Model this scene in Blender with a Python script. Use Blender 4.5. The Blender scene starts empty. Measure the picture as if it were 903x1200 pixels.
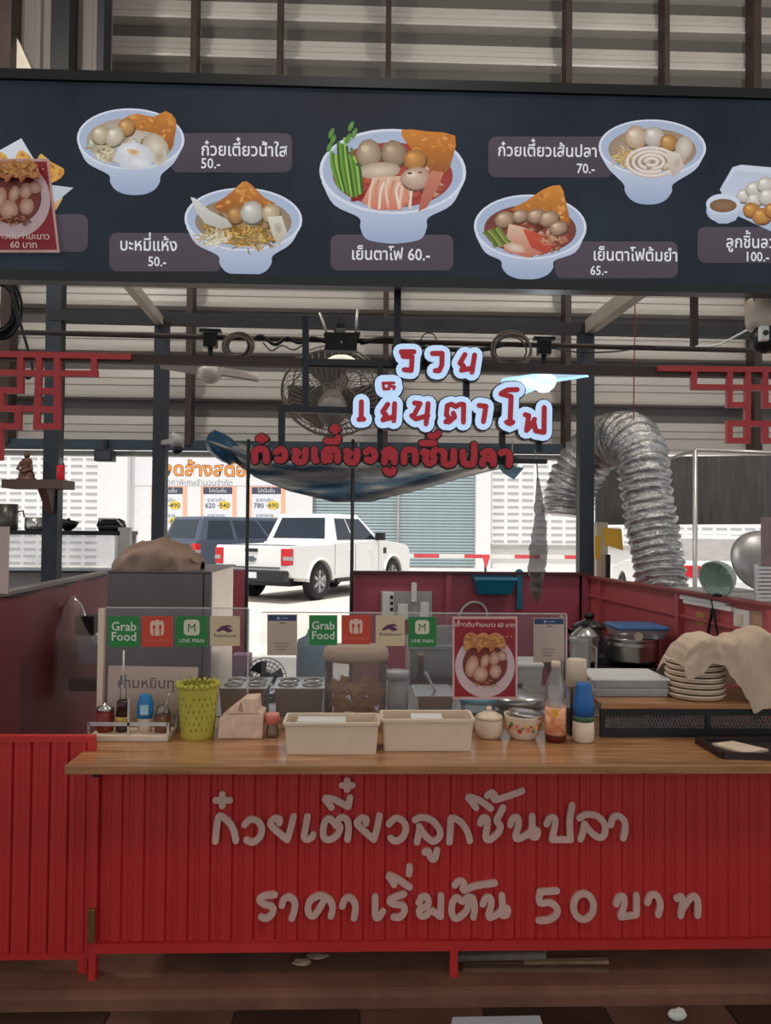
import bpy, math, random
from mathutils import Vector, Matrix
pi = math.pi
RND = random.Random(11)
sc = bpy.context.scene
COL = sc.collection

# ------------------------------------------------------------------ camera, sky, sun, exposure
F = 900.0                      # focal length in pixels of a 903 x 1200 frame
YAW, PITCH, ROLL = math.radians(1.75), math.radians(1.3), math.radians(0.5)
C0 = Vector((0.0, 0.0, 1.5))
CAMM = Matrix.Rotation(-YAW, 4, 'Z') @ Matrix.Rotation(pi / 2 + PITCH, 4, 'X') @ Matrix.Rotation(ROLL, 4, 'Z')
cd = bpy.data.cameras.new('camera')
cd.sensor_fit = 'VERTICAL'
cd.sensor_height = 36.0
cd.lens = 36.0 * F / 1200.0
cd.clip_end = 300
cam = bpy.data.objects.new('camera', cd)
cam.matrix_world = Matrix.Translation(C0) @ CAMM
COL.objects.link(cam)
sc.camera = cam
vs = sc.view_settings
vs.view_transform = 'Standard'
vs.look = 'None'
vs.gamma = 1.0
vs.use_curve_mapping = False
vs.exposure = 0.0

SKY_STRENGTH = 0.85
SUN_STRENGTH = 3.9
wd = bpy.data.worlds.new('overcast_sky')
sc.world = wd
wd.use_nodes = True
bg = wd.node_tree.nodes['Background']
bg.inputs[0].default_value = (0.90, 0.95, 1.0, 1)
bg.inputs[1].default_value = SKY_STRENGTH
sl = bpy.data.lights.new('sun', 'SUN')
sl.energy = SUN_STRENGTH
sl.angle = math.radians(2)
sl.color = (1.0, 0.97, 0.94)
so = bpy.data.objects.new('sun', sl)
COL.objects.link(so)
so.rotation_euler = (math.radians(17), math.radians(-6), 0)

# ------------------------------------------------------------------ helpers
def ray(px, py):
    return CAMM.to_3x3() @ Vector(((px - 451.5) / F, -(py - 600.0) / F, -1.0))
def at(px, py, Y):
    d = ray(px, py)
    return C0 + d * (Y / d.y)
def atz(px, py, z):
    d = ray(px, py)
    return C0 + d * ((z - 1.5) / d.z)
def lin(c):
    return tuple(((x / 255.0) / 12.92 if x / 255.0 <= 0.04045 else ((x / 255.0 + 0.055) / 1.055) ** 2.4) for x in c)

MATS = {}
def M(name, rgb=(200, 200, 200), rough=0.6, metal=0.0, var=0.12, scale=6.0, bump=0.0, bscale=60.0,
      emit=None, es=0.0, clear=0.0, stretch=None, spec=0.5, tint=None):
    if name in MATS:
        return MATS[name]
    m = bpy.data.materials.new(name)
    m.use_nodes = True
    nt = m.node_tree
    N, L = nt.nodes, nt.links
    b = N['Principled BSDF']
    b.inputs['Roughness'].default_value = rough
    b.inputs['Metallic'].default_value = metal
    b.inputs['Specular IOR Level'].default_value = spec
    c = lin(rgb)
    tc = N.new('ShaderNodeTexCoord')
    src = tc.outputs['Object']
    if stretch:
        mp = N.new('ShaderNodeMapping')
        mp.inputs['Scale'].default_value = stretch
        L.new(src, mp.inputs[0])
        src = mp.outputs[0]
    if var > 0:
        nz = N.new('ShaderNodeTexNoise')
        nz.inputs['Scale'].default_value = scale
        nz.inputs['Detail'].default_value = 5
        L.new(src, nz.inputs['Vector'])
        rp = N.new('ShaderNodeValToRGB')
        rp.color_ramp.elements[0].position = 0.3
        rp.color_ramp.elements[1].position = 0.7
        lo = lin(tint) if tint else tuple(x * (1 - var) for x in c)
        rp.color_ramp.elements[0].color = (*lo, 1)
        rp.color_ramp.elements[1].color = (*[min(1, x * (1 + var)) for x in c], 1)
        L.new(nz.outputs[0], rp.inputs[0])
        L.new(rp.outputs[0], b.inputs['Base Color'])
    else:
        b.inputs['Base Color'].default_value = (*c, 1)
    if bump > 0:
        n2 = N.new('ShaderNodeTexNoise')
        n2.inputs['Scale'].default_value = bscale
        n2.inputs['Detail'].default_value = 4
        L.new(src, n2.inputs['Vector'])
        bp = N.new('ShaderNodeBump')
        bp.inputs['Strength'].default_value = bump
        bp.inputs['Distance'].default_value = 0.01
        L.new(n2.outputs[0], bp.inputs['Height'])
        L.new(bp.outputs[0], b.inputs['Normal'])
    if emit:
        b.inputs['Emission Color'].default_value = (*lin(emit), 1)
        b.inputs['Emission Strength'].default_value = es
    if clear > 0:
        out = N['Material Output']
        tr = N.new('ShaderNodeBsdfTransparent')
        mx = N.new('ShaderNodeMixShader')
        mx.inputs[0].default_value = clear
        L.new(b.outputs[0], mx.inputs[1])
        L.new(tr.outputs[0], mx.inputs[2])
        L.new(mx.outputs[0], out.inputs[0])
    MATS[name] = m
    return m

def print_material(name, glow=0.0, rough=0.5, base=1.0):
    """flat colour print: colour comes from the printed image stored on the sheet"""
    m = bpy.data.materials.new(name)
    m.use_nodes = True
    N, L = m.node_tree.nodes, m.node_tree.links
    b = N['Principled BSDF']
    b.inputs['Roughness'].default_value = rough
    a = N.new('ShaderNodeVertexColor')
    a.layer_name = 'Col'
    if base < 1:
        mm = N.new('ShaderNodeMix')
        mm.data_type = 'RGBA'
        mm.inputs[0].default_value = base
        mm.inputs[6].default_value = (0, 0, 0, 1)
        L.new(a.outputs[0], mm.inputs[7])
        L.new(mm.outputs[2], b.inputs['Base Color'])
    else:
        L.new(a.outputs[0], b.inputs['Base Color'])
    if glow > 0:
        L.new(a.outputs[0], b.inputs['Emission Color'])
        b.inputs['Emission Strength'].default_value = glow
    return m

def smooth_path(pts, sub=4, closed=False):
    P = [Vector(p) for p in pts]
    n = len(P)
    if n < 3:
        return P
    out = []
    rng = n if closed else n - 1
    for i in range(rng):
        p0 = P[(i - 1) % n] if closed or i > 0 else P[0] * 2 - P[1]
        p1, p2 = P[i], P[(i + 1) % n]
        p3 = P[(i + 2) % n] if closed or i + 2 < n else P[-1] * 2 - P[-2]
        for k in range(sub):
            t = k / sub
            out.append(0.5 * ((2 * p1) + (p2 - p0) * t + (2 * p0 - 5 * p1 + 4 * p2 - p3) * t * t + (3 * p1 - p0 - 3 * p2 + p3) * t ** 3))
    if not closed:
        out.append(P[-1])
    return out

class MB:
    def __init__(s):
        s.v, s.f, s.sm, s.c = [], [], [], []
    def add(s, vs_, fs, smooth=False, T=None):
        o = len(s.v)
        s.v += [(T @ Vector(v)) if T else Vector(v) for v in vs_]
        s.f += [[i + o for i in f] for f in fs]
        s.sm += [smooth] * len(fs)
        return s
    def box(s, x0, x1, y0, y1, z0, z1, T=None):
        v = [(x, y, z) for z in (z0, z1) for y in (y0, y1) for x in (x0, x1)]
        return s.add(v, [(0, 2, 3, 1), (4, 5, 7, 6), (0, 1, 5, 4), (2, 6, 7, 3), (0, 4, 6, 2), (1, 3, 7, 5)], False, T)
    def hexa(s, bot, top, T=None):
        """bot/top: four points each, same winding"""
        return s.add(list(bot) + list(top), [(3, 2, 1, 0), (4, 5, 6, 7), (0, 1, 5, 4), (1, 2, 6, 5), (2, 3, 7, 6), (3, 0, 4, 7)], False, T)
    def lathe(s, prof, n=24, T=None, smooth=True, sx=1.0, sy=1.0, caps=True):
        m = len(prof)
        v = [(r * math.cos(2 * pi * k / n) * sx, r * math.sin(2 * pi * k / n) * sy, z) for r, z in prof for k in range(n)]
        f = [(i * n + k, i * n + (k + 1) % n, (i + 1) * n + (k + 1) % n, (i + 1) * n + k) for i in range(m - 1) for k in range(n)]
        s.add(v, f, smooth, T)
        if caps:
            o = len(s.v) - len(v)
            s.f.append([o + k for k in range(n)][::-1]); s.sm.append(False)
            s.f.append([o + (m - 1) * n + k for k in range(n)]); s.sm.append(False)
        return s
    def cyl(s, a, b, r, n=12, r2=None, smooth=True):
        a, b = Vector(a), Vector(b)
        d = b - a
        T = Matrix.Translation(a) @ d.to_track_quat('Z', 'Y').to_matrix().to_4x4()
        return s.lathe([(r, 0), (r if r2 is None else r2, d.length)], n, T, smooth)
    def tube(s, pts, r, n=8, closed=False, smooth=True):
        P = [Vector(p) for p in pts]
        m = len(P)
        rad = r if callable(r) else (lambda i: r)
        up = Vector((0.13, 0.21, 0.97)).normalized()
        vv = []
        nrm = None
        for i, p in enumerate(P):
            a = P[(i - 1) % m] if closed or i > 0 else p
            b = P[(i + 1) % m] if closed or i < m - 1 else p
            t = (b - a).normalized()
            if nrm is None:
                nrm = t.cross(up)
                if nrm.length < 0.05:
                    nrm = t.cross(Vector((1, 0, 0)))
                nrm.normalize()
            else:
                nrm = (nrm - t * nrm.dot(t)).normalized()
            bn = t.cross(nrm)
            for k in range(n):
                q = 2 * pi * k / n
                vv.append(p + (nrm * math.cos(q) + bn * math.sin(q)) * rad(i))
        f = [(i * n + k, i * n + (k + 1) % n, ((i + 1) % m) * n + (k + 1) % n, ((i + 1) % m) * n + k)
             for i in range(m if closed else m - 1) for k in range(n)]
        o = len(s.v)
        s.add(vv, f, smooth)
        if not closed:
            s.f.append([o + k for k in range(n)][::-1]); s.sm.append(False)
            s.f.append([o + (m - 1) * n + k for k in range(n)]); s.sm.append(False)
        return s
    def bar(s, a, b, w, h=None, up=(0, 0, 1)):
        """square tube from a to b: w across, h along up"""
        a, b = Vector(a), Vector(b)
        h = w if h is None else h
        t = (b - a).normalized()
        u = Vector(up)
        sd = t.cross(u)
        if sd.length < 0.05:
            u = Vector((0, 1, 0)); sd = t.cross(u)
        sd.normalize()
        u = sd.cross(t).normalized()
        q = [sd * (w / 2) * i + u * (h / 2) * j for i, j in ((-1, -1), (1, -1), (1, 1), (-1, 1))]
        return s.hexa([a + k for k in q], [b + k for k in q])
    def prism(s, poly, d0, d1, axis='y', T=None, smooth=False):
        """poly of (a, b) extruded between d0 and d1 along an axis"""
        n = len(poly)
        g = {'y': lambda a, b, d: (a, d, b), 'x': lambda a, b, d: (d, a, b), 'z': lambda a, b, d: (a, b, d)}[axis]
        v = [g(a, b, d) for d in (d0, d1) for a, b in poly]
        f = [tuple(range(n)), tuple(range(2 * n - 1, n - 1, -1))] + [(i, i + n, (i + 1) % n + n, (i + 1) % n) for i in range(n)]
        return s.add(v, f, smooth, T)
    def grid(s, fn, nu, nv, smooth=True, closed_u=False):
        v = [fn(i / nu, j / nv) for j in range(nv + 1) for i in range(nu + (0 if closed_u else 1))]
        w = nu if closed_u else nu + 1
        f = [(j * w + i, j * w + (i + 1) % w, (j + 1) * w + (i + 1) % w, (j + 1) * w + i) for j in range(nv) for i in range(nu)]
        return s.add(v, f, smooth)
    def stroke(s, path, w, y0, y1, sub=4, cap=5, closed=False):
        """flat pen stroke in the x,z plane (path of (x, z)), extruded from y0 (front) to y1 (back)"""
        P = smooth_path([(p[0], p[1], 0) for p in path], sub, closed)
        m = len(P)
        Lp, Rp = [], []
        for i, p in enumerate(P):
            a = P[(i - 1) % m] if closed or i > 0 else p
            b = P[(i + 1) % m] if closed or i < m - 1 else p
            t = (b - a)
            t = t.normalized() if t.length > 1e-9 else Vector((1, 0, 0))
            nn = Vector((-t.y, t.x, 0)) * (w / 2)
            Lp.append(p + nn); Rp.append(p - nn)
        vv, ff = [], []
        for p in Lp + Rp:
            vv.append((p.x, y0, p.y))
        for p in Lp + Rp:
            vv.append((p.x, y1, p.y))
        k2 = 2 * m
        e_ = 0.0009 / max(1, m) * (1 if y0 < y1 else -1)
        vv = [(x, y - e_ * (i % m), z) if i < k2 else (x, y, z) for i, (x, y, z) in enumerate(vv)]
        for i in range(m if closed else m - 1):
            j = (i + 1) % m
            ff += [(i, m + i, m + j, j), (k2 + i, k2 + j, k2 + m + j, k2 + m + i), (i, j, k2 + j, k2 + i), (m + i, k2 + m + i, k2 + m + j, m + j)]
        s.add(vv, ff)
        if not closed:
            for e, o in ((P[0], P[1]), (P[-1], P[-2])):
                t = e - o
                a0 = math.atan2(t.y, t.x)
                ring = [(e.x + math.cos(a0 - pi / 2 + pi * k / cap) * w / 2, e.y + math.sin(a0 - pi / 2 + pi * k / cap) * w / 2) for k in range(cap + 1)]
                s.nc = getattr(s, 'nc', 0) + 1
                s.prism(ring, y0 + 0.0002 * s.nc, y1 - 0.0002 * s.nc)
        return s
    def build(s, name, mat, parent=None, world=False, org=None, bevel=0.0, seg=2, colors=False, fix=False):
        me = bpy.data.meshes.new(name)
        root = parent
        while root is not None and root.parent is not None:
            root = root.parent
        off = Vector((0, 0, 0))
        if root is not None and world:
            off = root.location
        elif root is None:
            if org is None:
                xs = [v.x for v in s.v]; ys = [v.y for v in s.v]; zs = [v.z for v in s.v]
                org = Vector(((min(xs) + max(xs)) / 2, (min(ys) + max(ys)) / 2, min(zs)))
            off = Vector(org)
        me.from_pydata([tuple(v - off) for v in s.v], [], s.f)
        me.polygons.foreach_set('use_smooth', s.sm)
        if colors:
            ca = me.color_attributes.new('Col', 'FLOAT_COLOR', 'POINT')
            ca.data.foreach_set('color', [x for c in s.c for x in (*c, 1.0)])
        me.update()
        if fix:
            import bmesh
            bm = bmesh.new(); bm.from_mesh(me)
            bmesh.ops.recalc_face_normals(bm, faces=bm.faces)
            bm.to_mesh(me); bm.free()
        o = bpy.data.objects.new(name, me)
        COL.objects.link(o)
        for mm in (mat if isinstance(mat, (list, tuple)) else [mat]):
            me.materials.append(mm)
        if parent is not None:
            o.parent = parent
        else:
            o.location = off
        if bevel > 0:
            md = o.modifiers.new('bevel', 'BEVEL')
            md.width = bevel
            md.segments = seg
            md.limit_method = 'ANGLE'
            md.angle_limit = math.radians(40)
        return o

def tag(o, label, cat=None, group=None, kind=None):
    o['label'] = label
    if cat: o['category'] = cat
    if group: o['group'] = group
    if kind: o['kind'] = kind
    return o
def thing(name, label, cat, loc=(0, 0, 0), rz=0.0, group=None, kind=None):
    o = bpy.data.objects.new(name, None)
    COL.objects.link(o)
    o.location = loc
    o.rotation_euler = (0, 0, rz)
    o.empty_display_size = 0.1
    return tag(o, label, cat, group, kind)
def share(src, name, parent, loc=(0, 0, 0), rot=None, scale=None):
    c = src.copy()
    c.name = name
    COL.objects.link(c)
    c.parent = parent
    c.location = loc
    if rot: c.rotation_euler = rot
    if scale: c.scale = scale
    return c

# ---- lettering: outlines of the built-in font, with raised Thai tone marks
GL = {}
UP = '\u0e31\u0e34\u0e35\u0e36\u0e37\u0e47'
TONE = '\u0e48\u0e49\u0e4a\u0e4b\u0e4c'
def raw_text(s_, bold):
    c = bpy.data.curves.new('glyph', 'FONT')
    c.body = s_
    c.size = 1.0
    c.resolution_u = 2
    c.offset = bold
    c.dimensions = '2D'
    c.fill_mode = 'FRONT'
    o = bpy.data.objects.new('glyph', c)
    COL.objects.link(o)
    bpy.context.view_layer.update()
    me = bpy.data.meshes.new_from_object(o.evaluated_get(bpy.context.evaluated_depsgraph_get()))
    v = [(q.co.x, q.co.y) for q in me.vertices]
    f = [list(p.vertices) for p in me.polygons]
    bpy.data.objects.remove(o); bpy.data.curves.remove(c); bpy.data.meshes.remove(me)
    return v, f
def glyph(ch, bold):
    k = (ch, bold)
    if k not in GL:
        v, f = raw_text(ch, bold)
        v2, _ = raw_text(ch + 'n', bold)
        GL[k] = (v, f, max(p[0] for p in v2) - 0.439 - bold)
    return GL[k]
def text2d(s_, bold=0.0):
    """-> verts, faces, width for font size 1"""
    V, Fc, x, prev_up = [], [], 0.0, False
    for ch in s_:
        if ch == ' ':
            x += 0.28; prev_up = False; continue
        v, f, adv = glyph(ch, bold)
        dy = 0.2 if (ch in TONE and prev_up) else 0.0
        o = len(V)
        V += [(a + x, b + dy) for a, b in v]
        Fc += [[i + o for i in q] for q in f]
        x += adv
        prev_up = ch in UP or (prev_up and ch in TONE)
    return V, Fc, x

class PB(MB):
    """flat print laid on a plane facing the camera side; points given as photograph pixels on the plane Y"""
    def __init__(s, Y, step=0.0004):
        super().__init__()
        s.Y, s.k, s.step = Y, 0, step
    def pt(s, p, k):
        return at(p[0], p[1], s.Y - k * s.step)
    def poly(s, pts, col, col2=None):
        """col2: colour of the lower end"""
        s.k += 1
        o = len(s.v)
        c1 = lin(col); c2 = lin(col2) if col2 else c1
        y0 = min(p[1] for p in pts); y1 = max(p[1] for p in pts)
        for p in pts:
            s.v.append(s.pt(p, s.k))
            t = (p[1] - y0) / max(1e-6, y1 - y0)
            s.c.append(tuple(a + (b - a) * t for a, b in zip(c1, c2)))
        s.f.append(list(range(o, o + len(pts)))); s.sm.append(False)
        return s
    def blob(s, cx, cy, rx, ry, col, edge=None, rot=0.0, n=18, wob=0.0, off=(0, 0)):
        s.k += 1
        o = len(s.v)
        ca, sa = math.cos(rot), math.sin(rot)
        s.v.append(s.pt((cx + off[0] * rx, cy + off[1] * ry), s.k)); s.c.append(lin(col))
        e = lin(edge or col)
        for i in range(n):
            a = 2 * pi * i / n
            r = 1 + (RND.uniform(-wob, wob) if wob else 0)
            u, w = rx * r * math.cos(a), ry * r * math.sin(a)
            s.v.append(s.pt((cx + u * ca - w * sa, cy + u * sa + w * ca), s.k)); s.c.append(e)
        for i in range(n):
            s.f.append([o, o + 1 + i, o + 1 + (i + 1) % n]); s.sm.append(False)
        return s
    def rrect(s, x0, y0, x1, y1, r, col, col2=None):
        P = []
        for cx, cy, a0 in ((x1 - r, y0 + r, -90), (x1 - r, y1 - r, 0), (x0 + r, y1 - r, 90), (x0 + r, y0 + r, 180)):
            for k in range(5):
                a = math.radians(a0 + k * 22.5)
                P.append((cx + r * math.cos(a), cy + r * math.sin(a)))
        return s.poly(P, col, col2)
    def line(s, pts, w, col, sub=4, col2=None):
        s.k += 1
        P = smooth_path([(p[0], p[1], 0) for p in pts], sub)
        o = len(s.v)
        c = lin(col)
        for i, p in enumerate(P):
            a, b = P[max(0, i - 1)], P[min(len(P) - 1, i + 1)]
            t = (b - a).normalized()
            n = Vector((-t.y, t.x, 0)) * w / 2
            s.v += [s.pt(p + n, s.k), s.pt(p - n, s.k)]
            s.c += [c, lin(col2) if col2 else c]
        for i in range(len(P) - 1):
            q = o + 2 * i
            s.f.append([q, q + 1, q + 3, q + 2]); s.sm.append(False)
        return s
    def text(s, t, px, py, size, col, bold=0.0, align='l', slope=0.012, sx=1.0):
        """size: font size in pixels; py: baseline"""
        V, Fc, w = text2d(t, bold)
        s.k += 1
        o = len(s.v)
        x0 = px - (w * size * sx if align == 'r' else w * size * sx / 2 if align == 'c' else 0)
        for a, b in V:
            X = x0 + a * size * sx
            s.v.append(s.pt((X, py - b * size + slope * (X - px)), s.k)); s.c.append(lin(col))
        s.f += [[i + o for i in q] for q in Fc]; s.sm += [False] * len(Fc)
        return s
    def done(s, name, mat, parent=None):
        return s.build(name, mat, parent, world=True, colors=True)

def px_lathe(prof, s_):
    return [(r * s_, z * s_) for r, z in prof]

# ------------------------------------------------------------------ materials used widely
m_red = M('counter_red_paint', (198, 46, 44), 0.45, var=0.15, scale=3, bump=0.05, bscale=30)
m_redd = M('partition_maroon_paint', (164, 74, 88), 0.5, var=0.14, scale=2)
m_steel = M('dark_steel', (38, 38, 44), 0.5, 0.3, var=0.2)
m_brown = M('rusty_steel', (62, 46, 40), 0.6, 0.2, var=0.25)
m_white = M('white_plastic', (225, 222, 215), 0.4, var=0.05)
m_cream = M('cream_plastic', (226, 204, 180), 0.4, var=0.05)
m_black = M('black_plastic', (14, 14, 16), 0.45, var=0.1)
m_inox = M('stainless_steel', (190, 188, 184), 0.25, 0.9, var=0.12, scale=10)
m_alu = M('aluminium', (205, 203, 198), 0.4, 0.7, var=0.08)
m_gal = M('galvanised_grey', (170, 168, 164), 0.5, 0.3, var=0.12)
m_print = print_material('printed_sheet', 0.0, 0.45)
m_lit = print_material('backlit_print', 0.66, 0.35, 0.2)
m_gold = M('brass', (150, 110, 60), 0.4, 0.7, var=0.2)

# ------------------------------------------------------------------ ground
g = MB().box(-30, 30, 6.0, 60, -0.1, 0.0)
tag(g.build('road', M('pale_concrete_road', (212, 203, 192), 0.85, var=0.08, scale=0.7, bump=0.1, bscale=8)),
    'sunlit pale concrete road behind the stall', 'road', kind='structure')
g = MB().box(-6, 6, 2.53, 6.0, -0.14, 0.0)
plat = tag(g.build('platform_slab', M('dirty_concrete', (122, 80, 60), 0.8, var=0.3, scale=5, bump=0.35, bscale=25), bevel=0.02),
           'dirty brown concrete slab the stall stands on', 'slab', kind='structure')
Ykb = atz(350, 1160, -0.012).y
ZT = at(350, 1176, Ykb).z
g = MB().box(-6, 6, Ykb, 2.56, -0.14, -0.012)
tag(g.build('trim_1', M('worn_concrete_edge', (118, 80, 62), 0.8, var=0.35, scale=9, bump=0.5, bscale=40), bevel=0.02, seg=3),
    'worn rounded concrete kerb along the slab edge', 'kerb', kind='structure')
fl = thing('floor', 'brown and dark checkered tile floor before the kerb', 'floor', (0, 0, ZT), kind='structure')
MB().box(-8, 8, -9, Ykb + 0.01, -0.1, -0.006).build('tile_bed', M('grout', (60, 48, 42), 0.9), fl)
t_l = M('brown_floor_tile', (96, 70, 58), 0.4, var=0.2, scale=5, bump=0.06)
t_d = M('dark_floor_tile', (54, 37, 31), 0.4, var=0.25, scale=5, bump=0.06)
x_edge = atz(277, 1180, ZT).x
tl = None
for r_ in range(4):
    for k in range(-5, 6):
        if tl is None:
            tl = [MB().box(0.003, 0.397, 0.003, 0.397, -0.012, 0.0).build('floor_tile', mm, fl, bevel=0.002) for mm in (t_d, t_l)]
            tl[0].location = (x_edge, Ykb - 0.4, 0); tl[1].location = (x_edge + 0.4, Ykb - 0.4, 0)
            done = {(0, 0), (0, 1)}
        if (r_, k) in done:
            continue
        share(tl[(k + r_) % 2], 'floor_tile', fl, (x_edge + 0.4 * k, Ykb - 0.4 - 0.4 * r_, 0))

# ------------------------------------------------------------------ market roof and upper cladding
YG = 6.6                       # plane of the clad gable wall
m_clad = M('cream_metal_sheet', (186, 179, 171), 0.38, 0.0, var=0.06, scale=1.0, stretch=(0.3, 1, 6))
m_cladd = M('shaded_metal_sheet', (92, 87, 82), 0.5, 0.0, var=0.08, scale=1.0, stretch=(0.3, 1, 6))  # shade of the recessed bands put into a darker sheet colour
ro = MB().box(-14, 14, -9.0, YG + 0.35, 6.75, 6.85)
tag(ro.build('ceiling', m_clad), 'high metal market roof over the stalls', 'roof', kind='structure')
zb = at(430, 527, YG).z
wl = thing('wall_upper', 'tall cream metal clad gable wall with horizontal bands above the road opening', 'wall', (0, YG, zb), kind='structure')
x_c = at(117, 60, YG).x
zz = zb
i = 0
while zz < 6.7:
    h = 0.405 * (1 - 0.02 * i)
    u = zz - zb
    # profile from bottom to top of one band: lip, ribbed face, recessed dark face
    pr = [(0.10, u), (-0.045, u + 0.012), (-0.05, u + 0.03), (0.0, u + 0.10 * h + 0.03), (0.004, u + 0.30 * h), (-0.006, u + 0.32 * h),
          (0.006, u + 0.34 * h), (0.012, u + 0.46 * h), (0.004, u + 0.48 * h), (0.016, u + 0.50 * h), (0.03, u + 0.66 * h), (0.10, u + 0.67 * h), (0.11, u + 0.67 * h), (0.11, u)]
    MB().prism([(a, b) for a, b in pr], -9.0, 9.0, 'x').build('cladding_sheet', m_clad, wl, fix=True)
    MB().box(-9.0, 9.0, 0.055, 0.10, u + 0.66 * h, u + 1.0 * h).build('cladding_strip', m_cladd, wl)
    zz += h
    i += 1
# vertical studs in front of the cladding
for px in (16, 228, 328, 455, 665, 779, 884):
    p = at(px, 50, YG - 0.15)
    wpx = {884: 9, 665: 7, 228: 7, 16: 11}.get(px, 6)
    zlow = zb if px in (16, 228, 665, 884, 455) else at(px, 300, YG - 0.15).z
    MB().box(p.x - wpx * 0.0036, p.x + wpx * 0.0036, -0.20, -0.05, zlow - zb, 6.7 - zb).build('wall_stud', m_brown, wl)
# beam under the cladding
b1 = MB().bar(at(-400, 516, YG - 0.1), at(700, 527, YG - 0.1), 0.14, 0.075)
tag(b1.build('trim_2', M('dark_blue_beam', (52, 66, 76), 0.5, 0.2)), 'dark bluish steel beam along the bottom of the clad wall', 'beam', kind='structure')
b1 = MB().bar(at(-400, 527, YG - 0.05), at(700, 537, YG - 0.05), 0.10, 0.04)
tag(b1.build('trim_3', M('pale_channel', (160, 156, 150), 0.5, 0.1)), 'thin pale gutter channel below the dark beam', 'beam', kind='structure')
# grey side cladding at the upper left, its column and the bright gap piece
m_gside = M('grey_ribbed_sheet', (120, 112, 106), 0.5, var=0.1, scale=2, stretch=(6, 6, 0.4))
ws = thing('wall_left', 'grey vertically ribbed metal wall at the market corner', 'wall', (0, YG - 0.6, at(60, 180, YG - 0.6).z), kind='structure')
zs_ = ws.location.z
x_c = at(117, 60, YG - 0.6).x
xl = at(-260, 60, YG - 0.6).x
x = xl
sheet0 = None
while x < x_c - 0.02:
    o = MB().prism([(0, 0), (0.015, -0.03), (0.06, -0.03), (0.075, 0), (0.15, 0), (0.15, 0.02), (0, 0.02)], 0.0, 6.7 - zs_, 'z').build('cladding_rib', m_gside, ws) if sheet0 is None else share(sheet0, 'cladding_rib', ws)
    sheet0 = sheet0 or o
    o.location = (x, 0, 0)
    x += 0.15
for px, wd_, nm, mm in ((73, 21, 'corner_column', m_black), (120, 8, 'corner_post', m_steel), (8, 16, 'corner_column', m_brown)):
    p = at(px, 50, YG - 0.75)
    MB().box(p.x - wd_ * 0.0033, p.x + wd_ * 0.0033, -0.2, -0.03, 0.0, 6.7 - zs_).build(nm, mm, ws)
p = [at(16, 36, YG - 0.7), at(15, 130, YG - 0.7), at(60, 130, YG - 0.7)]
g = MB().add([q for q in p] + [q + Vector((0, 0.04, 0)) for q in p], [(0, 1, 2), (5, 4, 3), (0, 3, 4, 1), (1, 4, 5, 2), (2, 5, 3, 0)])
g.build('pale_gusset', M('pale_sheet', (226, 214, 196), 0.4), ws, world=True)

# ------------------------------------------------------------------ shop row across the road
YF = 30.0
m_wht = M('white_paint', (226, 226, 226), 0.7, var=0.03)
m_slot = M('grey_slot', (168, 170, 172), 0.8, var=0.05)
m_shut = M('blue_grey_shutter', (150, 166, 170), 0.55, 0.1, var=0.05)
fac = thing('wall_back', 'white shop row facade with slotted panels across the road', 'wall', (0, YF, 0), kind='structure')
MB().box(-26, 26, 0.3, 0.6, 0, 7).build('facade_wall', m_wht, fac)
def fx(px): return at(px, 600, YF).x
def fz(py, px=430): return at(px, py, YF).z
for a, b in ((130, 150), (346, 366), (557, 574)):
    MB().box(fx(a), fx(b), -0.15, 0.35, 0, 7).build('column', m_wht, fac)
for a, b, y0, y1 in ((-120, 128, 525, 670), (575, 760, 530, 640), (770, 1000, 610, 680)):
    x0, x1 = fx(a), fx(b)
    MB().box(x0, x1, 0.15, 0.3, fz(y1), fz(y0)).build('vent_panel', m_wht, fac)
    sl_ = MB()
    z = fz(y1) + 0.2
    while z < fz(y0) - 0.1:
        x = x0 + 0.1
        while x < x1 - 0.45:
            sl_.box(x, x + 0.44, 0.135, 0.155, z, z + 0.075)
            x += 0.58
        z += 0.27
    o = sl_.build('vent_slots', m_slot, fac)
    o['kind'] = 'stuff'
MB().box(fx(574), fx(1000), 0.1, 0.3, fz(640), fz(637)).build('ledge', m_gal, fac)
sh = thing('door_1', 'closed blue-grey roller shutter behind the white truck', 'shutter', (0, YF, 0), kind='structure')
z = 0.05
sl0 = None
nsl = 0
while z < 4.3:
    o = (MB().prism([(0, 0), (-0.035, 0.02), (-0.045, 0.06), (-0.03, 0.10), (0, 0.118)], fx(367), fx(556), 'x').build('shutter_slat', m_shut, sh)
         if sl0 is None else share(sl0, 'shutter_slat', sh))
    sl0 = sl0 or o
    o.location = (0, 0.25, z)
    z += 0.12
MB().box(fx(465), fx(468), 0.1, 0.22, 0, 4.3).build('guide_rail', m_gal, sh)
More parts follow.
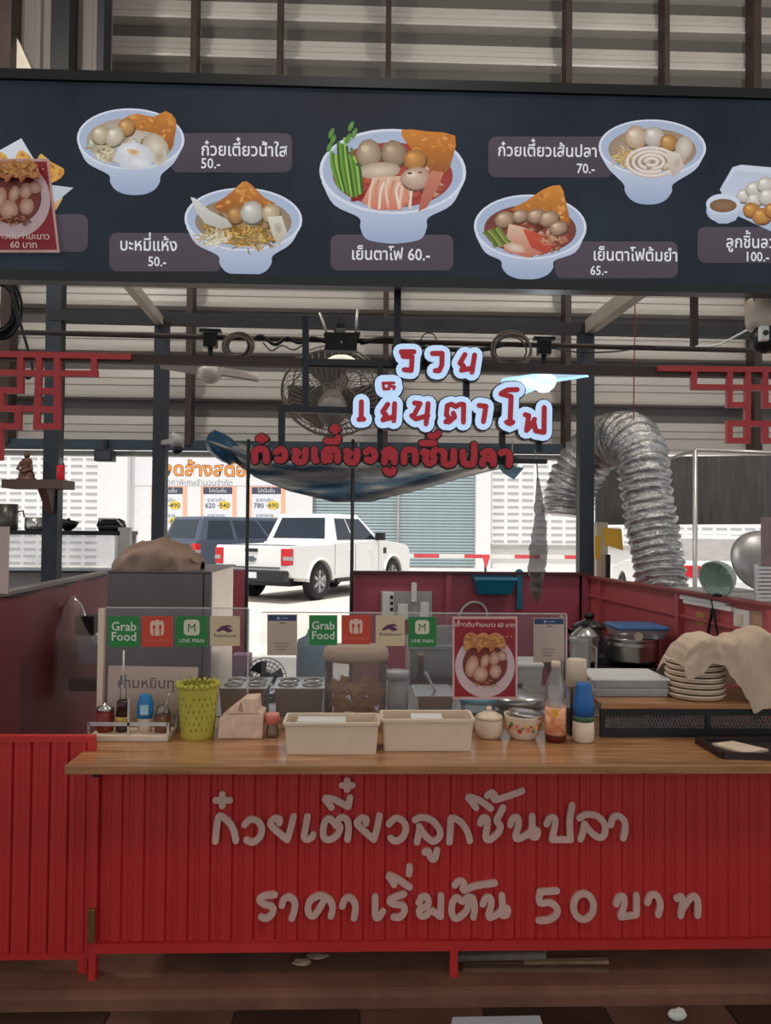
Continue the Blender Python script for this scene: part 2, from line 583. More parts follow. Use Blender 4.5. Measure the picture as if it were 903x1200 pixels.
# sale banner and price posters on the facade
P = PB(YF + 0.29, 0.002)
P.poly([(154, 535), (343, 535), (343, 569), (154, 569)], (226, 226, 228))
P.text('ลดล้างสต๊อก', 190, 557, 22, (90, 40, 20), 0.04, sx=1.0)
P.text('ลดล้างสต๊อก', 190, 557, 22, (240, 150, 60), 0.012, sx=1.0)
P.text('ราคาพิเศษจำนวนจำกัด', 192, 568, 9, (150, 150, 152), 0.0, sx=1.0)
tag(P.done('sale_banner', m_print), 'white sale banner with orange lettering across the road', 'banner')
for k, (x0, t1, t2, t3) in enumerate(((180, '520', '490', '590'), (238, '620', '540', '520'), (295, '780', '690', '590'))):
    P = PB(YF + 0.29, 0.002)
    P.poly([(x0 - 3, 570), (x0 + 39, 570), (x0 + 39, 622), (x0 - 3, 622)], (240, 180, 150))
    P.poly([(x0, 571), (x0 + 34, 571), (x0 + 34, 620), (x0, 620)], (222, 224, 232))
    P.poly([(x0, 571), (x0 + 34, 571), (x0 + 34, 579), (x0, 579)], (70, 74, 92))
    P.text('โปรโมชั่น', x0 + 17, 577, 6, (220, 220, 225), 0.0, 'c')
    P.text('ราคาเดิม', x0 + 15, 588, 6, (90, 92, 110), 0.0, 'c')
    P.blob(x0 + 25, 592, 7, 5, (232, 204, 80))
    P.text(t1 + ' →', x0 + 2, 595, 8, (90, 92, 110), 0.01)
    P.text(t2, x0 + 19, 595, 8, (90, 80, 60), 0.01)
    P.text('ราคาขาย', x0 + 15, 606, 6, (90, 92, 110), 0.0, 'c')
    P.blob(x0 + 25, 611, 7, 5, (232, 204, 80))
    P.text('650 →', x0 + 2, 614, 8, (90, 92, 110), 0.01)
    P.text(t3, x0 + 19, 614, 8, (90, 80, 60), 0.01)
    tag(P.done('price_poster', m_print), ['white price poster marked 490 behind the dark pickup', 'white price poster marked 540 beside the one marked 490', 'white price poster marked 690 on the shop front'][k], 'poster', 'price posters under the sale banner')

# ------------------------------------------------------------------ stall partitions
YB = 5.2
zt = at(550, 673, YB).z
wb = thing('wall_rear', 'low maroon back partition of the stall', 'wall', (0, YB, 0), kind='structure')
xa, xm, xb = at(411, 680, YB).x, at(525, 680, YB).x, at(688, 680, YB).x
for a, b in ((xa, xm), (xm + 0.004, xb)):
    MB().box(a, b, 0, 0.03, 0.02, zt).build('partition_panel', m_redd, wb)
for a in (xa + 0.012, xm, xb - 0.02):
    MB().box(a - 0.02, a + 0.02, -0.03, 0.0, 0.02, zt).build('batten', m_redd, wb)
MB().box(xa, xb, -0.04, 0.04, zt, zt + 0.018).build('top_cap', M('dark_cap', (70, 30, 36), 0.5), wb)
a, b = at(270, 680, YB).x, at(290, 680, YB).x
o = MB().box(a - 0.3, b, YB, YB + 0.03, 0, at(282, 668, YB).z)
tag(o.build('wall_jamb', m_redd), 'narrow maroon partition piece beside the grey freezer', 'wall', kind='structure')
# right partition, running back from the counter to the rear post
pr0, pr1 = at(690, 677, YB), at(903, 713, 3.21)
zr = 0.5 * (pr0.z + pr1.z)
wr = thing('wall_right', 'red side partition with vertical battens behind the counter', 'wall', (0, 0, 0), kind='structure')
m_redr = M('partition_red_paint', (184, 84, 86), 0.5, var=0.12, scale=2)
def rw(t, off=0.0):
    """point on the right partition: t from 0 (rear) to 1 (counter); off towards the inside"""
    q = pr0.lerp(pr1, t)
    d = (pr1 - pr0).normalized()
    return Vector((q.x + d.y * off, q.y - d.x * off, 0))
def rwbox(t0, t1, o0, o1, z0, z1):
    return MB().hexa([(*rw(t, o).xy, z0) for t, o in ((t0, o0), (t1, o0), (t1, o1), (t0, o1))], [(*rw(t, o).xy, z1) for t, o in ((t0, o0), (t1, o0), (t1, o1), (t0, o1))])
cuts = [0.0, 0.12, 0.63, 1.03]
for a, b in zip(cuts, cuts[1:]):
    rwbox(a + 0.001, b - 0.001, -0.03, 0.0, 0.0, zr).build('partition_panel', m_redr, wr, fix=True)
for c in (0.0, 0.12, 0.63, 1.02):
    rwbox(max(0, c - 0.008), min(1.03, c + 0.008), 0.0, 0.035, 0.0, zr).build('batten', m_redr, wr, fix=True)
rwbox(0, 1.03, -0.045, 0.04, zr, zr + 0.015).build('top_cap', M('red_cap', (120, 40, 40), 0.5), wr, fix=True)
rwbox(0, 1.03, 0.0, 0.02, zr - 0.12, zr - 0.105).build('top_rail', m_redr, wr, fix=True)
# left partition
pl0, pl1 = at(130, 671, 4.9), at(0, 699, 3.19)
zl = 0.5 * (pl0.z + pl1.z)
wlft = thing('wall_side', 'dark maroon left partition beside the grey freezer', 'wall', (0, 0, 0), kind='structure')
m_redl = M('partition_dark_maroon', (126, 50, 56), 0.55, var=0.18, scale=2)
d_ = (pl1 - pl0); d_.z = 0; d_.normalize()
nl = Vector((-d_.y, d_.x, 0))
def lw(t, off=0.0):
    q = pl0.lerp(pl1, t)
    return Vector((q.x + nl.x * off, q.y + nl.y * off, 0))
def lwbox(t0, t1, o0, o1, z0, z1):
    return MB().hexa([(*lw(t, o).xy, z0) for t, o in ((t0, o0), (t1, o0), (t1, o1), (t0, o1))], [(*lw(t, o).xy, z1) for t, o in ((t0, o0), (t1, o0), (t1, o1), (t0, o1))])
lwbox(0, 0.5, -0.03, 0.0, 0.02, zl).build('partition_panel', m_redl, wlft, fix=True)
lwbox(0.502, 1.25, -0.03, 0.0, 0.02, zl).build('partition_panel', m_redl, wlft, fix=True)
lwbox(0, 1.25, -0.05, 0.02, zl, zl + 0.015).build('top_cap', M('grey_cap', (120, 112, 108), 0.5), wlft, fix=True)

# ------------------------------------------------------------------ stall frame
sf = thing('stall_frame', 'dark steel frame of the noodle stall with posts and overhead beams', 'frame', (at(688, 670, YB).x, YB, 0))
def vpost(px0, px1, ytop, z0, Y, name='post', mm=m_steel, par=None, dep=0.09):
    py = 560
    a, b = at(px0, py, Y).x, at(px1, py, Y).x
    return MB().box(a, b, Y, Y + dep, z0, at((px0 + px1) / 2, ytop, Y).z).build(name, mm, par or sf, world=True)
m_post = M('navy_steel_post', (44, 47, 56), 0.5, 0.2, var=0.15)
vpost(679, 696, 383, 0, YB, mm=m_post)
vpost(178, 193, 376, 0, YB, mm=m_post)
vpost(50, 68, 322, 0, YB, mm=m_post)
MB().bar(at(60, 371, YB + .04), at(690, 386, YB + .04), 0.09, 0.072).build('rear_beam', m_steel, sf, world=True)
MB().bar(at(690, 386, YB + .04), at(905, 391, YB + .04), 0.09, 0.07).build('rear_beam', m_steel, sf, world=True)
m_pale = M('pale_square_tube', (178, 168, 156), 0.45, 0.2)
MB().bar(at(691, 383, YB), at(815, 288, 3.45), 0.07, 0.09).build('roof_rail', m_pale, sf, world=True)
MB().bar(at(187, 376, YB), at(98, 268, 3.45), 0.05, 0.06).build('roof_rail', m_pale, sf, world=True)
YP = 3.6                        # long service pipe
pa, pb_, pc = at(-40, 388, YP), at(690, 406, YP), at(930, 412, YP)
MB().tube([pa, pb_, pc], 0.013, 8).build('service_pipe', m_brown, sf, world=True)
YH = 2.72                       # hanging bar that carries the fretwork
MB().bar(at(-60, 416, YH), at(960, 440, YH), 0.03, 0.03).build('hanging_bar', m_brown, sf, world=True)
vpost(811, 818, 335, at(814, 408, YP).z, YP, 'pipe_hanger', m_brown, dep=0.03)
vpost(460, 468, 330, at(463, 410, 2.66).z, 2.66, 'sign_hanger', m_steel, dep=0.03)

# ------------------------------------------------------------------ backlit menu board
YM = 2.58
pTL, pBR = at(424, 98, YM), at(424, 333, YM)
zT, zB = pTL.z, pBR.z
mbd = thing('menu_board', 'long dark backlit menu board with printed noodle bowls over the counter', 'menu board', (0, YM, zB))
m_frame = M('black_frame', (14, 15, 18), 0.4, var=0.1)
xl_, xr_ = -1.75, 1.95
MB().box(xl_, xr_, 0.004, 0.075, 0.0, zT - zB).build('light_box', m_frame, mbd)
h_ = zT - zB
MB().box(xl_, xr_, -0.016, 0.012, -0.012, 0.022).build('frame_rail', m_frame, mbd)
MB().box(xl_, xr_, -0.016, 0.012, h_ - 0.022, h_ + 0.012).build('frame_rail', m_frame, mbd)
for a in (xl_, xr_):
    MB().box(a - 0.015, a + 0.015, -0.016, 0.012, 0.022, h_ - 0.022).build('frame_rail', m_frame, mbd)
def facepts():
    return [(-180, 90), (1090, 112), (1090, 344), (-180, 325)]
# printed face: a dark slate print with soft paler clouds
fmat = bpy.data.materials.new('backlit_slate_print')
fmat.use_nodes = True
N, L = fmat.node_tree.nodes, fmat.node_tree.links
tc = N.new('ShaderNodeTexCoord'); nz = N.new('ShaderNodeTexNoise'); rp = N.new('ShaderNodeValToRGB')
nz.inputs['Scale'].default_value = 2.2; nz.inputs['Detail'].default_value = 6
rp.color_ramp.elements[0].position = 0.3; rp.color_ramp.elements[1].position = 0.75
rp.color_ramp.elements[0].color = (*lin((42, 46, 60)), 1); rp.color_ramp.elements[1].color = (*lin((66, 78, 92)), 1)
L.new(tc.outputs['Object'], nz.inputs['Vector']); L.new(nz.outputs[0], rp.inputs[0])
pb0 = N['Principled BSDF']
L.new(rp.outputs[0], pb0.inputs['Emission Color']); pb0.inputs['Emission Strength'].default_value = 0.30
pb0.inputs['Base Color'].default_value = (*lin((22, 25, 34)), 1); pb0.inputs['Specular IOR Level'].default_value = 0.2; pb0.inputs['Roughness'].default_value = 0.45
MB().box(xl_ + 0.01, xr_ - 0.01, -0.002, 0.004, 0.02, h_ - 0.02).build('printed_face', fmat, mbd)
YPr = YM - 0.0025
def tagbox(x0, y0, x1, y1):
    P = PB(YPr); P.rrect(x0, y0, x1, y1, 9, (82, 72, 84), (74, 64, 76)); return P
CAPS = [  # box, lines of (text, x, baseline, size, align)
    ((200, 156, 342, 202), [('ก๋วยเตี๋ยวน้ำใส', 235, 182, 20.5, 'l'), ('50.-', 235, 197, 17, 'l')]),
    ((128, 273, 260, 318), [('บะหมี่แห้ง', 208, 294, 20, 'r'), ('50.-', 195, 312, 16, 'r')]),
    ((387, 275, 531, 317), [('เย็นตาโฟ 60.-', 411, 304, 19.5, 'l')]),
    ((572, 160, 718, 208), [('ก๋วยเตี๋ยวเส้นปลา', 700, 184, 19.5, 'r'), ('70.-', 697, 203, 16, 'r')]),
    ((650, 283, 794, 326), [('เย็นตาโฟต้มยำ', 694, 305, 19.5, 'l'), ('65.-', 691, 322, 15, 'l')]),
    ((817, 266, 1010, 308), [('ลูกชิ้นลวก', 850, 290, 19.5, 'l'), ('100.-', 872, 306, 16, 'l')]),
    ((20, 251, 103, 295), []), ]
for (bx_, ls) in CAPS:
    P = tagbox(*bx_)
    for t_, x, y, sz, al in ls:
        P.text(t_, x, y, sz, (236, 238, 244), 0.012, al, sx=0.89)
    P.done('caption_print', m_lit, mbd)
WH, WS, WE = (214, 222, 238), (176, 190, 216), (150, 164, 196)
def bowl(P, cx, cy, rx, ry, fx0, fx1, fy, tilt=0.02, broth=(150, 100, 70), broth_e=(120, 74, 50), brx=0.82, bry=0.76, bdy=0.08):
    # foot and outer wall, then rim, inside and broth
    n = 22
    low = [(cx + rx * math.cos(a), cy + ry * math.sin(a)) for a in [pi * k / n for k in range(n + 1)]]
    body = [(cx - rx * 0.97, cy + ry * 0.25), (cx - rx * 0.80, cy + ry * 0.78), (fx0 - 2, fy - (fy - cy) * 0.36), (fx0, fy - (fy - cy) * 0.22), (fx0 + 7, fy - 5), ((fx0 + fx1) / 2 - 9, fy),
            ((fx0 + fx1) / 2 + 9, fy), (fx1 - 7, fy - 5), (fx1, fy - (fy - cy) * 0.22), (fx1 + 2, fy - (fy - cy) * 0.36), (cx + rx * 0.80, cy + ry * 0.78), (cx + rx * 0.97, cy + ry * 0.25)]
    P.poly([(v.x, v.y) for v in smooth_path([(a, b, 0) for a, b in body], 4)], WH, (160, 176, 208))
    P.blob(cx, cy, rx, ry, WH, (224, 230, 244), tilt, 40)
    P.blob(cx, cy, rx * 0.955, ry * 0.94, (184, 196, 220), WS, tilt, 40, off=(0.1, -0.3))
    P.blob(cx, cy + ry * bdy, rx * brx, ry * bry, broth, broth_e, tilt, 36)
def ball(P, x, y, r, c=(214, 190, 160), e=(150, 118, 90), ry=None, rot=0.0):
    ry = (ry or r) * 1.12
    r *= 1.12
    P.blob(x + .6, y + 1.4, r * 1.04, ry * 1.06, tuple(int(k * .55) for k in e), tuple(int(k * .6) for k in e), rot, 16)
    P.blob(x, y, r, ry, c, e, rot, 18, 0.05, (-0.25, -0.3))
    P.blob(x - r * .3, y - ry * .35, r * .34, ry * .26, tuple(min(255, int(k * 1.1)) for k in c), c, rot, 10)
    P.blob(x + r * .2, y + ry * .3, r * .22, ry * .14, tuple((k + w) // 2 for k, w in zip(c, e)), None, rot, 8)
def fill(P, cx, cy, rx, ry, pal, n, r0=2.5, r1=6.0):
    for _ in range(n):
        a, r = RND.uniform(0, 2 * pi), math.sqrt(RND.random())
        c = RND.choice(pal)
        e = tuple(int(x * RND.uniform(.62, .8)) for x in c)
        q = RND.uniform(r0, r1)
        P.blob(cx + rx * r * math.cos(a), cy + ry * r * math.sin(a), q, q * RND.uniform(.5, .8), c, e, RND.uniform(0, 3), 9, .18, (-.2, -.3))
def wonton(P, pts, c=(206, 134, 58), e=(150, 86, 34)):
    P.poly([(v.x, v.y) for v in smooth_path([(a, b, 0) for a, b in pts], 2, True)], c, e)
    def inside(x, y):
        r = False
        for (x1, y1), (x2, y2) in zip(pts, pts[1:] + pts[:1]):
            if (y1 > y) != (y2 > y) and x < (x2 - x1) * (y - y1) / (y2 - y1) + x1:
                r = not r
        return r
    xs = [p[0] for p in pts]; ys = [p[1] for p in pts]
    k = 0
    for _ in range(160):
        x, y = RND.uniform(min(xs), max(xs)), RND.uniform(min(ys), max(ys))
        if k < 26 and inside(x - 2.5, y) and inside(x + 2.5, y) and inside(x, y - 2) and inside(x, y + 2):
            k += 1
            cc = RND.choice([(230, 170, 92), (196, 122, 52), (176, 100, 42), (216, 148, 70), (222, 158, 84)])
            P.blob(x, y, RND.uniform(2, 5), RND.uniform(1.4, 2.6), cc, tuple((u + w) // 2 for u, w in zip(cc, c)), RND.uniform(-1, 1), 9, .15)
def noodles(P, cx, cy, rx, ry, n, cols, ln=12, w=1.3):
    for _ in range(n):
        a, r = RND.uniform(0, 2 * pi), math.sqrt(RND.random())
        x, y, q = cx + rx * r * math.cos(a), cy + ry * r * math.sin(a), RND.uniform(0, pi)
        dx, dy = math.cos(q) * ln / 2, math.sin(q) * ln / 3
        P.line([(x - dx, y - dy), (x + RND.uniform(-3, 3), y + RND.uniform(-2, 2)), (x + dx, y + dy)], w, RND.choice(cols), 2)
# dish 1: clear soup
P = PB(YPr - 0.002, 0.00008)
bowl(P, 153, 163, 63, 36, 129, 187, 228, broth=(214, 204, 190), broth_e=(176, 160, 140))
fill(P, 150, 172, 44, 22, [(232, 222, 200), (214, 198, 166), (240, 234, 220), (176, 150, 110)], 60, 3, 7)
wonton(P, [(144, 140), (160, 133), (180, 137), (194, 130), (206, 140), (205, 158), (199, 177), (190, 160), (170, 154), (152, 150)])
ball(P, 148, 149, 9, (222, 176, 116), (160, 116, 66)); ball(P, 118, 158, 10, (226, 214, 190), (170, 150, 120)); ball(P, 134, 160, 9, (232, 224, 206), (180, 164, 140), 11, 0.6)
noodles(P, 129, 180, 17, 11, 40, [(232, 222, 196), (206, 190, 158), (186, 166, 130)])
P.blob(182, 172, 17, 14, (228, 220, 200), (184, 170, 146), 0.9, 18, 0.05); P.blob(187, 184, 8, 10, (178, 164, 148), (214, 202, 180), 0.3)
P.blob(157, 183, 24, 16, (236, 236, 240), (206, 208, 216), 0, 20, 0.10); P.blob(152, 176, 14, 9, (246, 246, 248), (216, 218, 226), 0, 14, 0.1); P.blob(163, 190, 14, 8, (240, 240, 244), (212, 214, 222), 0.3, 14, 0.1)
P.blob(156, 178, 9, 4, (210, 150, 80), (232, 214, 190), 0.2, 10, 0.2)
P.done('dish_print', m_lit, mbd)
# dish 2: dry egg noodles
P = PB(YPr - 0.002, 0.00008)
bowl(P, 285, 257, 69, 37, 257, 318, 323, broth=(186, 150, 96), broth_e=(150, 130, 110))
fill(P, 285, 268, 46, 22, [(206, 160, 84), (166, 116, 50), (228, 190, 120), (130, 120, 50)], 80, 2, 5)
wonton(P, [(250, 242), (268, 228), (284, 213), (294, 216), (310, 232), (322, 238), (318, 246), (300, 250), (270, 252)])
noodles(P, 292, 280, 30, 15, 90, [(214, 160, 76), (190, 132, 56), (232, 190, 110), (150, 110, 50), (120, 116, 50)], 10, 1.4)
P.poly([(223, 231), (228, 232), (246, 247), (268, 258), (272, 266), (258, 268), (240, 262), (231, 250)], (222, 222, 216), (190, 186, 176))
noodles(P, 250, 279, 17, 8, 34, [(230, 222, 200), (206, 194, 160), (190, 170, 130)], 16, 1.6)
ball(P, 276, 252, 9, (206, 158, 96), (150, 104, 56)); ball(P, 295, 249, 12, (224, 224, 216), (168, 164, 152)); ball(P, 317, 250, 10, (222, 204, 174), (170, 146, 112))
P.poly([(313, 254), (330, 253), (337, 275), (326, 288), (319, 276)], (226, 220, 208), (190, 178, 160)); P.blob(326, 268, 5, 8, (168, 156, 144), (206, 198, 184), -0.3)
P.done('dish_print', m_lit, mbd)
# dish 3: large pink noodle soup with morning glory
P = PB(YPr - 0.002, 0.00008)
bowl(P, 460, 201, 86, 50, 422, 500, 285, broth=(190, 74, 60), broth_e=(160, 60, 56))
fill(P, 462, 214, 58, 28, [(206, 96, 74), (236, 186, 160), (170, 50, 44), (226, 140, 110)], 70, 3, 8)
wonton(P, [(470, 152), (500, 154), (533, 159), (530, 185), (522, 203), (505, 200), (478, 170)], (214, 130, 40), (150, 86, 40))
ball(P, 432, 180, 13, (206, 186, 158), (142, 118, 92), 15); ball(P, 461, 180, 13, (190, 166, 138), (138, 112, 88), 14); ball(P, 486, 187, 12, (222, 160, 84), (160, 108, 50), 11)
P.blob(444, 200, 26, 10, (226, 210, 188), (180, 156, 132), -0.08, 20, 0.06)
P.poly([(438, 208), (470, 206), (484, 222), (470, 246), (440, 246), (424, 236)], (226, 186, 160), (214, 120, 96))
for q in range(9):
    x = 434 + q * 6
    P.line([(x + 4, 208 + q % 3 * 3), (x, 224), (x - 2 + q % 2 * 6, 245)], 3, [(236, 204, 180), (214, 140, 110), (240, 220, 204)][q % 3])
ball(P, 487, 209, 16, (228, 206, 188), (178, 136, 116), 12); P.blob(480, 203, 3, 1.5, (110, 80, 70)); P.blob(492, 202, 2.5, 1.2, (120, 84, 70))
P.poly([(505, 200), (520, 202), (512, 222), (500, 243), (490, 248), (494, 228)], (206, 130, 104), (180, 96, 80))
for q in range(12):
    x = 386 + q * 2.6
    P.line([(x + 2, 157 + abs(q - 5) * 4 + (q % 3) * 6), (x + 3 + q * .3, 195), (398 + q * 2.4, 232 - abs(q - 7) * 1.5)], 3.2, [(112, 160, 52), (74, 124, 36), (150, 190, 80), (52, 92, 30)][q % 4])
for x, y in ((388, 156), (390, 164), (411, 148), (415, 156), (408, 162), (386, 172)):
    P.blob(x, y, 3, 7, (110, 160, 66), (70, 120, 44), 0.4, 8)
P.done('dish_print', m_lit, mbd)
# dish 4: tom yum pink soup
P = PB(YPr - 0.002, 0.00008)
bowl(P, 621, 266, 66, 38, 588, 648, 327, broth=(146, 70, 50), broth_e=(120, 62, 52))
fill(P, 622, 276, 44, 22, [(170, 84, 60), (206, 130, 100), (120, 50, 40), (226, 180, 150)], 64, 2.5, 6)
wonton(P, [(598, 246), (616, 236), (636, 222), (656, 217), (662, 234), (668, 262), (660, 262), (640, 248), (620, 250)], (216, 140, 50), (160, 90, 44))
for x, y, r in ((591, 257, 11), (609, 253, 9), (628, 253, 10), (643, 256, 11), (654, 267, 10)):
    ball(P, x, y, r, (214, 186, 158), (140, 104, 80), r * 0.75, -0.3)
P.poly([(596, 262), (612, 266), (640, 280), (636, 296), (618, 302), (590, 294)], (222, 190, 166), (196, 110, 84))
P.poly([(612, 268), (632, 274), (648, 288), (640, 298), (622, 290)], (204, 80, 56), (178, 64, 48)); P.blob(603, 290, 13, 6, (230, 214, 196), (206, 160, 140), 0.3, 14, 0.1)
noodles(P, 644, 282, 14, 8, 18, [(206, 150, 120), (180, 110, 80)], 10, 1.2)
for q in range(7):
    P.line([(566 + q * 3, 272 - q), (575 + q * 3, 280), (580 + q * 3, 290 - q)], 3.2, [(116, 130, 50), (84, 104, 38), (150, 160, 76)][q % 3])
P.done('dish_print', m_lit, mbd)
# dish 5: fish noodles
P = PB(YPr - 0.002, 0.00008)
bowl(P, 764, 173, 63, 33, 732, 787, 239, broth=(190, 168, 146), broth_e=(160, 138, 116))
fill(P, 762, 182, 42, 20, [(226, 210, 190), (196, 170, 136), (238, 226, 210)], 50, 3, 6)
ball(P, 745, 161, 12, (230, 214, 194), (184, 150, 118)); ball(P, 766, 160, 11, (228, 222, 216), (180, 166, 154)); ball(P, 783, 167, 9, (216, 170, 106), (160, 112, 60)); P.blob(801, 173, 10, 14, (226, 216, 204), (186, 170, 156), 0.2)
noodles(P, 730, 184, 14, 11, 30, [(226, 206, 170), (214, 176, 96), (200, 160, 90)], 10, 1.3)
for q in range(4):
    rr = 30 - q * 7.5
    P.line([(763 + rr * math.cos(a) * 0.95, 190 + rr * 0.55 * math.sin(a)) for a in [2 * pi * k / 12 + q for k in range(12)]], 4.2, (206, 184, 170)); 
    P.line([(763 + rr * math.cos(a) * 0.95, 189.4 + rr * 0.55 * math.sin(a)) for a in [2 * pi * k / 12 + q for k in range(12)]], 2.8, (236, 224, 216))
P.poly([(782, 176), (796, 180), (802, 196), (788, 208), (782, 192)], (228, 216, 206), (196, 176, 164)); P.blob(793, 192, 5, 8, (190, 170, 158), (214, 198, 188), 0.3)
P.done('dish_print', m_lit, mbd)
# dish 6: tray of poached fish balls
P = PB(YPr - 0.002, 0.00008)
P.poly([(843, 222), (858, 196), (868, 193), (1000, 205), (1000, 275), (905, 272), (862, 252), (846, 228)], WH, WS)
P.poly([(848, 223), (861, 200), (1000, 212), (1000, 262), (905, 262), (866, 246)], (196, 206, 226), (206, 214, 232))
for x, y, r in ((872, 229, 9), (884, 221, 10), (897, 216, 10), (884, 234, 9), (900, 230, 11), (915, 222, 11), (930, 232, 12)):
    ball(P, x, y, r, (238, 234, 226), (186, 178, 168), r * 0.8, -0.3)
for x, y, r in ((880, 246, 9), (892, 253, 10), (905, 246, 9), (920, 254, 10)):
    ball(P, x, y, r, (222, 166, 90), (166, 108, 48), r * 0.85)
P.blob(847, 247, 20, 14, (170, 180, 204), WS, 0, 26); P.poly([(827, 240), (868, 240), (862, 258), (852, 262), (842, 262), (832, 256)], WH, WS)
P.blob(847, 239, 20, 12, WH, WH, 0, 26); P.blob(847, 241, 16, 8, (150, 116, 84), (128, 94, 66), 0, 22)
P.done('dish_print', m_lit, mbd)
# dish 7: fried wontons at the left end
P = PB(YPr - 0.002, 0.00008)
P.poly([(-60, 190), (0, 176), (25, 162), (40, 187), (46, 215), (86, 220), (62, 240), (56, 246), (-60, 250)], (222, 226, 236), (190, 198, 214))
for pts in ([(-20, 186), (2, 178), (10, 190), (-4, 205)], [(20, 180), (26, 176), (38, 187), (30, 200), (18, 192)], [(48, 180), (60, 190), (75, 198), (72, 208), (60, 214), (50, 206), (44, 190)]):
    wonton(P, pts, (226, 186, 90), (196, 130, 60))
P.poly([(58, 240), (74, 231), (66, 246), (58, 248)], (222, 196, 140), (190, 150, 96))
P.done('dish_print', m_lit, mbd)

# ------------------------------------------------------------------ poster of the lime dumpling soup (two of them)
def lime_poster(cx, cy, w, h, Y, label, shear=0.0, top_text=True):
    P = PB(Y, 0.0003)
    q = lambda x, y: (cx + x * w + shear * (y + 0.5) * w, cy + y * h)
    P.poly([q(-.5, -.5), q(.5, -.5), q(.5, .5), q(-.5, .5)], (222, 176, 168))
    P.poly([q(-.47, -.47), q(.47, -.47), q(.47, .47), q(-.47, .47)], (158, 30, 44), (150, 26, 38))
    u = w / 75.0
    bx, by = q(0.0, 0.10 if top_text else -0.06)
    P.blob(bx, by, 34.5 * u, 36 * u, (206, 176, 180), (216, 188, 190), 0, 36)
    P.blob(bx, by - 2 * u, 26 * u, 25 * u, (150, 56, 40), (120, 50, 40), 0, 30)
    for x, y, rx, ry, r in ((-15, 0, 7, 13, 0.3), (-5, 9, 9, 9, 0), (12, 6, 7, 8, 0), (0, -6, 5, 8, 0.3), (11, -9, 6, 8, 0.2), (20, -12, 6, 6, 0)):
        P.blob(bx + x * u, by + y * u, rx * u, ry * u, (230, 192, 172), (186, 130, 106), r, 14, 0.05)
    noodles(P, bx, by + 20 * u, 16 * u, 4 * u, 22, [(180, 110, 70), (200, 140, 90), (120, 60, 40)], 4 * u, 1.2 * u)
    for x in (-22, -8, 6):
        wonton(P, [(bx + (x - 3) * u, by - 33 * u), (bx + (x + 6) * u, by - 39 * u), (bx + (x + 16) * u, by - 33 * u), (bx + (x + 18) * u, by - 20 * u), (bx + (x + 6) * u, by - 22 * u), (bx + x * u, by - 16 * u)], (216, 150, 100), (196, 116, 76))
    if top_text:
        tx, ty = q(0, -0.375)
        P.text('เกี๊ยวต้มยำมะนาว 60 บาท', tx, ty, 7.1 * u, (236, 214, 206), 0.01, 'c')
    else:
        tx, ty = q(0.02, 0.355)
        P.text('เกี๊ยวต้มยำมะนาว', tx, ty, 8.4 * u, (236, 214, 206), 0.01, 'c')
        tx, ty = q(0.05, 0.45)
        P.text('60 บาท', tx, ty, 9.0 * u, (236, 214, 206), 0.01, 'c')
    for k in range(3):
        x, y = q(0.27 + 0.07 * k, -0.26 if top_text else -0.39)
        P.blob(x, y, 0.9 * u, 0.9 * u, (220, 170, 170), None, 0, 6)
    # sheet thickness
    pts = [at(*q(a, b), Y) for a, b in ((-.5, -.5), (.5, -.5), (.5, .5), (-.5, .5))]
    o = len(P.v)
    P.v += pts + [p + Vector((0, 0.002, 0)) for p in pts]
    P.c += [lin((200, 160, 150))] * 8
    for f in ((7, 6, 5, 4), (0, 4, 5, 1), (1, 5, 6, 2), (2, 6, 7, 3), (3, 7, 4, 0)):
        P.f.append([o + i for i in f]); P.sm.append(False)
    return tag(P.done('poster', m_print), label, 'poster')
lime_poster(11, 241, 92, 110, YM - 0.024, 'red poster of dumpling soup hung over the menu board end', 0.14, False)

# ------------------------------------------------------------------ counter
YC = 2.62
cz = 0.742
xcl = at(112, 1000, YC).x
ctr = thing('service_counter', 'red metal counter with vertical slats and grey Thai lettering', 'counter', (xcl, YC, 0))
XR = 1.95
m_legs = m_red
MB().box(xcl - 0.012, xcl + 0.012, YC - 0.02, YC + 0.01, 0.0, cz - 0.03).build('corner_post', m_red, ctr, world=True)
zr0, zr1 = at(500, 1111, YC).z, at(500, 1100, YC).z
MB().box(xcl + 0.012, XR, YC - 0.02, YC + 0.01, zr0, zr1).build('bottom_rail', m_red, ctr, world=True)
MB().box(xcl + 0.012, XR, YC + 0.012, YC + 0.045, cz - 0.07, cz - 0.03).build('top_rail', m_red, ctr, world=True)
for px in (531, 950):
    x = at(px, 1120, YC).x
    MB().box(x - 0.013, x + 0.013, YC - 0.018, YC + 0.008, 0.0, zr0).build('leg', m_red, ctr, world=True)
for x in (xcl + 0.02, 0.3, XR - 0.1):
    MB().box(x - 0.013, x + 0.013, YC + 0.45, YC + 0.476, 0.0, cz - 0.03).build('leg', m_red, ctr, world=True)
sw = 0.0733
slat0 = None
k = 0
while xcl + 0.014 + k * sw < XR - 0.02:
    prof = [(0.0, 0.0), (0.005, -0.004), (0.020, -0.006), (0.024, -0.0015), (0.036, -0.0015), (0.040, -0.006), (0.0705, -0.008), (0.0732, 0.0)]
    if slat0 is None:
        slat0 = MB().prism(prof, zr1 + 0.002, cz - 0.03, 'z').build('front_slat', m_red, ctr, fix=True)
        o = slat0
    else:
        o = share(slat0, 'front_slat', ctr)
    o.location = (0.014 + k * sw, 0.0, 0)
    k += 1
for px, py, hh, mm in ((113, 900, 0.06, m_black), (107, 1085, 0.11, m_gold)):
    p = at(px, py, YC - 0.03)
    MB().box(p.x - 0.012, p.x + 0.012, YC - 0.034, YC - 0.018, p.z - hh / 2, p.z + hh / 2).build('hinge', mm, ctr, world=True, bevel=0.003)
p = at(519, 899, YC - 0.01)
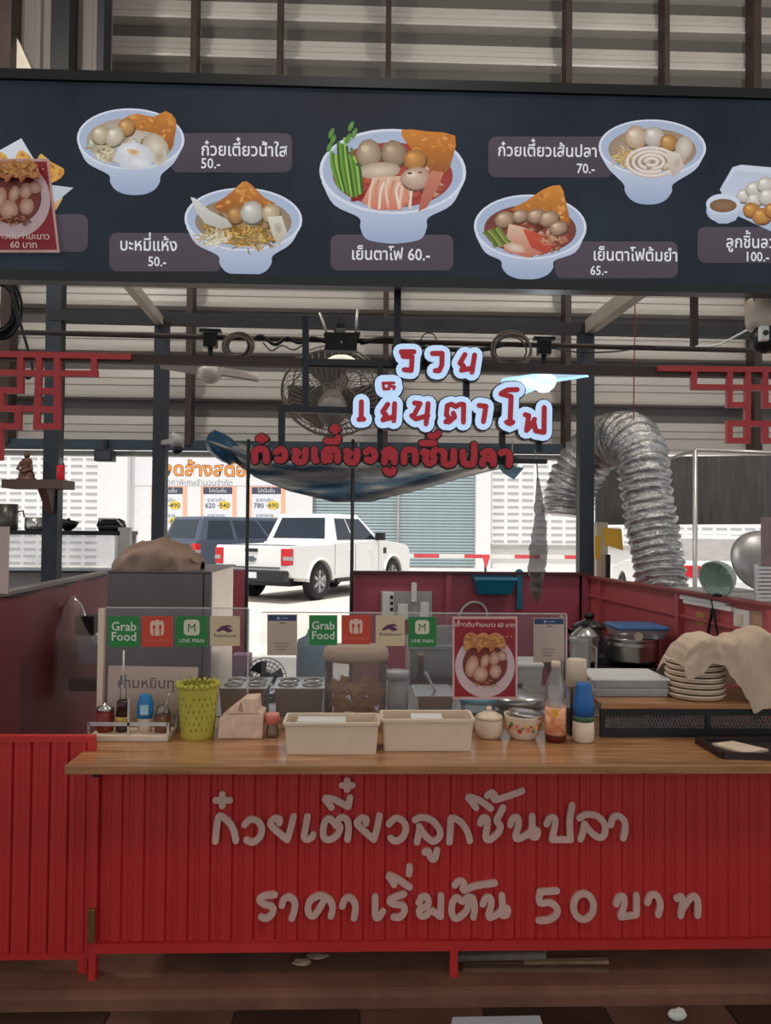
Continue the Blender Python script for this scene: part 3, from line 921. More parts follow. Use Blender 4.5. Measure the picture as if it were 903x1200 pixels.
MB().box(p.x - 0.012, p.x + 0.012, YC - 0.03, YC + 0.0, p.z - 0.014, cz - 0.03).build('catch', m_black, ctr, world=True)
# raised lettering
m_let = M('grey_white_letter', (216, 174, 160), 0.6, var=0.05)
A_ = (240, 900, 5.017); B_ = (400, 900, 5.017); C_ = (560, 910, 4.753); D_ = (290, 1010, 5.017); E_ = (440, 1000, 5.312); F_ = (610, 1020, 4.105)
ell = [(298 + 48 * math.cos(2 * pi * k / 12), 168 + 62 * math.sin(2 * pi * k / 12)) for k in range(12)]
LETTERS = [
    (A_, [[(66, 185), (148, 185)], [(105, 150), (105, 218)]]),
    (A_, [[(64, 425), (70, 360), (84, 280), (115, 288), (155, 328), (176, 375), (184, 422)]]),
    (A_, [[(235, 328), (268, 298), (308, 305), (336, 345), (326, 396), (286, 430), (247, 418)]]),
    (A_, [[(438, 318), (440, 296), (412, 290), (388, 316), (402, 345), (485, 416)], [(485, 416), (505, 350), (522, 280)]]),
    (A_, [[(603, 280), (592, 350), (584, 398), (602, 414), (628, 402), (637, 386)]]),
    (A_, [[(768, 332), (795, 338), (780, 385), (738, 414), (704, 408), (695, 368), (705, 312), (735, 292), (765, 318), (800, 285), (835, 300), (845, 350), (838, 414)]]),
    (A_, [[(744, 226), (722, 196), (706, 172), (760, 180), (842, 222)], [(842, 222), (853, 170)]]),
    (A_, [[(806, 97), (866, 97)], [(836, 68), (836, 122)]]),
    (B_, [[(143, 320), (145, 296), (118, 288), (92, 312), (104, 338), (190, 414)], [(190, 414), (208, 350), (222, 276)]]),
    (B_, [[(278, 324), (315, 290), (355, 302), (378, 346), (360, 400), (320, 424), (288, 408)]]),
    (B_, [[(430, 300), (470, 284), (530, 302), (572, 352), (576, 395), (545, 424), (515, 414), (480, 378), (455, 338)], [(458, 345), (450, 390), (442, 430)]]),
    (B_, [[(488, 490), (508, 482), (524, 524), (546, 526), (560, 478)]]),
    (B_, [[(632, 430), (638, 350), (646, 288), (700, 314), (738, 370), (752, 422)]]),
    (B_, [[(788, 228), (760, 190), (740, 166), (800, 180), (876, 232)]]),
    (C_, [[(48, 102), (74, 84), (92, 104), (86, 124), (150, 108), (242, 76)]]),
    (C_, [[(10, 256), (24, 226), (48, 232), (46, 280), (40, 335), (64, 345), (108, 308), (122, 270), (100, 240), (118, 205), (136, 168)]]),
    (C_, [[(176, 264), (190, 228), (216, 224), (222, 262), (206, 328), (224, 340), (290, 298), (298, 216)], [(296, 290), (328, 296), (318, 332), (292, 326)]]),
    (C_, [[(378, 260), (396, 226), (424, 228), (422, 275), (408, 344)], [(408, 346), (512, 346)], [(510, 346), (506, 240), (520, 156)]]),
    (C_, [[(560, 226), (600, 206), (660, 216), (700, 262), (698, 318), (670, 334), (630, 310), (588, 258)], [(588, 262), (578, 310), (566, 344)]]),
    (C_, [[(734, 264), (746, 226), (776, 214), (808, 242), (814, 290), (803, 338)]]),
    (D_, [[(160, 188), (100, 194), (72, 214), (96, 240), (144, 256), (150, 290), (116, 324), (82, 318)]]),
    (D_, [[(203, 250), (216, 212), (250, 202), (278, 232), (276, 280), (260, 326)]]),
    (D_, [[(446, 226), (404, 296), (374, 310), (355, 272), (372, 218), (430, 192), (484, 220), (500, 265), (490, 312)]]),
    (D_, [[(556, 254), (571, 216), (600, 204), (630, 236), (633, 280), (625, 324)]]),
    (D_, [[(750, 200), (750, 308), (768, 320), (794, 286)]]),
    (E_, [[(176, 246), (112, 270), (86, 290), (112, 308), (168, 318), (178, 352), (152, 388), (112, 390)]]),
    (E_, [[(114, 188), (96, 156), (80, 132), (126, 148), (210, 204)]]),
    (E_, [[(210, 78), (206, 122)]]),
    (E_, [[(266, 300), (288, 266), (320, 270), (324, 312), (290, 332), (268, 352), (282, 382), (312, 378), (345, 350), (402, 386)], [(402, 386), (405, 258)]]),
    (E_, [[(578, 300), (562, 350), (520, 390), (486, 394), (470, 350), (480, 292), (506, 270), (540, 292), (570, 264), (604, 276), (613, 330), (606, 390)]]),
    (E_, [[(490, 192), (518, 168), (548, 180), (542, 222), (620, 196), (738, 178)]]),
    (E_, [[(664, 310), (684, 272), (714, 276), (714, 320), (700, 382), (722, 388), (780, 346), (783, 258)], [(782, 340), (818, 338), (812, 374), (786, 380)]]),
    (F_, [[(170, 94), (90, 98)], [(90, 98), (88, 150), (138, 150), (172, 178), (164, 212), (130, 232), (84, 236)]]),
    (F_, [ell + ['closed']]),
    (F_, [[(455, 156), (466, 126), (490, 122), (492, 160), (476, 214)], [(478, 218), (552, 208)], [(552, 208), (552, 116)]]),
    (F_, [[(604, 150), (620, 116), (650, 116), (666, 160), (656, 208)]]),
    (F_, [[(745, 130), (768, 122), (772, 150), (764, 212)], [(768, 190), (800, 140), (830, 118), (846, 150), (845, 212)]]),
]
def letter(strokes, fr, Y, w_px, d0, d1, name, mat, parent, sub=4):
    b = MB()
    ox, oy, s_ = fr
    for st in strokes:
        cl = st[-1] == 'closed'
        pts = st[:-1] if cl else st
        W = [at(ox + x / s_, oy + y / s_, Y) for x, y in pts]
        b.stroke([(p.x, p.z) for p in W], w_px * Y / F, Y - d0, Y - d1, sub, 6, cl)
    return b.build(name, mat, parent, world=True)
for fr, st in LETTERS:
    letter(st, fr, YC - 0.008, 7.6, 0.010, 0.0, 'letter', m_let, ctr)

# worktop
m_wood = M('varnished_plank', (178, 130, 90), 0.22, var=0.2, scale=3.0, stretch=(1.2, 14, 14), tint=(148, 102, 64), spec=0.6)
wtop = MB().box(at(76, 889, 2.49).x, XR + 0.02, 2.485, 3.12, cz - 0.03, cz)
wk = tag(wtop.build('worktop', m_wood, bevel=0.004), 'varnished pale wooden worktop along the red counter', 'worktop')
# gate on the left
gt = thing('hinged_gate', 'red corrugated metal gate hinged to the counter end', 'gate', (xcl - 0.03, YC + 0.03, 0))
zg0, zg1 = at(60, 1123, YC + .03).z, at(60, 862, YC + .03).z
gx0 = -2.15
MB().box(gx0, xcl - 0.02, YC + 0.02, YC + 0.05, zg1 - 0.02, zg1).build('top_rail', m_red, gt, world=True)
MB().box(gx0, xcl - 0.02, YC + 0.02, YC + 0.05, zg0, zg0 + 0.02).build('bottom_rail', m_red, gt, world=True)
MB().box(xcl - 0.04, xcl - 0.018, YC + 0.02, YC + 0.05, zg0 + .02, zg1 - .02).build('stile', m_red, gt, world=True)
sg = None
x = xcl - 0.042 - 0.062
while x > gx0:
    if sg is None:
        sg = MB().prism([(0, 0.008), (0.004, -0.002), (0.02, -0.004), (0.026, 0.0), (0.04, 0.0), (0.044, -0.004), (0.058, -0.004), (0.0615, 0.008)], zg0 + 0.02, zg1 - 0.02, 'z').build('gate_slat', m_red, gt, fix=True)
        o = sg
    else:
        o = share(sg, 'gate_slat', gt)
    o.location = (x - gt.location.x, 0.0, 0)
    x -= 0.062
MB().box(gx0, gx0 + 0.03, YC + 0.02, YC + 0.05, 0, zg0).build('leg', m_red, gt, world=True)
MB().box(xcl - 0.06, xcl - 0.03, YC + 0.022, YC + 0.048, 0, zg0).build('leg', m_red, gt, world=True)

# ------------------------------------------------------------------ red fretwork on the hanging bar
m_fret = M('fretwork_red', (178, 42, 44), 0.45, var=0.06)
def fretwork(name, label, fr, segs, wpx):
    ox, oy, s_ = fr
    pts = [at(ox + x / s_, oy + y / s_, YH - 0.02) for sg_ in segs for x, y in (sg_[:2], sg_[2:])]
    zlow = min(p.z for p in pts)
    t = thing(name, label, 'fretwork', (pts[0].x, YH - 0.02, zlow))
    for j in range(len(segs)):
        a, b = pts[2 * j], pts[2 * j + 1]
        d = (b - a).normalized() * (wpx * YH / F / 2 - 0.0005)
        MB().bar(a - d, b + d, 0.018 + 0.0002 * j, wpx * YH / F).build('fret_bar', m_fret, t, world=True) if abs(d.x) > abs(d.z) else MB().bar(a - d, b + d, wpx * YH / F, 0.0171 + 0.0002 * j, (0, 1, 0)).build('fret_bar', m_fret, t, world=True)
    return t
fretwork('chinese_fretwork', 'red Chinese fretwork bracket under the menu board beside the shrine shelf', (0, 330, 4.75),
         [(-250, 400, 715, 420), (-250, 505, 530, 515), (118, 412, 116, 608), (222, 414, 206, 808), (322, 416, 320, 806), (527, 420, 524, 515), (-250, 600, 116, 608), (222, 610, 322, 612),
          (-250, 702, 322, 714), (105, 706, 103, 806), (-250, 800, 103, 808), (206, 808, 320, 808), (8, 606, 8, 700), (2, 802, 0, 980), (-150, 400, -150, 980)], 7)
fretwork('chinese_fretwork', 'red Chinese fretwork bracket under the menu board beside the security camera', (690, 330, 4.24),
         [(350, 434, 1200, 442), (518, 436, 518, 524), (518, 525, 1200, 531), (695, 438, 694, 614), (785, 440, 783, 790), (870, 442, 872, 616), (694, 613, 784, 614), (872, 616, 1200, 620),
          (694, 706, 1200, 708), (694, 706, 694, 790), (694, 790, 783, 791), (872, 708, 872, 792), (872, 792, 1200, 794), (960, 440, 960, 614)], 6.6)

# ------------------------------------------------------------------ illuminated and red name signs with their tube frame
YS = 2.66
sg_ = thing('shop_name_sign', 'illuminated Thai name sign with red strokes on white glowing letters in a dark frame', 'sign', at(463, 540, YS))
FB = [0]
def fbar(a, b, w=7.5, Y=YS + 0.045):
    FB[0] += 1
    MB().bar(at(*a, Y), at(*b, Y), w * Y / F, 0.022 + 0.0005 * FB[0], (0, 1, 0)).build('frame_tube', m_steel, sg_, world=True)
fbar((358, 372), (358, 480)); fbar((358, 425), (470, 427), 7); fbar((326, 479), (600, 487)); fbar((330, 479), (330, 538)); fbar((445, 425), (445, 538), 6.5)
fbar((546, 432), (546, 486), 7); fbar((588, 486), (588, 538), 6.5); fbar((630, 500), (631, 530), 6.5); fbar((291, 535), (640, 541), 5); fbar((500, 510), (500, 536), 6); fbar((463, 405), (463, 427), 8); fbar((600, 487), (640, 500), 6)
m_halo = M('glowing_white_acrylic', (190, 208, 232), 0.4, var=0.0, emit=(190, 222, 255), es=0.56)
m_rdst = M('letter_red_film', (176, 30, 44), 0.45, var=0.0, emit=(190, 30, 48), es=0.22)
m_blk = M('letter_black_edge', (22, 14, 16), 0.5, var=0.0)
I_ = (400, 390, 6.45); J_ = (500, 390, 5.644)
LED = [
    (I_, [[(450, 150), (545, 150)], [(452, 152), (468, 184)], [(465, 184), (532, 188)], [(532, 188), (525, 290)], [(525, 290), (472, 284)]]),
    (I_, [[(685, 162), (757, 162)], [(757, 162), (755, 250)], [(755, 250), (735, 292)], [(735, 292), (705, 292)]]),
    (J_, [[(248, 150), (216, 205)], [(216, 205), (240, 226)], [(238, 228), (226, 252)], [(226, 252), (292, 240)], [(312, 152), (294, 265)]]),
    (I_, [[(312, 385), (318, 430)], [(318, 430), (360, 428)], [(312, 386), (395, 384)], [(358, 406), (400, 415)], [(398, 412), (394, 430)]]),
    (I_, [[(150, 527), (148, 656)], [(132, 658), (168, 656)]]),
    (I_, [[(348, 545), (310, 600)], [(310, 602), (336, 626)], [(332, 630), (312, 662)], [(312, 662), (388, 640)], [(400, 540), (394, 668)]]),
    (I_, [[(550, 535), (592, 540)], [(590, 542), (545, 628)], [(528, 630), (560, 655)], [(560, 655), (650, 630)], [(652, 540), (636, 692)]]),
    (J_, [[(122, 592), (146, 572)], [(146, 570), (126, 545)], [(126, 545), (132, 488)], [(132, 486), (160, 476)], [(160, 476), (188, 492)], [(188, 492), (215, 476)], [(215, 476), (240, 478)], [(240, 478), (238, 594)], [(142, 594), (180, 560)], [(180, 560), (172, 535)]]),
    (J_, [[(342, 484), (386, 490)], [(386, 492), (370, 590)]]),
    (J_, [[(490, 402), (530, 382)], [(530, 382), (592, 380)], [(486, 408), (552, 426)], [(552, 426), (545, 596)], [(522, 594), (545, 606), (564, 594)]]),
    (J_, [[(645, 545), (668, 552)], [(668, 552), (654, 648)], [(654, 648), (692, 608)], [(692, 608), (706, 575)], [(700, 590), (714, 652)], [(714, 652), (768, 662)], [(768, 662), (770, 497)]]),
]
for kL, (fr, st) in enumerate(LED):
    bk = letter(st, fr, YS, 22.5, 0.003, -0.034, 'letter_edge', m_blk, sg_, 1)
    letter(st, fr, YS, 19.5, 0.010, 0.004, 'letter_halo', m_halo, bk, 1)
    letter(st, fr, YS, 3.4 if kL == 3 else 6.0, 0.0145, 0.009, 'letter_stroke', m_rdst, bk, 1)
G_ = (285, 490, 5.312); H_ = (445, 490, 5.312)
m_rsig = M('red_sign_letter', (196, 32, 48), 0.45, var=0.04)
REDS = [
    (G_, [[(98, 130), (136, 130)], [(116, 118), (116, 140)]]),
    (G_, [[(75, 268), (74, 212), (92, 196), (128, 196), (144, 216), (146, 268)]]),
    (G_, [[(208, 212), (236, 195), (260, 215), (258, 248), (236, 266), (214, 258)]]),
    (G_, [[(322, 204), (346, 216), (326, 238), (326, 264), (360, 276), (384, 260), (388, 202)]]),
    (G_, [[(444, 198), (444, 256), (454, 266)]]),
    (G_, [[(508, 268), (506, 214), (528, 194), (546, 206), (564, 194), (585, 210), (588, 266)], [(536, 262), (542, 240)]]),
    (G_, [[(518, 144), (584, 148)], [(584, 148), (590, 124)]]),
    (G_, [[(556, 70), (588, 70)], [(572, 58), (572, 84)]]),
    (G_, [[(642, 206), (666, 220), (646, 240), (648, 266), (680, 278), (704, 262), (708, 206)]]),
    (G_, [[(764, 214), (790, 196), (815, 216), (816, 246), (794, 268), (770, 260)]]),
    (H_, [[(26, 214), (58, 196), (88, 216), (88, 276)], [(28, 276), (32, 246), (60, 238), (76, 250)]]),
    (H_, [[(36, 326), (54, 344), (80, 338), (82, 322)]]),
    (H_, [[(150, 274), (150, 218), (166, 200), (204, 200), (218, 218), (218, 274)]]),
    (H_, [[(266, 216), (288, 204), (282, 268), (314, 284), (336, 256), (324, 226), (344, 200)]]),
    (H_, [[(260, 158), (336, 158)]]),
    (H_, [[(312, 112), (336, 116), (360, 98)]]),
    (H_, [[(380, 206), (398, 218), (396, 284), (440, 288), (456, 276), (456, 206)]]),
    (H_, [[(512, 212), (520, 280), (556, 290), (580, 276), (584, 168)]]),
    (H_, [[(638, 220), (672, 206), (700, 226), (702, 288)], [(636, 288), (636, 264), (664, 250), (690, 262)]]),
    (H_, [[(750, 218), (780, 210), (802, 232), (800, 292)]]),
]
rs = thing('red_name_sign', 'row of bold red Thai letters with black edges hung below the glowing sign', 'sign', at(445, 550, YS))
MB().bar(at(291, 537, YS - 0.006), at(598, 543, YS - 0.006), 0.012, 0.012).build('carrier_rod', m_black, rs, world=True)
for fr, st in REDS:
    bk = letter(st, fr, YS - 0.036, 11.0, 0.004, -0.03, 'letter_edge', m_blk, rs, 2)
    letter(st, fr, YS - 0.036, 7.7, 0.012, 0.001, 'letter_face', m_rsig, bk, 2)

# ------------------------------------------------------------------ sneeze guard with its stickers
ZC = cz
YGd = 2.93
def acrylic(name, haze=0.06, tint=(210, 214, 220)):
    if name in MATS: return MATS[name]
    m = bpy.data.materials.new(name)
    m.use_nodes = True
    N, L = m.node_tree.nodes, m.node_tree.links
    N.remove(N['Principled BSDF'])
    tr = N.new('ShaderNodeBsdfTransparent'); df = N.new('ShaderNodeBsdfDiffuse'); gl = N.new('ShaderNodeBsdfGlossy')
    gl.inputs['Roughness'].default_value = 0.08
    df.inputs[0].default_value = (*lin(tint), 1)
    nz = N.new('ShaderNodeTexNoise'); nz.inputs['Scale'].default_value = 6
    mr = N.new('ShaderNodeMapRange'); mr.inputs[3].default_value = haze * 0.6; mr.inputs[4].default_value = haze * 1.4
    tcn = N.new('ShaderNodeTexCoord')
    L.new(tcn.outputs['Object'], nz.inputs['Vector']); L.new(nz.outputs[0], mr.inputs[0])
    m1 = N.new('ShaderNodeMixShader'); m2 = N.new('ShaderNodeMixShader'); fr = N.new('ShaderNodeFresnel'); fr.inputs[0].default_value = 1.35
    L.new(mr.outputs[0], m1.inputs[0]); L.new(tr.outputs[0], m1.inputs[1]); L.new(df.outputs[0], m1.inputs[2])
    L.new(fr.outputs[0], m2.inputs[0]); L.new(m1.outputs[0], m2.inputs[1]); L.new(gl.outputs[0], m2.inputs[2])
    L.new(m2.outputs[0], N['Material Output'].inputs[0])
    MATS[name] = m
    return m
m_acr = acrylic('clear_acrylic')
m_acre = M('acrylic_edge', (214, 206, 200), 0.3, var=0.02, clear=0.25)
gd = thing('sneeze_guard', 'clear acrylic sneeze guard standing along the wooden worktop', 'screen', (at(400, 860, YGd).x, YGd, ZC))
def gpx(px): return at(px, 780, YGd).x
def gz(py, px=400): return at(px, py, YGd).z
for a, b, t in ((123, 290, 713), (306, 663, 719)):
    zt_ = gz(t, (a + b) / 2)
    MB().box(gpx(a), gpx(b), YGd, YGd + 0.004, ZC, zt_).build('acrylic_panel', m_acr, gd, world=True)
    MB().box(gpx(a), gpx(b), YGd - 0.001, YGd + 0.005, zt_, zt_ + 0.004).build('panel_edge', m_acre, gd, world=True)
    MB().box(gpx(b) - 0.002, gpx(b) + 0.004, YGd - 0.001, YGd + 0.005, ZC, zt_).build('panel_edge', m_acre, gd, world=True)
MB().box(gpx(115), gpx(122), YGd - 0.01, YGd + 0.012, ZC, gz(713, 118)).build('end_post', m_cream, gd, world=True)
MB().box(gpx(657), gpx(660.5), YGd + 0.004, YGd + 0.02, ZC, gz(722, 658)).build('end_post', m_acre, gd, world=True)
YSt = YGd - 0.003
def sticker(x0, y0, x1, y1, kind, label, name='sticker'):
    P = PB(YSt, 0.00025)
    w, h = x1 - x0, y1 - y0
    cx = (x0 + x1) / 2
    u = w / 36.0
    if kind == 'grab':
        P.rrect(x0, y0, x1, y1, 2, (36, 134, 60))
        P.text('Grab', cx, y0 + h * 0.47, 14.5 * u, (226, 226, 216), 0.012, 'c'); P.text('Food', cx, y0 + h * 0.80, 14.5 * u, (226, 226, 216), 0.012, 'c')
    elif kind == 'orange':
        P.rrect(x0, y0, x1, y1, 2, (206, 66, 42))
        P.rrect(cx - 8 * u, y0 + 5 * u, cx + 8 * u, y0 + 23 * u, 4 * u, (228, 200, 180))
        P.rrect(cx - 4 * u, y0 + 3.5 * u, cx + 4 * u, y0 + 8 * u, 2 * u, (206, 66, 42)); P.rrect(cx - 3 * u, y0 + 4.6 * u, cx + 3 * u, y0 + 8.5 * u, 1.5 * u, (228, 200, 180))
        for dx in (-3.6, 3.6):
            P.blob(cx + dx * u, y0 + 13 * u, 1.7 * u, 3 * u, (206, 66, 42), None, 0, 10); P.poly([(cx + (dx - .7) * u, y0 + 14 * u), (cx + (dx + .7) * u, y0 + 14 * u), (cx + (dx + .7) * u, y0 + 23.2 * u), (cx + (dx - .7) * u, y0 + 23.2 * u)], (206, 66, 42))
        P.text('ShopeeFood', cx, y0 + h * 0.84, 6.0 * u, (222, 120, 90), 0.006, 'c')
    elif kind == 'man':
        P.rrect(x0, y0, x1, y1, 2, (40, 124, 58))
        P.rrect(cx - 9 * u, y0 + 4 * u, cx + 9 * u, y0 + 22 * u, 4 * u, (220, 214, 188))
        P.text('M', cx, y0 + 18 * u, 13.5 * u, (40, 100, 52), 0.0, 'c'); P.text('LINE MAN', cx, y0 + h * 0.86, 6.4 * u, (226, 226, 216), 0.0, 'c')
    elif kind == 'tan':
        P.rrect(x0, y0, x1, y1, 2, (214, 192, 156))
        P.poly([(cx - 11 * u, y0 + 18 * u), (cx - 4 * u, y0 + 12 * u), (cx + 5 * u, y0 + 10.5 * u), (cx + 10 * u, y0 + 14 * u), (cx + 3 * u, y0 + 13 * u), (cx + 10 * u, y0 + 18 * u), (cx + 4 * u, y0 + 20 * u), (cx - 2 * u, y0 + 17 * u), (cx - 8 * u, y0 + 19 * u)], (92, 44, 84))
        P.text('Robinhood', cx, y0 + 25.5 * u, 6.0 * u, (52, 30, 50), 0.0, 'c')
    elif kind == 'card':
        P.rrect(x0, y0, x1, y1, 1.5, (196, 176, 162), (188, 166, 152))
        P.poly([(x0 + 1, y0 + 1), (x1 - 1, y0 + 1), (x1 - 1, y0 + 7.5), (x0 + 1, y0 + 7.5)], (40, 62, 104))
        P.poly([(cx - 6, y0 + 3), (cx - 3, y0 + 3), (cx - 3, y0 + 6), (cx - 6, y0 + 6)], (170, 170, 190)); P.poly([(cx - 1, y0 + 3.6), (cx + 7, y0 + 3.6), (cx + 7, y0 + 5.2), (cx - 1, y0 + 5.2)], (130, 140, 170))
        P.poly([(cx - 3, y0 + 9.5), (cx + 4, y0 + 9.5), (cx + 4, y0 + 10.6), (cx - 3, y0 + 10.6)], (80, 70, 70))
        for k in range(3):
            P.poly([(cx - 8, y0 + h * .7 + 3.6 * k), (cx + 8 - 2 * k, y0 + h * .7 + 3.6 * k), (cx + 8 - 2 * k, y0 + h * .7 + 3.6 * k + 1.1), (cx - 8, y0 + h * .7 + 3.6 * k + 1.1)], (142, 124, 116))
    pts = [at(x, y, YSt) for x, y in ((x0, y0), (x1, y0), (x1, y1), (x0, y1))]
    o = len(P.v)
    P.v += pts + [p + Vector((0, 0.0028, 0)) for p in pts]
    P.c += [lin((180, 170, 160))] * 8
    for f in ((7, 6, 5, 4), (0, 4, 5, 1), (1, 5, 6, 2), (2, 6, 7, 3), (3, 7, 4, 0)):
        P.f.append([o + i for i in f]); P.sm.append(False)
    return tag(P.done(name, m_print), label, 'sticker' if name == 'sticker' else 'card', 'stickers and cards on the acrylic guard')
sticker(127, 722, 163, 758, 'grab', 'green Grab Food sticker on the guard above the handwritten sign')
sticker(166, 722, 202, 758, 'orange', 'orange food delivery sticker on the guard above the condiment rack')
sticker(206, 722, 243, 758, 'man', 'green M sticker on the guard above the lime green basket')
sticker(246, 722, 281, 757, 'tan', 'tan bird sticker on the guard above the tissue box')
sticker(313, 720, 348, 768, 'card', 'grey payment card with blue header beside the green Grab Food sticker', 'payment_card')
sticker(362, 721, 395, 756, 'grab', 'green Grab Food sticker beside the grey payment card')
sticker(400, 721, 434, 755, 'orange', 'orange food delivery sticker above the tall tub of crisps')
sticker(440, 721, 474, 757, 'tan', 'tan bird sticker between the orange sticker and a green M sticker')
sticker(478, 723, 511, 758, 'man', 'green M sticker beside the red dumpling poster')
sticker(625, 724, 661, 776, 'card', 'pale payment card with blue header beside the red dumpling poster', 'payment_card')
lime_poster(568, 771, 76, 97, YSt, 'red dumpling soup poster on the acrylic guard above the cream jar')

# ------------------------------------------------------------------ things on the worktop
def base(px, py):
    p = atz(px, py, ZC)
    return p, p.y / F          # point on the worktop, metres per pixel there
# condiment rack
p, s = base(158, 862)
rk = thing('condiment_rack', 'pale metal condiment rack holding sauces at the worktop end', 'rack', p + Vector((0, -0.035, 0)))
hw = 44 * s
MB().box(-hw, hw, -0.045, 0.075, 0, 0.022 * 1).build('tray', m_cream, rk, bevel=0.003)
MB().box(-hw, hw, -0.047, -0.041, 0.055, 0.068).build('front_bar', m_alu, rk); MB().box(-hw, hw, 0.07, 0.076, 0.055, 0.068).build('back_bar', m_alu, rk)
for x in (-hw, 0.0, hw):
    MB().box(x - 0.004, x + 0.004, -0.047, -0.041, 0.022, 0.068 if x else 0.15).build('upright', m_alu, rk)
    MB().box(x - 0.004, x + 0.004, 0.07, 0.076, 0.022, 0.068).build('upright', m_alu, rk)
def lathe_thing(name, label, cat, px, py, parts, dy=0.0, group=None, zoff=0.0, rz=0):
    """parts: (name, material, [(r_px, h_px)...]) ; base given as pixel on the worktop"""
    p, s = base(px, py)
    p = p + Vector((0, dy, zoff))
    s = p.y / F
    t = thing(name, label, cat, p, rz, group)
    for nm, mm, prof in parts:
        MB().lathe(px_lathe(prof, s), 24).build(nm, mm, t)
    return t
m_chili = M('chili_sauce', (120, 30, 16), 0.4, var=0.3, scale=60)
m_glass = acrylic('clear_glass', 0.10, (220, 226, 230))
def on_rack(name, label, cat, dx, parts):
    t = thing(name, label, cat, rk.location + Vector((dx, 0.012, 0.022)))
    for nm, mm, prof in parts:
        MB().lathe([(r, z) for r, z in prof], 20).build(nm, mm, t)
    return t
t = on_rack('chili_jar', 'chili jar with a metal lid in the condiment rack', 'jar', -0.100, [('body', m_chili, [(0.028, 0), (0.03, 0.01), (0.03, 0.075)]), ('lid', m_inox, [(0.032, 0.075), (0.032, 0.086), (0.012, 0.094), (0.008, 0.102)])])
t = on_rack('sauce_bottle', 'dark brown sauce bottle with a yellow band in the condiment rack', 'bottle', -0.038, [('body', M('dark_sauce', (58, 20, 18), 0.25), [(0.022, 0), (0.024, 0.008), (0.024, 0.03)]), ('label_band', M('yellow_band', (200, 160, 70), 0.5), [(0.0245, 0.03), (0.0245, 0.055)]), ('upper', MATS['dark_sauce'], [(0.024, 0.055), (0.021, 0.10), (0.018, 0.112)]), ('neck', m_glass, [(0.012, 0.112), (0.010, 0.15), (0.010, 0.2)]), ('cap', m_white, [(0.004, 0.19), (0.003, 0.29)])])
t = on_rack('seasoning_bottle', 'blue topped seasoning bottle in the condiment rack', 'bottle', 0.042, [('body', m_cream, [(0.024, 0), (0.025, 0.05)]), ('shoulder', M('seasoning_blue', (24, 120, 176), 0.4), [(0.027, 0.05), (0.029, 0.07), (0.028, 0.105), (0.02, 0.128), (0.018, 0.132)])])
MB().box(-0.010, 0.018, -0.0295, -0.027, 0.065, 0.10).build('label_patch', M('pale_blue_patch', (170, 206, 222), 0.5), t)
t = on_rack('vinegar_jar', 'small vinegar jar with a spoon in the condiment rack', 'jar', 0.105, [('body', M('vinegar_brown', (110, 66, 44), 0.3), [(0.026, 0), (0.028, 0.008), (0.028, 0.06)]), ('rim', m_glass, [(0.028, 0.06), (0.022, 0.08), (0.02, 0.092)])])
MB().tube([(0, 0, 0.05), (0.022, 0, 0.135)], 0.0025, 6).build('spoon', m_inox, t)
# handwritten card behind
Yk = YGd - 0.02
P = PB(Yk, 0.0004)
P.poly([(127, 780), (232, 782), (232, 862), (124, 862)], (196, 172, 158), (186, 160, 146))
P.text('ห้ามหยิบทุกชนิด', 137, 806, 17, (96, 84, 84), 0.004, 'l', sx=1.0)
pts = [at(x, y, Yk) for x, y in ((127, 780), (232, 782), (232, 862), (124, 862))]
o_ = len(P.v); P.v += pts + [q + Vector((0, .003, 0)) for q in pts]; P.c += [lin((180, 158, 146))] * 8
for f in ((7, 6, 5, 4), (0, 4, 5, 1), (1, 5, 6, 2), (2, 6, 7, 3), (3, 7, 4, 0)):
    P.f.append([o_ + i for i in f]); P.sm.append(False)
tag(P.done('handwritten_sign', m_print), 'beige card with grey Thai handwriting behind the condiment rack', 'sign')
# lime green basket with diamond perforations
p, s = base(231, 866)
m_lime = M('lime_plastic', (186, 180, 74), 0.45, var=0.08)
bk = thing('cutlery_basket', 'lime green plastic basket with cut diamond pattern', 'basket', p + Vector((-0.006, 0.03, 0)))
s = (p.y + 0.03) / F
n = 28
prof = [(18, 0), (19, 2), (21, 28), (23.5, 58), (23.8, 60)]
b = MB()
b.lathe(px_lathe(prof, s), n, caps=False); b.lathe(px_lathe([(22.8, 60), (20, 28), (17.5, 2), (0.1, 1.5)], s), n, caps=False)
b.lathe(px_lathe([(0.1, 0), (18, 0)], s), n, caps=False)
b.build('body', m_lime, bk)
b = MB()
for k in range(24):
    a = 2 * pi * (k + 0.5) / 24
    b.cyl((23.3 * s * math.cos(a), 23.3 * s * math.sin(a), 58 * s), (23.6 * s * math.cos(a), 23.6 * s * math.sin(a), (64 if k % 2 else 62.5) * s), 2.2 * s, 8)
b.build('scalloped_rim', m_lime, bk)
m_hole = M('olive_cutout', (122, 120, 36), 0.8, var=0.1)
hol = MB()
def on_cone(a, z):
    r = (18.6 + (z / 60.0) * 5.0) * s
    return Vector((r * 1.012 * math.cos(a), r * 1.012 * math.sin(a), z * s))
for row, z in enumerate((12, 19, 26, 33, 40, 47)):
    for k in range(22):
        a = 2 * pi * (k + 0.5 * (row % 2)) / 22
        if (k + row * 2) % 5 == 0: continue
        hol.add([on_cone(a - 0.05, z), on_cone(a, z - 2.6), on_cone(a + 0.05, z), on_cone(a, z + 2.6)], [(0, 1, 2, 3)])
o = hol.build('cutouts', m_hole, bk); o['kind'] = 'stuff'
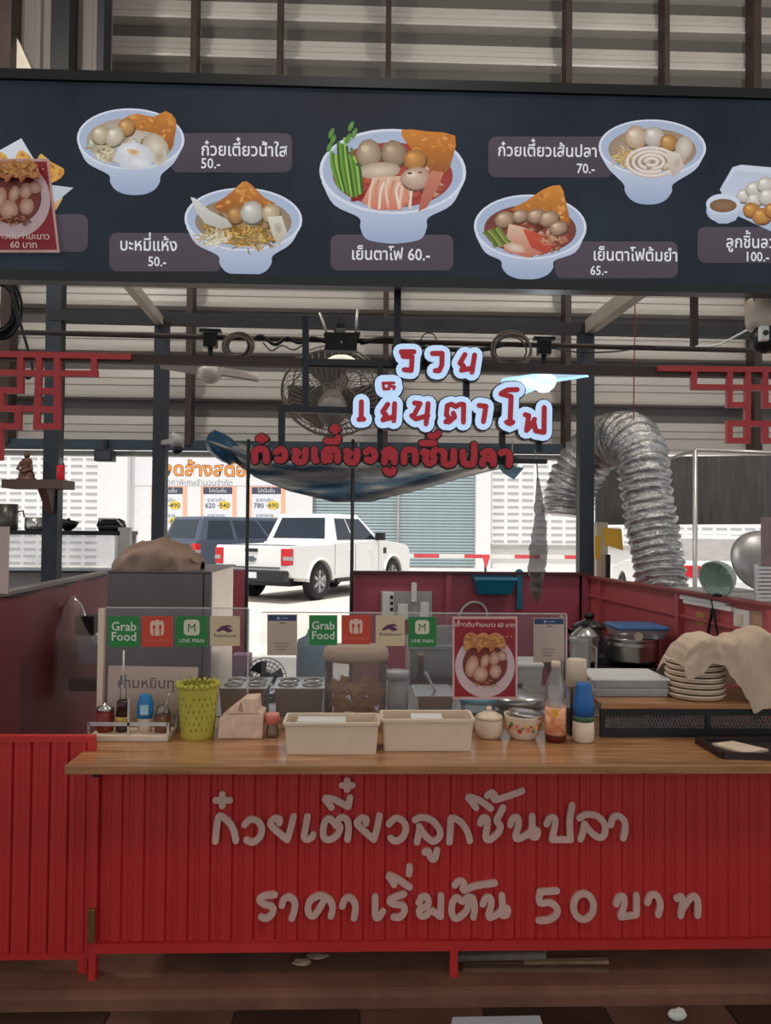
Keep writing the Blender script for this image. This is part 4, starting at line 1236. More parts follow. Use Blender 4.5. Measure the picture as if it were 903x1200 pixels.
# tissue pack
p, s = base(281, 866)
tp = thing('tissue_pack', 'pinkish paper tissue pack with a slanted pentagon front', 'tissue pack', p)
m_tis = M('printed_paper_pack', (228, 196, 174), 0.6, var=0.16, scale=30)
MB().prism([(-26 * s, 0), (26 * s, 0), (26.5 * s, 30 * s), (21 * s, 32 * s), (20 * s, 47 * s), (4 * s, 46 * s), (-24 * s, 24 * s)], 0, 0.09, 'y').build('pack', m_tis, tp, bevel=0.004)
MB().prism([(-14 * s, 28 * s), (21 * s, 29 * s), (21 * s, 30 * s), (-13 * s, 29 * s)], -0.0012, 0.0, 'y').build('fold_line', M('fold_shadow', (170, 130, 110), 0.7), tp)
MB().prism([(-3 * s, 32 * s), (3 * s, 31 * s), (2 * s, 40 * s), (0, 43 * s), (-1.5 * s, 38 * s)], -0.0015, 0.0, 'y').build('printed_mark', M('tissue_mark', (190, 140, 116), 0.7), tp)
# pink-capped jar
lathe_thing('spice_jar', 'small glass jar with a pink cap beside the tissue pack', 'jar', 318, 865,
            [('glass_body', acrylic('spice_glass', 0.45, (150, 120, 100)), [(7, 0), (7.5, 1.5), (7, 9), (5.5, 14), (5.5, 16)]), ('pink_cap', M('pink_cap', (226, 130, 120), 0.4), [(8.6, 16), (8.6, 25), (7.8, 27)])], 0.02)
# two cream trays
def tray(px, py, w, h, label, paper):
    p, s = base(px, py)
    t = thing('utensil_tray', label, 'tray', p, 0, 'cream utensil trays on the worktop')
    W, D, H = w / 2 * s, 0.13, h * s
    def rr(x, d0, d1, z):
        r = 0.012
        P_ = []
        for cx, cy, a0 in ((x - r, d1 - r, 0), (-x + r, d1 - r, 90), (-x + r, d0 + r, 180), (x - r, d0 + r, 270)):
            for k in range(4):
                a = math.radians(a0 + 30 * k); P_.append((cx + r * math.cos(a), cy + r * math.sin(a), z))
        return P_
    rings = [rr(W * 0.95, 0.006, D - 0.006, 0), rr(W * 0.99, 0, D, H * 0.88), rr(W * 1.03, -0.006, D + 0.006, H * 0.9), rr(W * 1.03, -0.006, D + 0.006, H), rr(W * 0.97, 0.004, D - 0.004, H), rr(W * 0.93, 0.01, D - 0.01, 0.006)]
    b = MB(); m = len(rings[0])
    v = [q for r_ in rings for q in r_]
    f = [(i * m + k, i * m + (k + 1) % m, (i + 1) * m + (k + 1) % m, (i + 1) * m + k) for i in range(len(rings) - 1) for k in range(m)]
    f += [tuple(range(m))[::-1], tuple(5 * m + k for k in range(m))]
    b.add(v, f, False)
    b.build('tub', m_cream, t, bevel=0.0015)
    MB().box(W * paper[0], W * paper[1], 0.03, 0.1, H * 0.80, H * 0.97).build('napkins', m_white, t, bevel=0.004)
    return t
tray(388, 885, 110, 38, 'cream plastic tray in front of the tall tub of crisps', (-0.75, 0.3))
tray(501, 881, 108, 38, 'cream plastic tray beside the cream lidded jar', (-0.35, 0.35))
# cream lidded jar, flower bowl, bottles
lathe_thing('sugar_jar', 'cream lidded sugar jar with a knob beside the tray', 'jar', 575, 867,
            [('body', m_cream, [(12, 0), (14, 2), (16, 8), (16, 20), (15.2, 22)]), ('lid', m_cream, [(16.3, 22), (15, 25), (8, 29), (3, 30.5)]), ('knob', m_cream, [(2.2, 30), (3.4, 32), (3.2, 34.5), (1, 36)])], 0.04)
fb = lathe_thing('flower_bowl', 'cream bowl with a painted flower band holding a spoon', 'bowl', 616, 869,
                 [('bowl', m_cream, [(13, 0), (15, 2), (19, 10), (22, 26), (22.5, 28), (21, 27.5), (17, 10), (0.5, 5)])], 0.05)
s = fb.location.y / F
mcols = [M('petal_orange', (222, 110, 60), 0.5), M('petal_red', (190, 50, 50), 0.5), M('leaf_green', (96, 120, 60), 0.5), M('petal_yellow', (224, 180, 80), 0.5)]
for k in range(16):
    a = -pi / 2 + (k - 7.5) * 0.16
    zz_ = (12 + (k * 7 % 5) * 1.8) * s
    r_ = (19.4 + (zz_ / s - 10) * 0.19) * s + 0.0006
    c = Vector((r_ * math.cos(a), r_ * math.sin(a), zz_))
    tq = Vector((-math.sin(a), math.cos(a), 0)); up_ = Vector((0, 0, 1))
    rad = (1.8 + (k % 3) * 0.5) * s
    MB().add([c + (tq * math.cos(q) + up_ * math.sin(q)) * rad for q in [2 * pi * i / 8 for i in range(8)]], [tuple(range(8))]).build('painted_flower', mcols[k % 4], fb)
MB().lathe(px_lathe([(20, 27), (21, 30), (18, 31), (6, 32)], s), 24, Matrix.Rotation(0.12, 4, 'Y')).build('inner_dish', m_inox, fb)
MB().tube([(-0.01, -0.01, 26 * s), (-0.045, -0.03, 37 * s)], 0.0035, 6).build('spoon', m_inox, fb)
p, s = base(653, 871)
sb = lathe_thing('fish_sauce_bottle', 'clear fish sauce bottle with an orange printed label', 'bottle', 653, 871,
                 [('sauce', M('fish_sauce', (92, 26, 16), 0.2), [(11, 0), (12, 1.5), (12, 20)]), ('bottle', acrylic('bottle_plastic', 0.22, (230, 226, 220)), [(12, 20), (12, 44), (10.6, 48), (12, 52), (12.2, 62), (10.5, 70), (6, 80), (4.8, 84), (4.6, 86)]),
                  ('label_sleeve', M('orange_white_label', (226, 176, 140), 0.5, var=0.35, scale=45, tint=(206, 110, 60)), [(12.3, 9), (12.3, 41)]), ('cap', m_cream, [(5.4, 86), (5.4, 92), (4.8, 93)])], 0.03)
s = sb.location.y / F
MB().box(-7 * s, 0, -12.6 * s, -12.0 * s, 31 * s, 39 * s).build('label_logo', M('yellow_logo', (232, 180, 40), 0.5), sb)
lathe_thing('mayonnaise_bottle', 'squeeze bottle with a blue upper half and cream base', 'bottle', 686, 871,
            [('cream_base', m_cream, [(11, 0), (12.5, 2), (12.8, 12), (12, 24)]), ('green_band', M('green_band', (70, 96, 66), 0.5), [(12.1, 24), (12.0, 30)]), ('blue_body', M('deep_blue_plastic', (22, 98, 170), 0.35), [(12.0, 30), (12.3, 40), (11.5, 52), (9.5, 60), (9, 66), (7.5, 68)])], 0.03)
# serving tray with napkin
p, s = base(858, 889)
m_dk = M('dark_brown_tray', (44, 28, 28), 0.4, var=0.15)
st = thing('serving_tray', 'dark brown serving tray with raised rim beside the riser shelf', 'tray', (p.x, p.y, ZC))
q = [atz(x, y, ZC) - p for x, y in ((847, 889), (960, 893), (945, 872), (816, 871))]
q = [Vector((a.x, a.y, 0)) for a in q]
MB().hexa(q, [a + Vector((0, 0, 0.008)) for a in q]).build('tray_floor', m_dk, st)
for i in range(4):
    a, b = q[i], q[(i + 1) % 4]
    MB().bar(a + Vector((0, 0, 0.011)), b + Vector((0, 0, 0.011)), 0.014, 0.022).build('rim', m_dk, st)
z1 = ZC + 0.012
q = [atz(x, y, z1) for x, y in ((834, 872), (858, 869), (900, 879), (872, 883))]
tag(MB().hexa([a + Vector((0, 0, -0.0045)) for a in q], [a + Vector((0, 0, 0.003)) for a in q]).build('napkin', m_cream), 'folded cream napkin lying on the dark brown tray', 'napkin')

# ------------------------------------------------------------------ riser shelf on the right
rp_, s = base(700, 864)
Y0r = rp_.y + 0.0
Zr = at(780, 829, Y0r).z
rx0, rx1 = at(704, 850, Y0r).x, 1.64
rf = thing('riser_shelf', 'low shelf with wooden top and black mesh front on the worktop', 'shelf', (rx0, Y0r, ZC))
MB().box(rx0, rx1, Y0r - 0.005, Y0r + 0.30, Zr - 0.004, Zr + 0.014).build('shelf_board', m_wood, rf, world=True)
MB().box(rx0, rx1, Y0r, Y0r + 0.02, Zr - 0.03, Zr - 0.004).build('top_bar', m_black, rf, world=True)
MB().box(rx0, rx1, Y0r, Y0r + 0.02, ZC, ZC + 0.03).build('bottom_bar', m_black, rf, world=True)
for x in (rx0 + 0.008, rx0 + 0.4, rx1 - 0.02):
    MB().box(x - 0.008, x + 0.008, Y0r, Y0r + 0.02, ZC + .03, Zr - .03).build('upright', m_black, rf, world=True)
for x in (rx0 + 0.01, rx1 - 0.03):
    MB().box(x - 0.01, x + 0.01, Y0r + 0.26, Y0r + 0.28, ZC, Zr - .004).build('leg', m_black, rf, world=True)
b = MB()
za, zb_ = ZC + 0.03, Zr - 0.03
x = rx0
while x < rx1 - 0.03:
    b.bar((x, Y0r + 0.012, za), (x + 0.022, Y0r + 0.012, zb_), 0.0035); b.bar((x + 0.022, Y0r + 0.008, za), (x, Y0r + 0.008, zb_), 0.0035)
    x += 0.0125
o = b.build('mesh_front', M('grey_mesh', (96, 96, 98), 0.5, 0.3), rf, world=True); o['kind'] = 'stuff'
ZS = Zr + 0.014
def baser(px, py):
    p = atz(px, py, ZS); return p, p.y / F
# stack of plates under a cloth
p, s = baser(826, 822)
p = p + Vector((0, 0.09, 0)); s = p.y / F
plt0 = None
for k in range(7):
    t = thing('plate', 'cream plate, ' + ('lowest', 'second from the bottom', 'third from the bottom', 'middle one', 'third from the top', 'second from the top', 'topmost')[k] + ', of the stack under the beige cloth', 'plate', p + Vector((0, 0, k * 6.6 * s)), 0, 'stacked cream plates on the riser')
    if plt0 is None:
        o = MB().lathe(px_lathe([(20, 0), (31, 1), (33.4, 4.2), (34, 6.2), (32, 6.2), (20, 2.2), (0.5, 2.0)], s), 32).build('dish', m_cream, t)
        o2 = MB().lathe(px_lathe([(33.6, 4.0), (34.1, 4.3), (34.1, 4.7), (33.4, 4.6), (33.6, 4.0)], s), 32, caps=False).build('brown_rim', M('plate_rim', (150, 124, 104), 0.5), t)
        plt0 = (o, o2)
    else:
        share(plt0[0], 'dish', t); share(plt0[1], 'brown_rim', t)
plate_p, plate_s = p.copy(), s
for dx in (-12, 5):
    pass
m_cloth = M('beige_muslin', (206, 182, 158), 0.9, var=0.14, scale=9, bump=0.3, bscale=50, clear=0.06)
import mathutils
NZ = mathutils.noise
def cloth(name, label, cols, Yf, depth, mat, folds=0.012):
    """cols: (px, py_top, py_hem) silhouette columns at the plane Yf; draped over towards the back"""
    def fn(u, v):
        f_ = u * (len(cols) - 1); i_ = min(int(f_), len(cols) - 2); t_ = f_ - i_
        t_ = t_ * t_ * (3 - 2 * t_)
        a, b_ = cols[i_], cols[i_ + 1]
        px, top, hem = [a[k] + (b_[k] - a[k]) * (u * (len(cols) - 1) - i_ if k == 0 else t_) for k in range(3)]
        pt, ph = at(px, top, Yf), at(px, hem, Yf)
        if v < 0.62:
            q = v / 0.62
            z = ph.z + (pt.z - ph.z) * math.sin(q * pi / 2) ** 0.9
            y = Yf - 0.065 + 0.10 * q ** 7
            x = ph.x + (pt.x - ph.x) * q
        else:
            q = (v - 0.62) / 0.38
            z = pt.z - (pt.z - ZS) * (0.98 * q * q)
            y = Yf + 0.035 + depth * q
            x = pt.x
        w = NZ.noise(Vector((x * 22, v * 3.0, 3.1))) * folds + NZ.noise(Vector((x * 60, v * 9, 1.2))) * folds * 0.35
        return Vector((x, y - w * 1.6 * (1 - abs(v - 0.3)), z + w * 0.5 * min(1, v * 3)))
    b = MB().grid(fn, 72, 36)
    return tag(b.build(name, mat), label, 'cloth')
Yc = plate_p.y - 0.075
cloth('muslin_cloth', 'crumpled beige muslin cloth draped over the plates on the riser',
      [(793, 776, 788), (796, 760, 792), (800, 752, 793), (812, 743, 788), (826, 742, 774), (838, 747, 776), (848, 748, 790), (856, 743, 800), (866, 742, 815), (874, 738, 832), (886, 734, 826), (903, 742, 822), (925, 756, 820), (950, 780, 818)], Yc, 0.23, m_cloth)
for k, x in enumerate((813, 829)):
    a, b_ = at(x, 760 if k else 780, Yc - 0.03), at(x - 1, 824, plate_p.y - 34.5 * plate_s)
    MB()
t = None
# clear plastic covered trays on the riser
p, s = baser(745, 818)
t = thing('plastic_tray', 'stacked clear plastic food trays with a white lid on the riser', 'tray', p + Vector((0, 0.02, 0)))
m_frost = acrylic('frosted_plastic', 0.55, (226, 226, 224))
for k in range(2):
    z = k * 10 * s
    MB().hexa([(-46 * s, 0, z), (40 * s, 0, z), (39 * s, 0.2, z), (-40 * s, 0.2, z)], [(-50 * s, -0.01, z + 10 * s), (41 * s, -0.01, z + 10 * s), (40 * s, 0.21, z + 10 * s), (-42 * s, 0.21, z + 10 * s)]).build('tray_shell', m_frost, t, bevel=0.004)
MB().hexa([(-52 * s, -0.012, 20 * s), (42 * s, -0.012, 20 * s), (41 * s, 0.21, 20 * s), (-44 * s, 0.21, 20 * s)], [(-51 * s, -0.01, 22 * s), (41 * s, -0.01, 22 * s), (40 * s, 0.21, 22 * s), (-44 * s, 0.21, 22 * s)]).build('lid', M('white_film', (224, 224, 222), 0.3, var=0.05), t)
# tall holder with a white cup behind the blue bottle
p, s = base(678, 862)
t = thing('cup_dispenser', 'black and chrome dispenser holding upturned white cups behind the blue bottle', 'dispenser', p + Vector((0, 0.03, 0)))
s = t.location.y / F
MB().box(-11 * s, 11 * s, -11 * s, 11 * s, 0, 28 * s).build('base', m_black, t, bevel=0.002)
MB().lathe(px_lathe([(8, 28), (8, 56), (9, 57), (9, 60), (8, 61)], s), 20).build('chrome_stem', m_inox, t)
MB().lathe(px_lathe([(12, 56), (11.2, 86), (10.8, 87)], s), 20).build('white_cup', m_cream, t)

# ------------------------------------------------------------------ prep table and pans behind the guard
pt_ = thing('prep_table', 'stainless prep table behind the sneeze guard', 'table', (0, 3.4, 0))
MB().box(-0.64, 1.0, 3.13, 3.75, ZC - 0.03, ZC).build('table_top', m_inox, pt_, world=True)
for x in (-0.62, 0.98):
    for y in (3.15, 3.73):
        MB().box(x - 0.015, x + 0.015, y - 0.015, y + 0.015, 0, ZC - 0.03).build('leg', m_inox, pt_, world=True)
def pan(px0, px1, ytop, Y, label, holes=True, dep=0.22, par=None):
    """square stainless bain-marie with holes in its cover"""
    x0, x1 = at(px0, ytop, Y).x, at(px1, ytop, Y).x
    zt_ = at((px0 + px1) / 2, ytop, Y).z
    t = thing('steam_pan', label, 'pan', ((x0 + x1) / 2, Y, ZC), 0, 'square stainless steam pans')
    w = (x1 - x0) / 2; h = zt_ - ZC
    MB().hexa([(-w * .82, .01, 0), (w * .82, .01, 0), (w * .82, dep - .01, 0), (-w * .82, dep - .01, 0)], [(-w * .9, 0, h - .006), (w * .9, 0, h - .006), (w * .9, dep, h - .006), (-w * .9, dep, h - .006)]).build('pan_body', M('brushed_steel', (150, 138, 128), 0.38, 0.75, var=0.12), t)
    MB().box(-w, w, -0.01, dep + 0.01, h - 0.006, h).build('flange', m_inox, t, bevel=0.002)
    if holes:
        for a in (-0.45, 0.45):
            for c in (0.3, 0.72):
                MB().lathe([(w * 0.36, 0), (w * 0.38, 0.004), (w * 0.34, 0.006), (w * .2, 0.012), (0.006, 0.014)], 18, Matrix.Translation((w * a, dep * c, h))).build('insert_lid', m_inox, t)
    return t
pan(254, 313, 806, 3.05 + .1, 'square steam pan with insert lids behind the tissue pack')
pan(318, 382, 806, 3.15, 'square steam pan with insert lids beside the tall tub of crisps')
pan(487, 533, 815, 3.16, 'plain square steam pan with a ladle beside the red poster', False)
p = at(512, 815, 3.24)
lt = MB().tube([p + Vector((0.01, 0, -0.02)), p + Vector((-0.05, 0, 0.1))], 0.006, 6)
tag(lt.build('ladle', m_inox), 'steel ladle standing in the plain steam pan', 'ladle')
# tub of crisps
p, s = base(416, 850)
tb = thing('crisp_tub', 'tall frosted tub of fried wonton crisps with a beige lid', 'tub', Vector((p.x, 3.075, p.z)))
s = tb.location.y / F
MB().lathe(px_lathe([(35, 0), (36, 1), (36.5, 72), (37, 74)], s), 32, caps=False).build('tub_wall', acrylic('tub_plastic', 0.22, (206, 180, 150)), tb)
MB().lathe(px_lathe([(38, 71), (38.5, 76), (37, 83), (34, 85), (2, 85.5)], s), 32).build('lid', M('tub_lid', (186, 158, 134), 0.45), tb)
m_crisp = M('fried_wonton', (248, 176, 110), 0.7, var=0.3, scale=30, bump=0.3)
c0 = None
for k in range(60):
    a, r_ = RND.uniform(0, 2 * pi), 28 * s * math.sqrt(RND.random())
    if c0 is None:
        def cf(u, v):
            return Vector(((u - .5) * 16 * s, (v - .5) * 13 * s, 3 * s * math.sin(u * 5) * math.cos(v * 4)))
        c0 = MB().grid(cf, 4, 4).build('crisp', m_crisp, tb); o = c0
    else:
        o = share(c0, 'crisp', tb)
    o.location = (r_ * math.cos(a), r_ * math.sin(a), (11 + k * 0.56) * s)
    o.rotation_euler = (RND.uniform(-1, 1), RND.uniform(-1, 1), RND.uniform(0, 6))
# grey canister and tall stainless boiler
def canister(px0, px1, ytop, Y, name, label, cat, mats, zb=ZC, lid=True):
    x0, x1 = at(px0, ytop, Y).x, at(px1, ytop, Y).x
    r_ = (x1 - x0) / 2; zt_ = at(px0, ytop, Y).z - zb
    t = thing(name, label, cat, ((x0 + x1) / 2, Y + r_, zb))
    MB().lathe([(r_ * .9, 0), (r_ * .94, .005), (r_ * .96, zt_ * .8)], 28).build('body', mats[0], t)
    MB().lathe([(r_ * 1.0, zt_ * .8), (r_ * 1.02, zt_ * .93), (r_ * .96, zt_), (r_ * .9, zt_ * .97)], 28).build('rim', mats[1], t)
    return t
canister(453, 480, 788, 3.20, 'canister', 'grey plastic canister beside the tub of crisps', 'canister', (acrylic('grey_tub', 0.6, (170, 168, 166)), acrylic('pale_tub', 0.7, (206, 206, 204))))
Ybo = 3.9
x0, x1 = at(480, 760, Ybo).x, at(537, 760, Ybo).x
zt_ = at(508, 757, Ybo).z
t = thing('noodle_boiler', 'square stainless noodle boiler behind the steam pans', 'boiler', ((x0 + x1) / 2, Ybo, 0))
w = (x1 - x0) / 2
MB().box(-w, w, 0, 0.4, 0, zt_ - 0.02).build('cabinet', m_inox, t, bevel=0.004)
MB().box(-w - .01, w + .01, -0.01, 0.41, zt_ - 0.02, zt_).build('rim', m_inox, t, bevel=0.003)
MB().lathe([(0.012, 0), (0.012, 0.14), (0.016, 0.15)], 12, Matrix.Translation((-w * .55, -0.016, zt_ - 0.19))).build('drain_pipe', M('copper_tint', (190, 150, 120), 0.3, 0.7), t)
MB().box(-w, w, 0.02, 0.04, zt_, zt_ + 0.10).build('splash_plate', m_inox, t)
# white cool box
Yx = 3.55
x0, x1 = at(598, 780, Yx).x, at(636, 780, Yx).x
zt_ = at(617, 777, Yx).z
t = thing('white_box', 'white plastic cool box with a lid beside the red poster', 'box', ((x0 + x1) / 2, Yx, ZC))
w = (x1 - x0) / 2
MB().hexa([(-w * .9, .01, 0), (w * .9, .01, 0), (w * .9, .17, 0), (-w * .9, .17, 0)], [(-w, 0, (zt_ - ZC) * .86), (w, 0, (zt_ - ZC) * .86), (w, .18, (zt_ - ZC) * .86), (-w, .18, (zt_ - ZC) * .86)]).build('box', M('grey_white_box', (190, 186, 182), 0.5), t, bevel=0.006)
MB().box(-w * 1.06, w * 1.06, -0.012, 0.19, (zt_ - ZC) * .86, zt_ - ZC).build('lid', m_white, t, bevel=0.008)
# blue-lidded round box and metal lids
p, s = base(567, 852)
t = thing('food_box', 'clear food box with a blue lid below the red poster', 'food box', p + Vector((0, 0.16, 0)))
s = t.location.y / F
MB().lathe(px_lathe([(19, 0), (21, 20)], s), 24).build('box', acrylic('blue_clear', 0.35, (150, 190, 210)), t)
MB().lathe(px_lathe([(22, 18), (22.5, 22), (21, 24), (3, 24.5)], s), 24).build('lid', M('aqua_lid', (70, 150, 184), 0.35), t)
p, s = base(615, 848)
t = thing('metal_lids', 'shiny stack of steel pan lids behind the flower bowl', 'pan lid', p + Vector((0.02, 0.22, 0)))
MB().lathe([(0.03, 0), (0.11, 0.02), (0.13, 0.045), (0.135, 0.05), (0.10, 0.075), (0.04, 0.09), (0.02, 0.1)], 28).build('lid_shell', m_inox, t)
MB().lathe([(0.016, 0.098), (0.016, 0.112), (0.01, 0.118)], 14).build('lid_knob', m_black, t)
# small black desk fan behind the pans
Yfn = 3.45
c = at(311, 795, Yfn)
t = thing('desk_fan', 'small black round desk fan behind the steam pans', 'fan', (c.x, Yfn, ZC))
rf_ = 24 * Yfn / F
zc_ = c.z - ZC
MB().lathe([(0.06, 0), (0.06, 0.012), (0.015, 0.02), (0.012, zc_)], 16).build('stand', m_black, t)
g_ = MB()
for rr_ in (1.0, 0.82, 0.64, 0.46):
    g_.tube([(rf_ * rr_ * math.cos(a), -0.02 * (1 - rr_ * rr_), zc_ + rf_ * rr_ * math.sin(a)) for a in [2 * pi * k / 28 for k in range(28)]], 0.002, 5, True)
for k in range(24):
    a = 2 * pi * k / 24
    g_.tube([(rf_ * .3 * math.cos(a), -0.02, zc_ + rf_ * .3 * math.sin(a)), (rf_ * math.cos(a), 0, zc_ + rf_ * math.sin(a))], 0.0016, 4)
g_.build('grille', m_black, t)
MB().lathe([(rf_ * .3, 0), (rf_ * .3, 0.05), (0.02, 0.07)], 16, Matrix.Translation((0, -0.02, zc_)) @ Matrix.Rotation(-pi / 2, 4, 'X')).build('motor', m_black, t)
for k in range(3):
    a = 2 * pi * k / 3
    MB().grid(lambda u, v: Vector((math.cos(a + (v - .5) * 1.2) * rf_ * (.25 + .6 * u), 0.012 + (v - .5) * .02, zc_ + math.sin(a + (v - .5) * 1.2) * rf_ * (.25 + .6 * u))), 3, 4).build('blade', M('fan_blade_dark', (60, 60, 64), 0.4), t)
# blue water jug
Yj = 3.75
x0, x1 = at(345, 780, Yj).x, at(388, 780, Yj).x
t = thing('water_jug', 'pale blue plastic drum behind the grey payment card and tub', 'jug', ((x0 + x1) / 2, Yj + 0.1, 0))
z_ = at(365, 748, Yj).z
w = (x1 - x0) / 2
MB().lathe([(w * .9, 0), (w, .02), (w, z_ - .06), (w * .93, z_ - .02), (w * .5, z_), (w * .45, z_ + 0.01)], 24).build('drum', M('pale_blue_plastic', (124, 146, 160), 0.4, var=0.1), t)
MB().lathe([(w * .4, z_ + 0.01), (w * .4, z_ + 0.03), (w * .3, z_ + 0.035)], 16).build('cap', m_white, t)
# purple note by the freezer
q = [at(x, y, 3.8) for x, y in ((272, 768), (292, 768), (292, 795), (272, 795))]
tag(MB().hexa([q[3] + Vector((0, .06, -0.5)), q[2] + Vector((0, .06, -0.5)), q[2] + Vector((0, .16, -.5)), q[3] + Vector((0, .16, -.5))], [q[0], q[1], q[1] + Vector((0, .1, 0)), q[0] + Vector((0, .1, 0))]).build('purple_bin', M('purple_plastic', (176, 140, 170), 0.5)), 'pale purple plastic bin beside the grey freezer', 'bin')

# ------------------------------------------------------------------ freezer, bags and the left side
Yf0 = 3.42
x0, x1 = at(125, 700, Yf0).x, at(247, 700, Yf0).x
zt_ = at(190, 669, Yf0).z
fz_ = thing('freezer', 'grey upright freezer cabinet with a beige bag on top', 'freezer', ((x0 + x1) / 2, Yf0, 0))
w = (x1 - x0) / 2
m_fgrey = M('freezer_grey', (112, 104, 102), 0.45, 0.2, var=0.08)
MB().box(-w, w - 0.012, 0.03, 0.66, 0.03, zt_ - 0.006).build('cabinet', M('freezer_side', (206, 190, 170), 0.3, 0.4, var=0.1), fz_, bevel=0.004)
MB().box(-w, w, 0.0, 0.035, 0.06, zt_ - 0.01).build('door', m_fgrey, fz_, bevel=0.006)
MB().box(-w, w, 0.0, 0.66, zt_ - 0.008, zt_).build('top', m_fgrey, fz_)
MB().box(w - 0.035, w - 0.03, -0.003, 0.0, 0.06, zt_ - 0.01).build('door_seam', m_steel, fz_)
for a in (-w + .03, w - .03):
    for c in (0.06, 0.6):
        MB().cyl((a, c, 0), (a, c, 0.03), 0.02, 10).build('foot', m_black, fz_)
def lump(name, label, cat, cols, Y, depth, mat, zbase, rough=0.02, nu=40, nv=18, seed=0.0):
    """lumpy bag: silhouette columns (px, py_top) at plane Y, resting at zbase"""
    def fn(u, v):
        f_ = u * (len(cols) - 1); i_ = min(int(f_), len(cols) - 2); t_ = f_ - i_
        px = cols[i_][0] + (cols[i_ + 1][0] - cols[i_][0]) * t_
        py = cols[i_][1] + (cols[i_ + 1][1] - cols[i_][1]) * t_
        p = at(px, py, Y)
        a = v * pi
        hh = max(0.004, p.z - zbase)
        prof = math.sin(a) ** 0.6
        n_ = NZ.noise(Vector((u * 6 + seed, v * 5, seed))) + 0.5 * NZ.noise(Vector((u * 16, v * 12, seed)))
        end = math.sin(min(1, max(0, u)) * pi) ** 0.35 if 0 < u < 1 else 0.05
        return Vector((p.x, Y + depth / 2 - math.cos(a) * depth / 2 * (0.3 + .7 * end) + n_ * rough, zbase + hh * prof + (n_ * rough * 0.6 if prof > .2 else 0)))
    b = MB().grid(fn, nu, nv)
    return tag(b.build(name, mat), label, cat)
m_bag = M('beige_plastic_bag', (150, 122, 104), 0.55, var=0.15, scale=12, bump=0.3, bscale=20)
lump('plastic_bag', 'crumpled beige plastic bag lying on the grey freezer', 'bag', [(123, 664), (128, 655), (138, 644), (152, 637), (168, 634), (184, 631), (198, 636), (210, 642), (220, 650), (229, 660)], Yf0 + 0.02, 0.3, m_bag, zt_, 0.03)
bx = at(212, 640, Yf0 + 0.1)
# bag hanging on the left partition
Yhb = 3.95
m_cbag = acrylic('clear_bag', 0.36, (196, 178, 174))
hb = thing('hanging_bag', 'clear plastic bag of boxes hanging on the dark left partition', 'bag', at(86, 815, Yhb))
def hbp(px, py, dy=0.0): return at(px, py, Yhb + dy)
def hbf(u, v):
    top, bot = 698, 815
    py = top + (bot - top) * v
    hw = 3 + 30 * min(1, v * 1.9) ** 0.8
    cx = 84 + 2 * v
    a = 2 * pi * u
    n_ = NZ.noise(Vector((math.cos(a) * 2, math.sin(a) * 2, v * 6))) * 4
    p = hbp(cx + (hw + n_ * min(1, v * 4)) * math.cos(a), py)
    return Vector((p.x, Yhb + (0.09 * min(1, v * 2.2) + 0.01) * math.sin(a), p.z))
MB().grid(hbf, 26, 20, closed_u=True).build('bag_film', m_cbag, hb, world=True)
for nm, c1, c2, mm in (('cardboard_box', (68, 752), (92, 795), M('dull_cardboard', (168, 136, 116), 0.8)), ('blue_packet', (92, 746), (112, 778), M('pale_packet', (196, 202, 214), 0.6)), ('dark_packet', (88, 722), (110, 744), m_black), ('dark_packet', (80, 797), (112, 810), m_black)):
    a, b_ = hbp(*c1, -0.03), hbp(*c2, -0.03)
    MB().box(a.x, b_.x, Yhb - 0.035, Yhb + 0.05, b_.z, a.z).build(nm, mm, hb, world=True, bevel=0.004)
# dark cable along the top of the left partition
pts = [Vector((*lw(t_, 0.012).xy, zl + 0.01 - 0.02 * abs(math.sin(t_ * 9)))) for t_ in [0.02 * k for k in range(0, 58)]]
tag(MB().tube(pts, 0.006, 6).build('power_cable', m_black), 'black cable sagging along the dark left partition', 'cable')
# pale card and steel pot on the partition at the frame edge
q = lw(1.02, -0.015)
yq = q.y
a = at(-14, 692, yq).x; b_ = at(10, 692, yq).x
o = MB().box(a, b_, yq - 0.01, yq, zl + 0.015, at(0, 617, yq).z)
tag(o.build('white_card', M('pinkish_card', (212, 186, 176), 0.6, var=0.05)), 'pinkish white card standing on the dark left partition', 'card')

# display shelf of the neighbouring stall
Yd = 5.6
ds = thing('display_shelf', 'glass fronted steel shelf beyond the left partition with pots on it', 'shelf', (at(75, 640, Yd).x, Yd, 0))
xa_, xb2 = at(-60, 640, Yd).x, at(140, 640, Yd).x
z_t, z_m = at(75, 622, Yd).z, at(75, 669, Yd).z
MB().box(xa_, xb2, Yd, Yd + 0.45, z_t - 0.03, z_t).build('top_shelf', m_black, ds, world=True)
MB().box(xa_, xb2, Yd, Yd + 0.45, z_m - 0.015, z_m).build('lower_shelf', m_steel, ds, world=True)
MB().box(xa_, xb2, Yd + 0.01, Yd + 0.014, z_m, z_t - 0.03).build('glass_front', acrylic('milky_glass', 0.3, (226, 232, 236)), ds, world=True)
MB().box(xa_, xb2, Yd + 0.43, Yd + 0.44, 0.75, z_m - 0.015).build('back_sheet', m_gal, ds, world=True)
for x in (xa_ + .02, xb2 - .02):
    for y in (Yd + 0.02, Yd + 0.43):
        MB().box(x - .015, x + .015, y - .015, y + .015, 0, z_t - .03).build('leg', m_alu, ds, world=True)
o = MB().box(at(138, 630, Yd).x, at(152, 630, Yd).x, Yd, Yd + 0.05, 0, at(145, 618, Yd).z).build('end_panel', m_gal, ds, world=True)
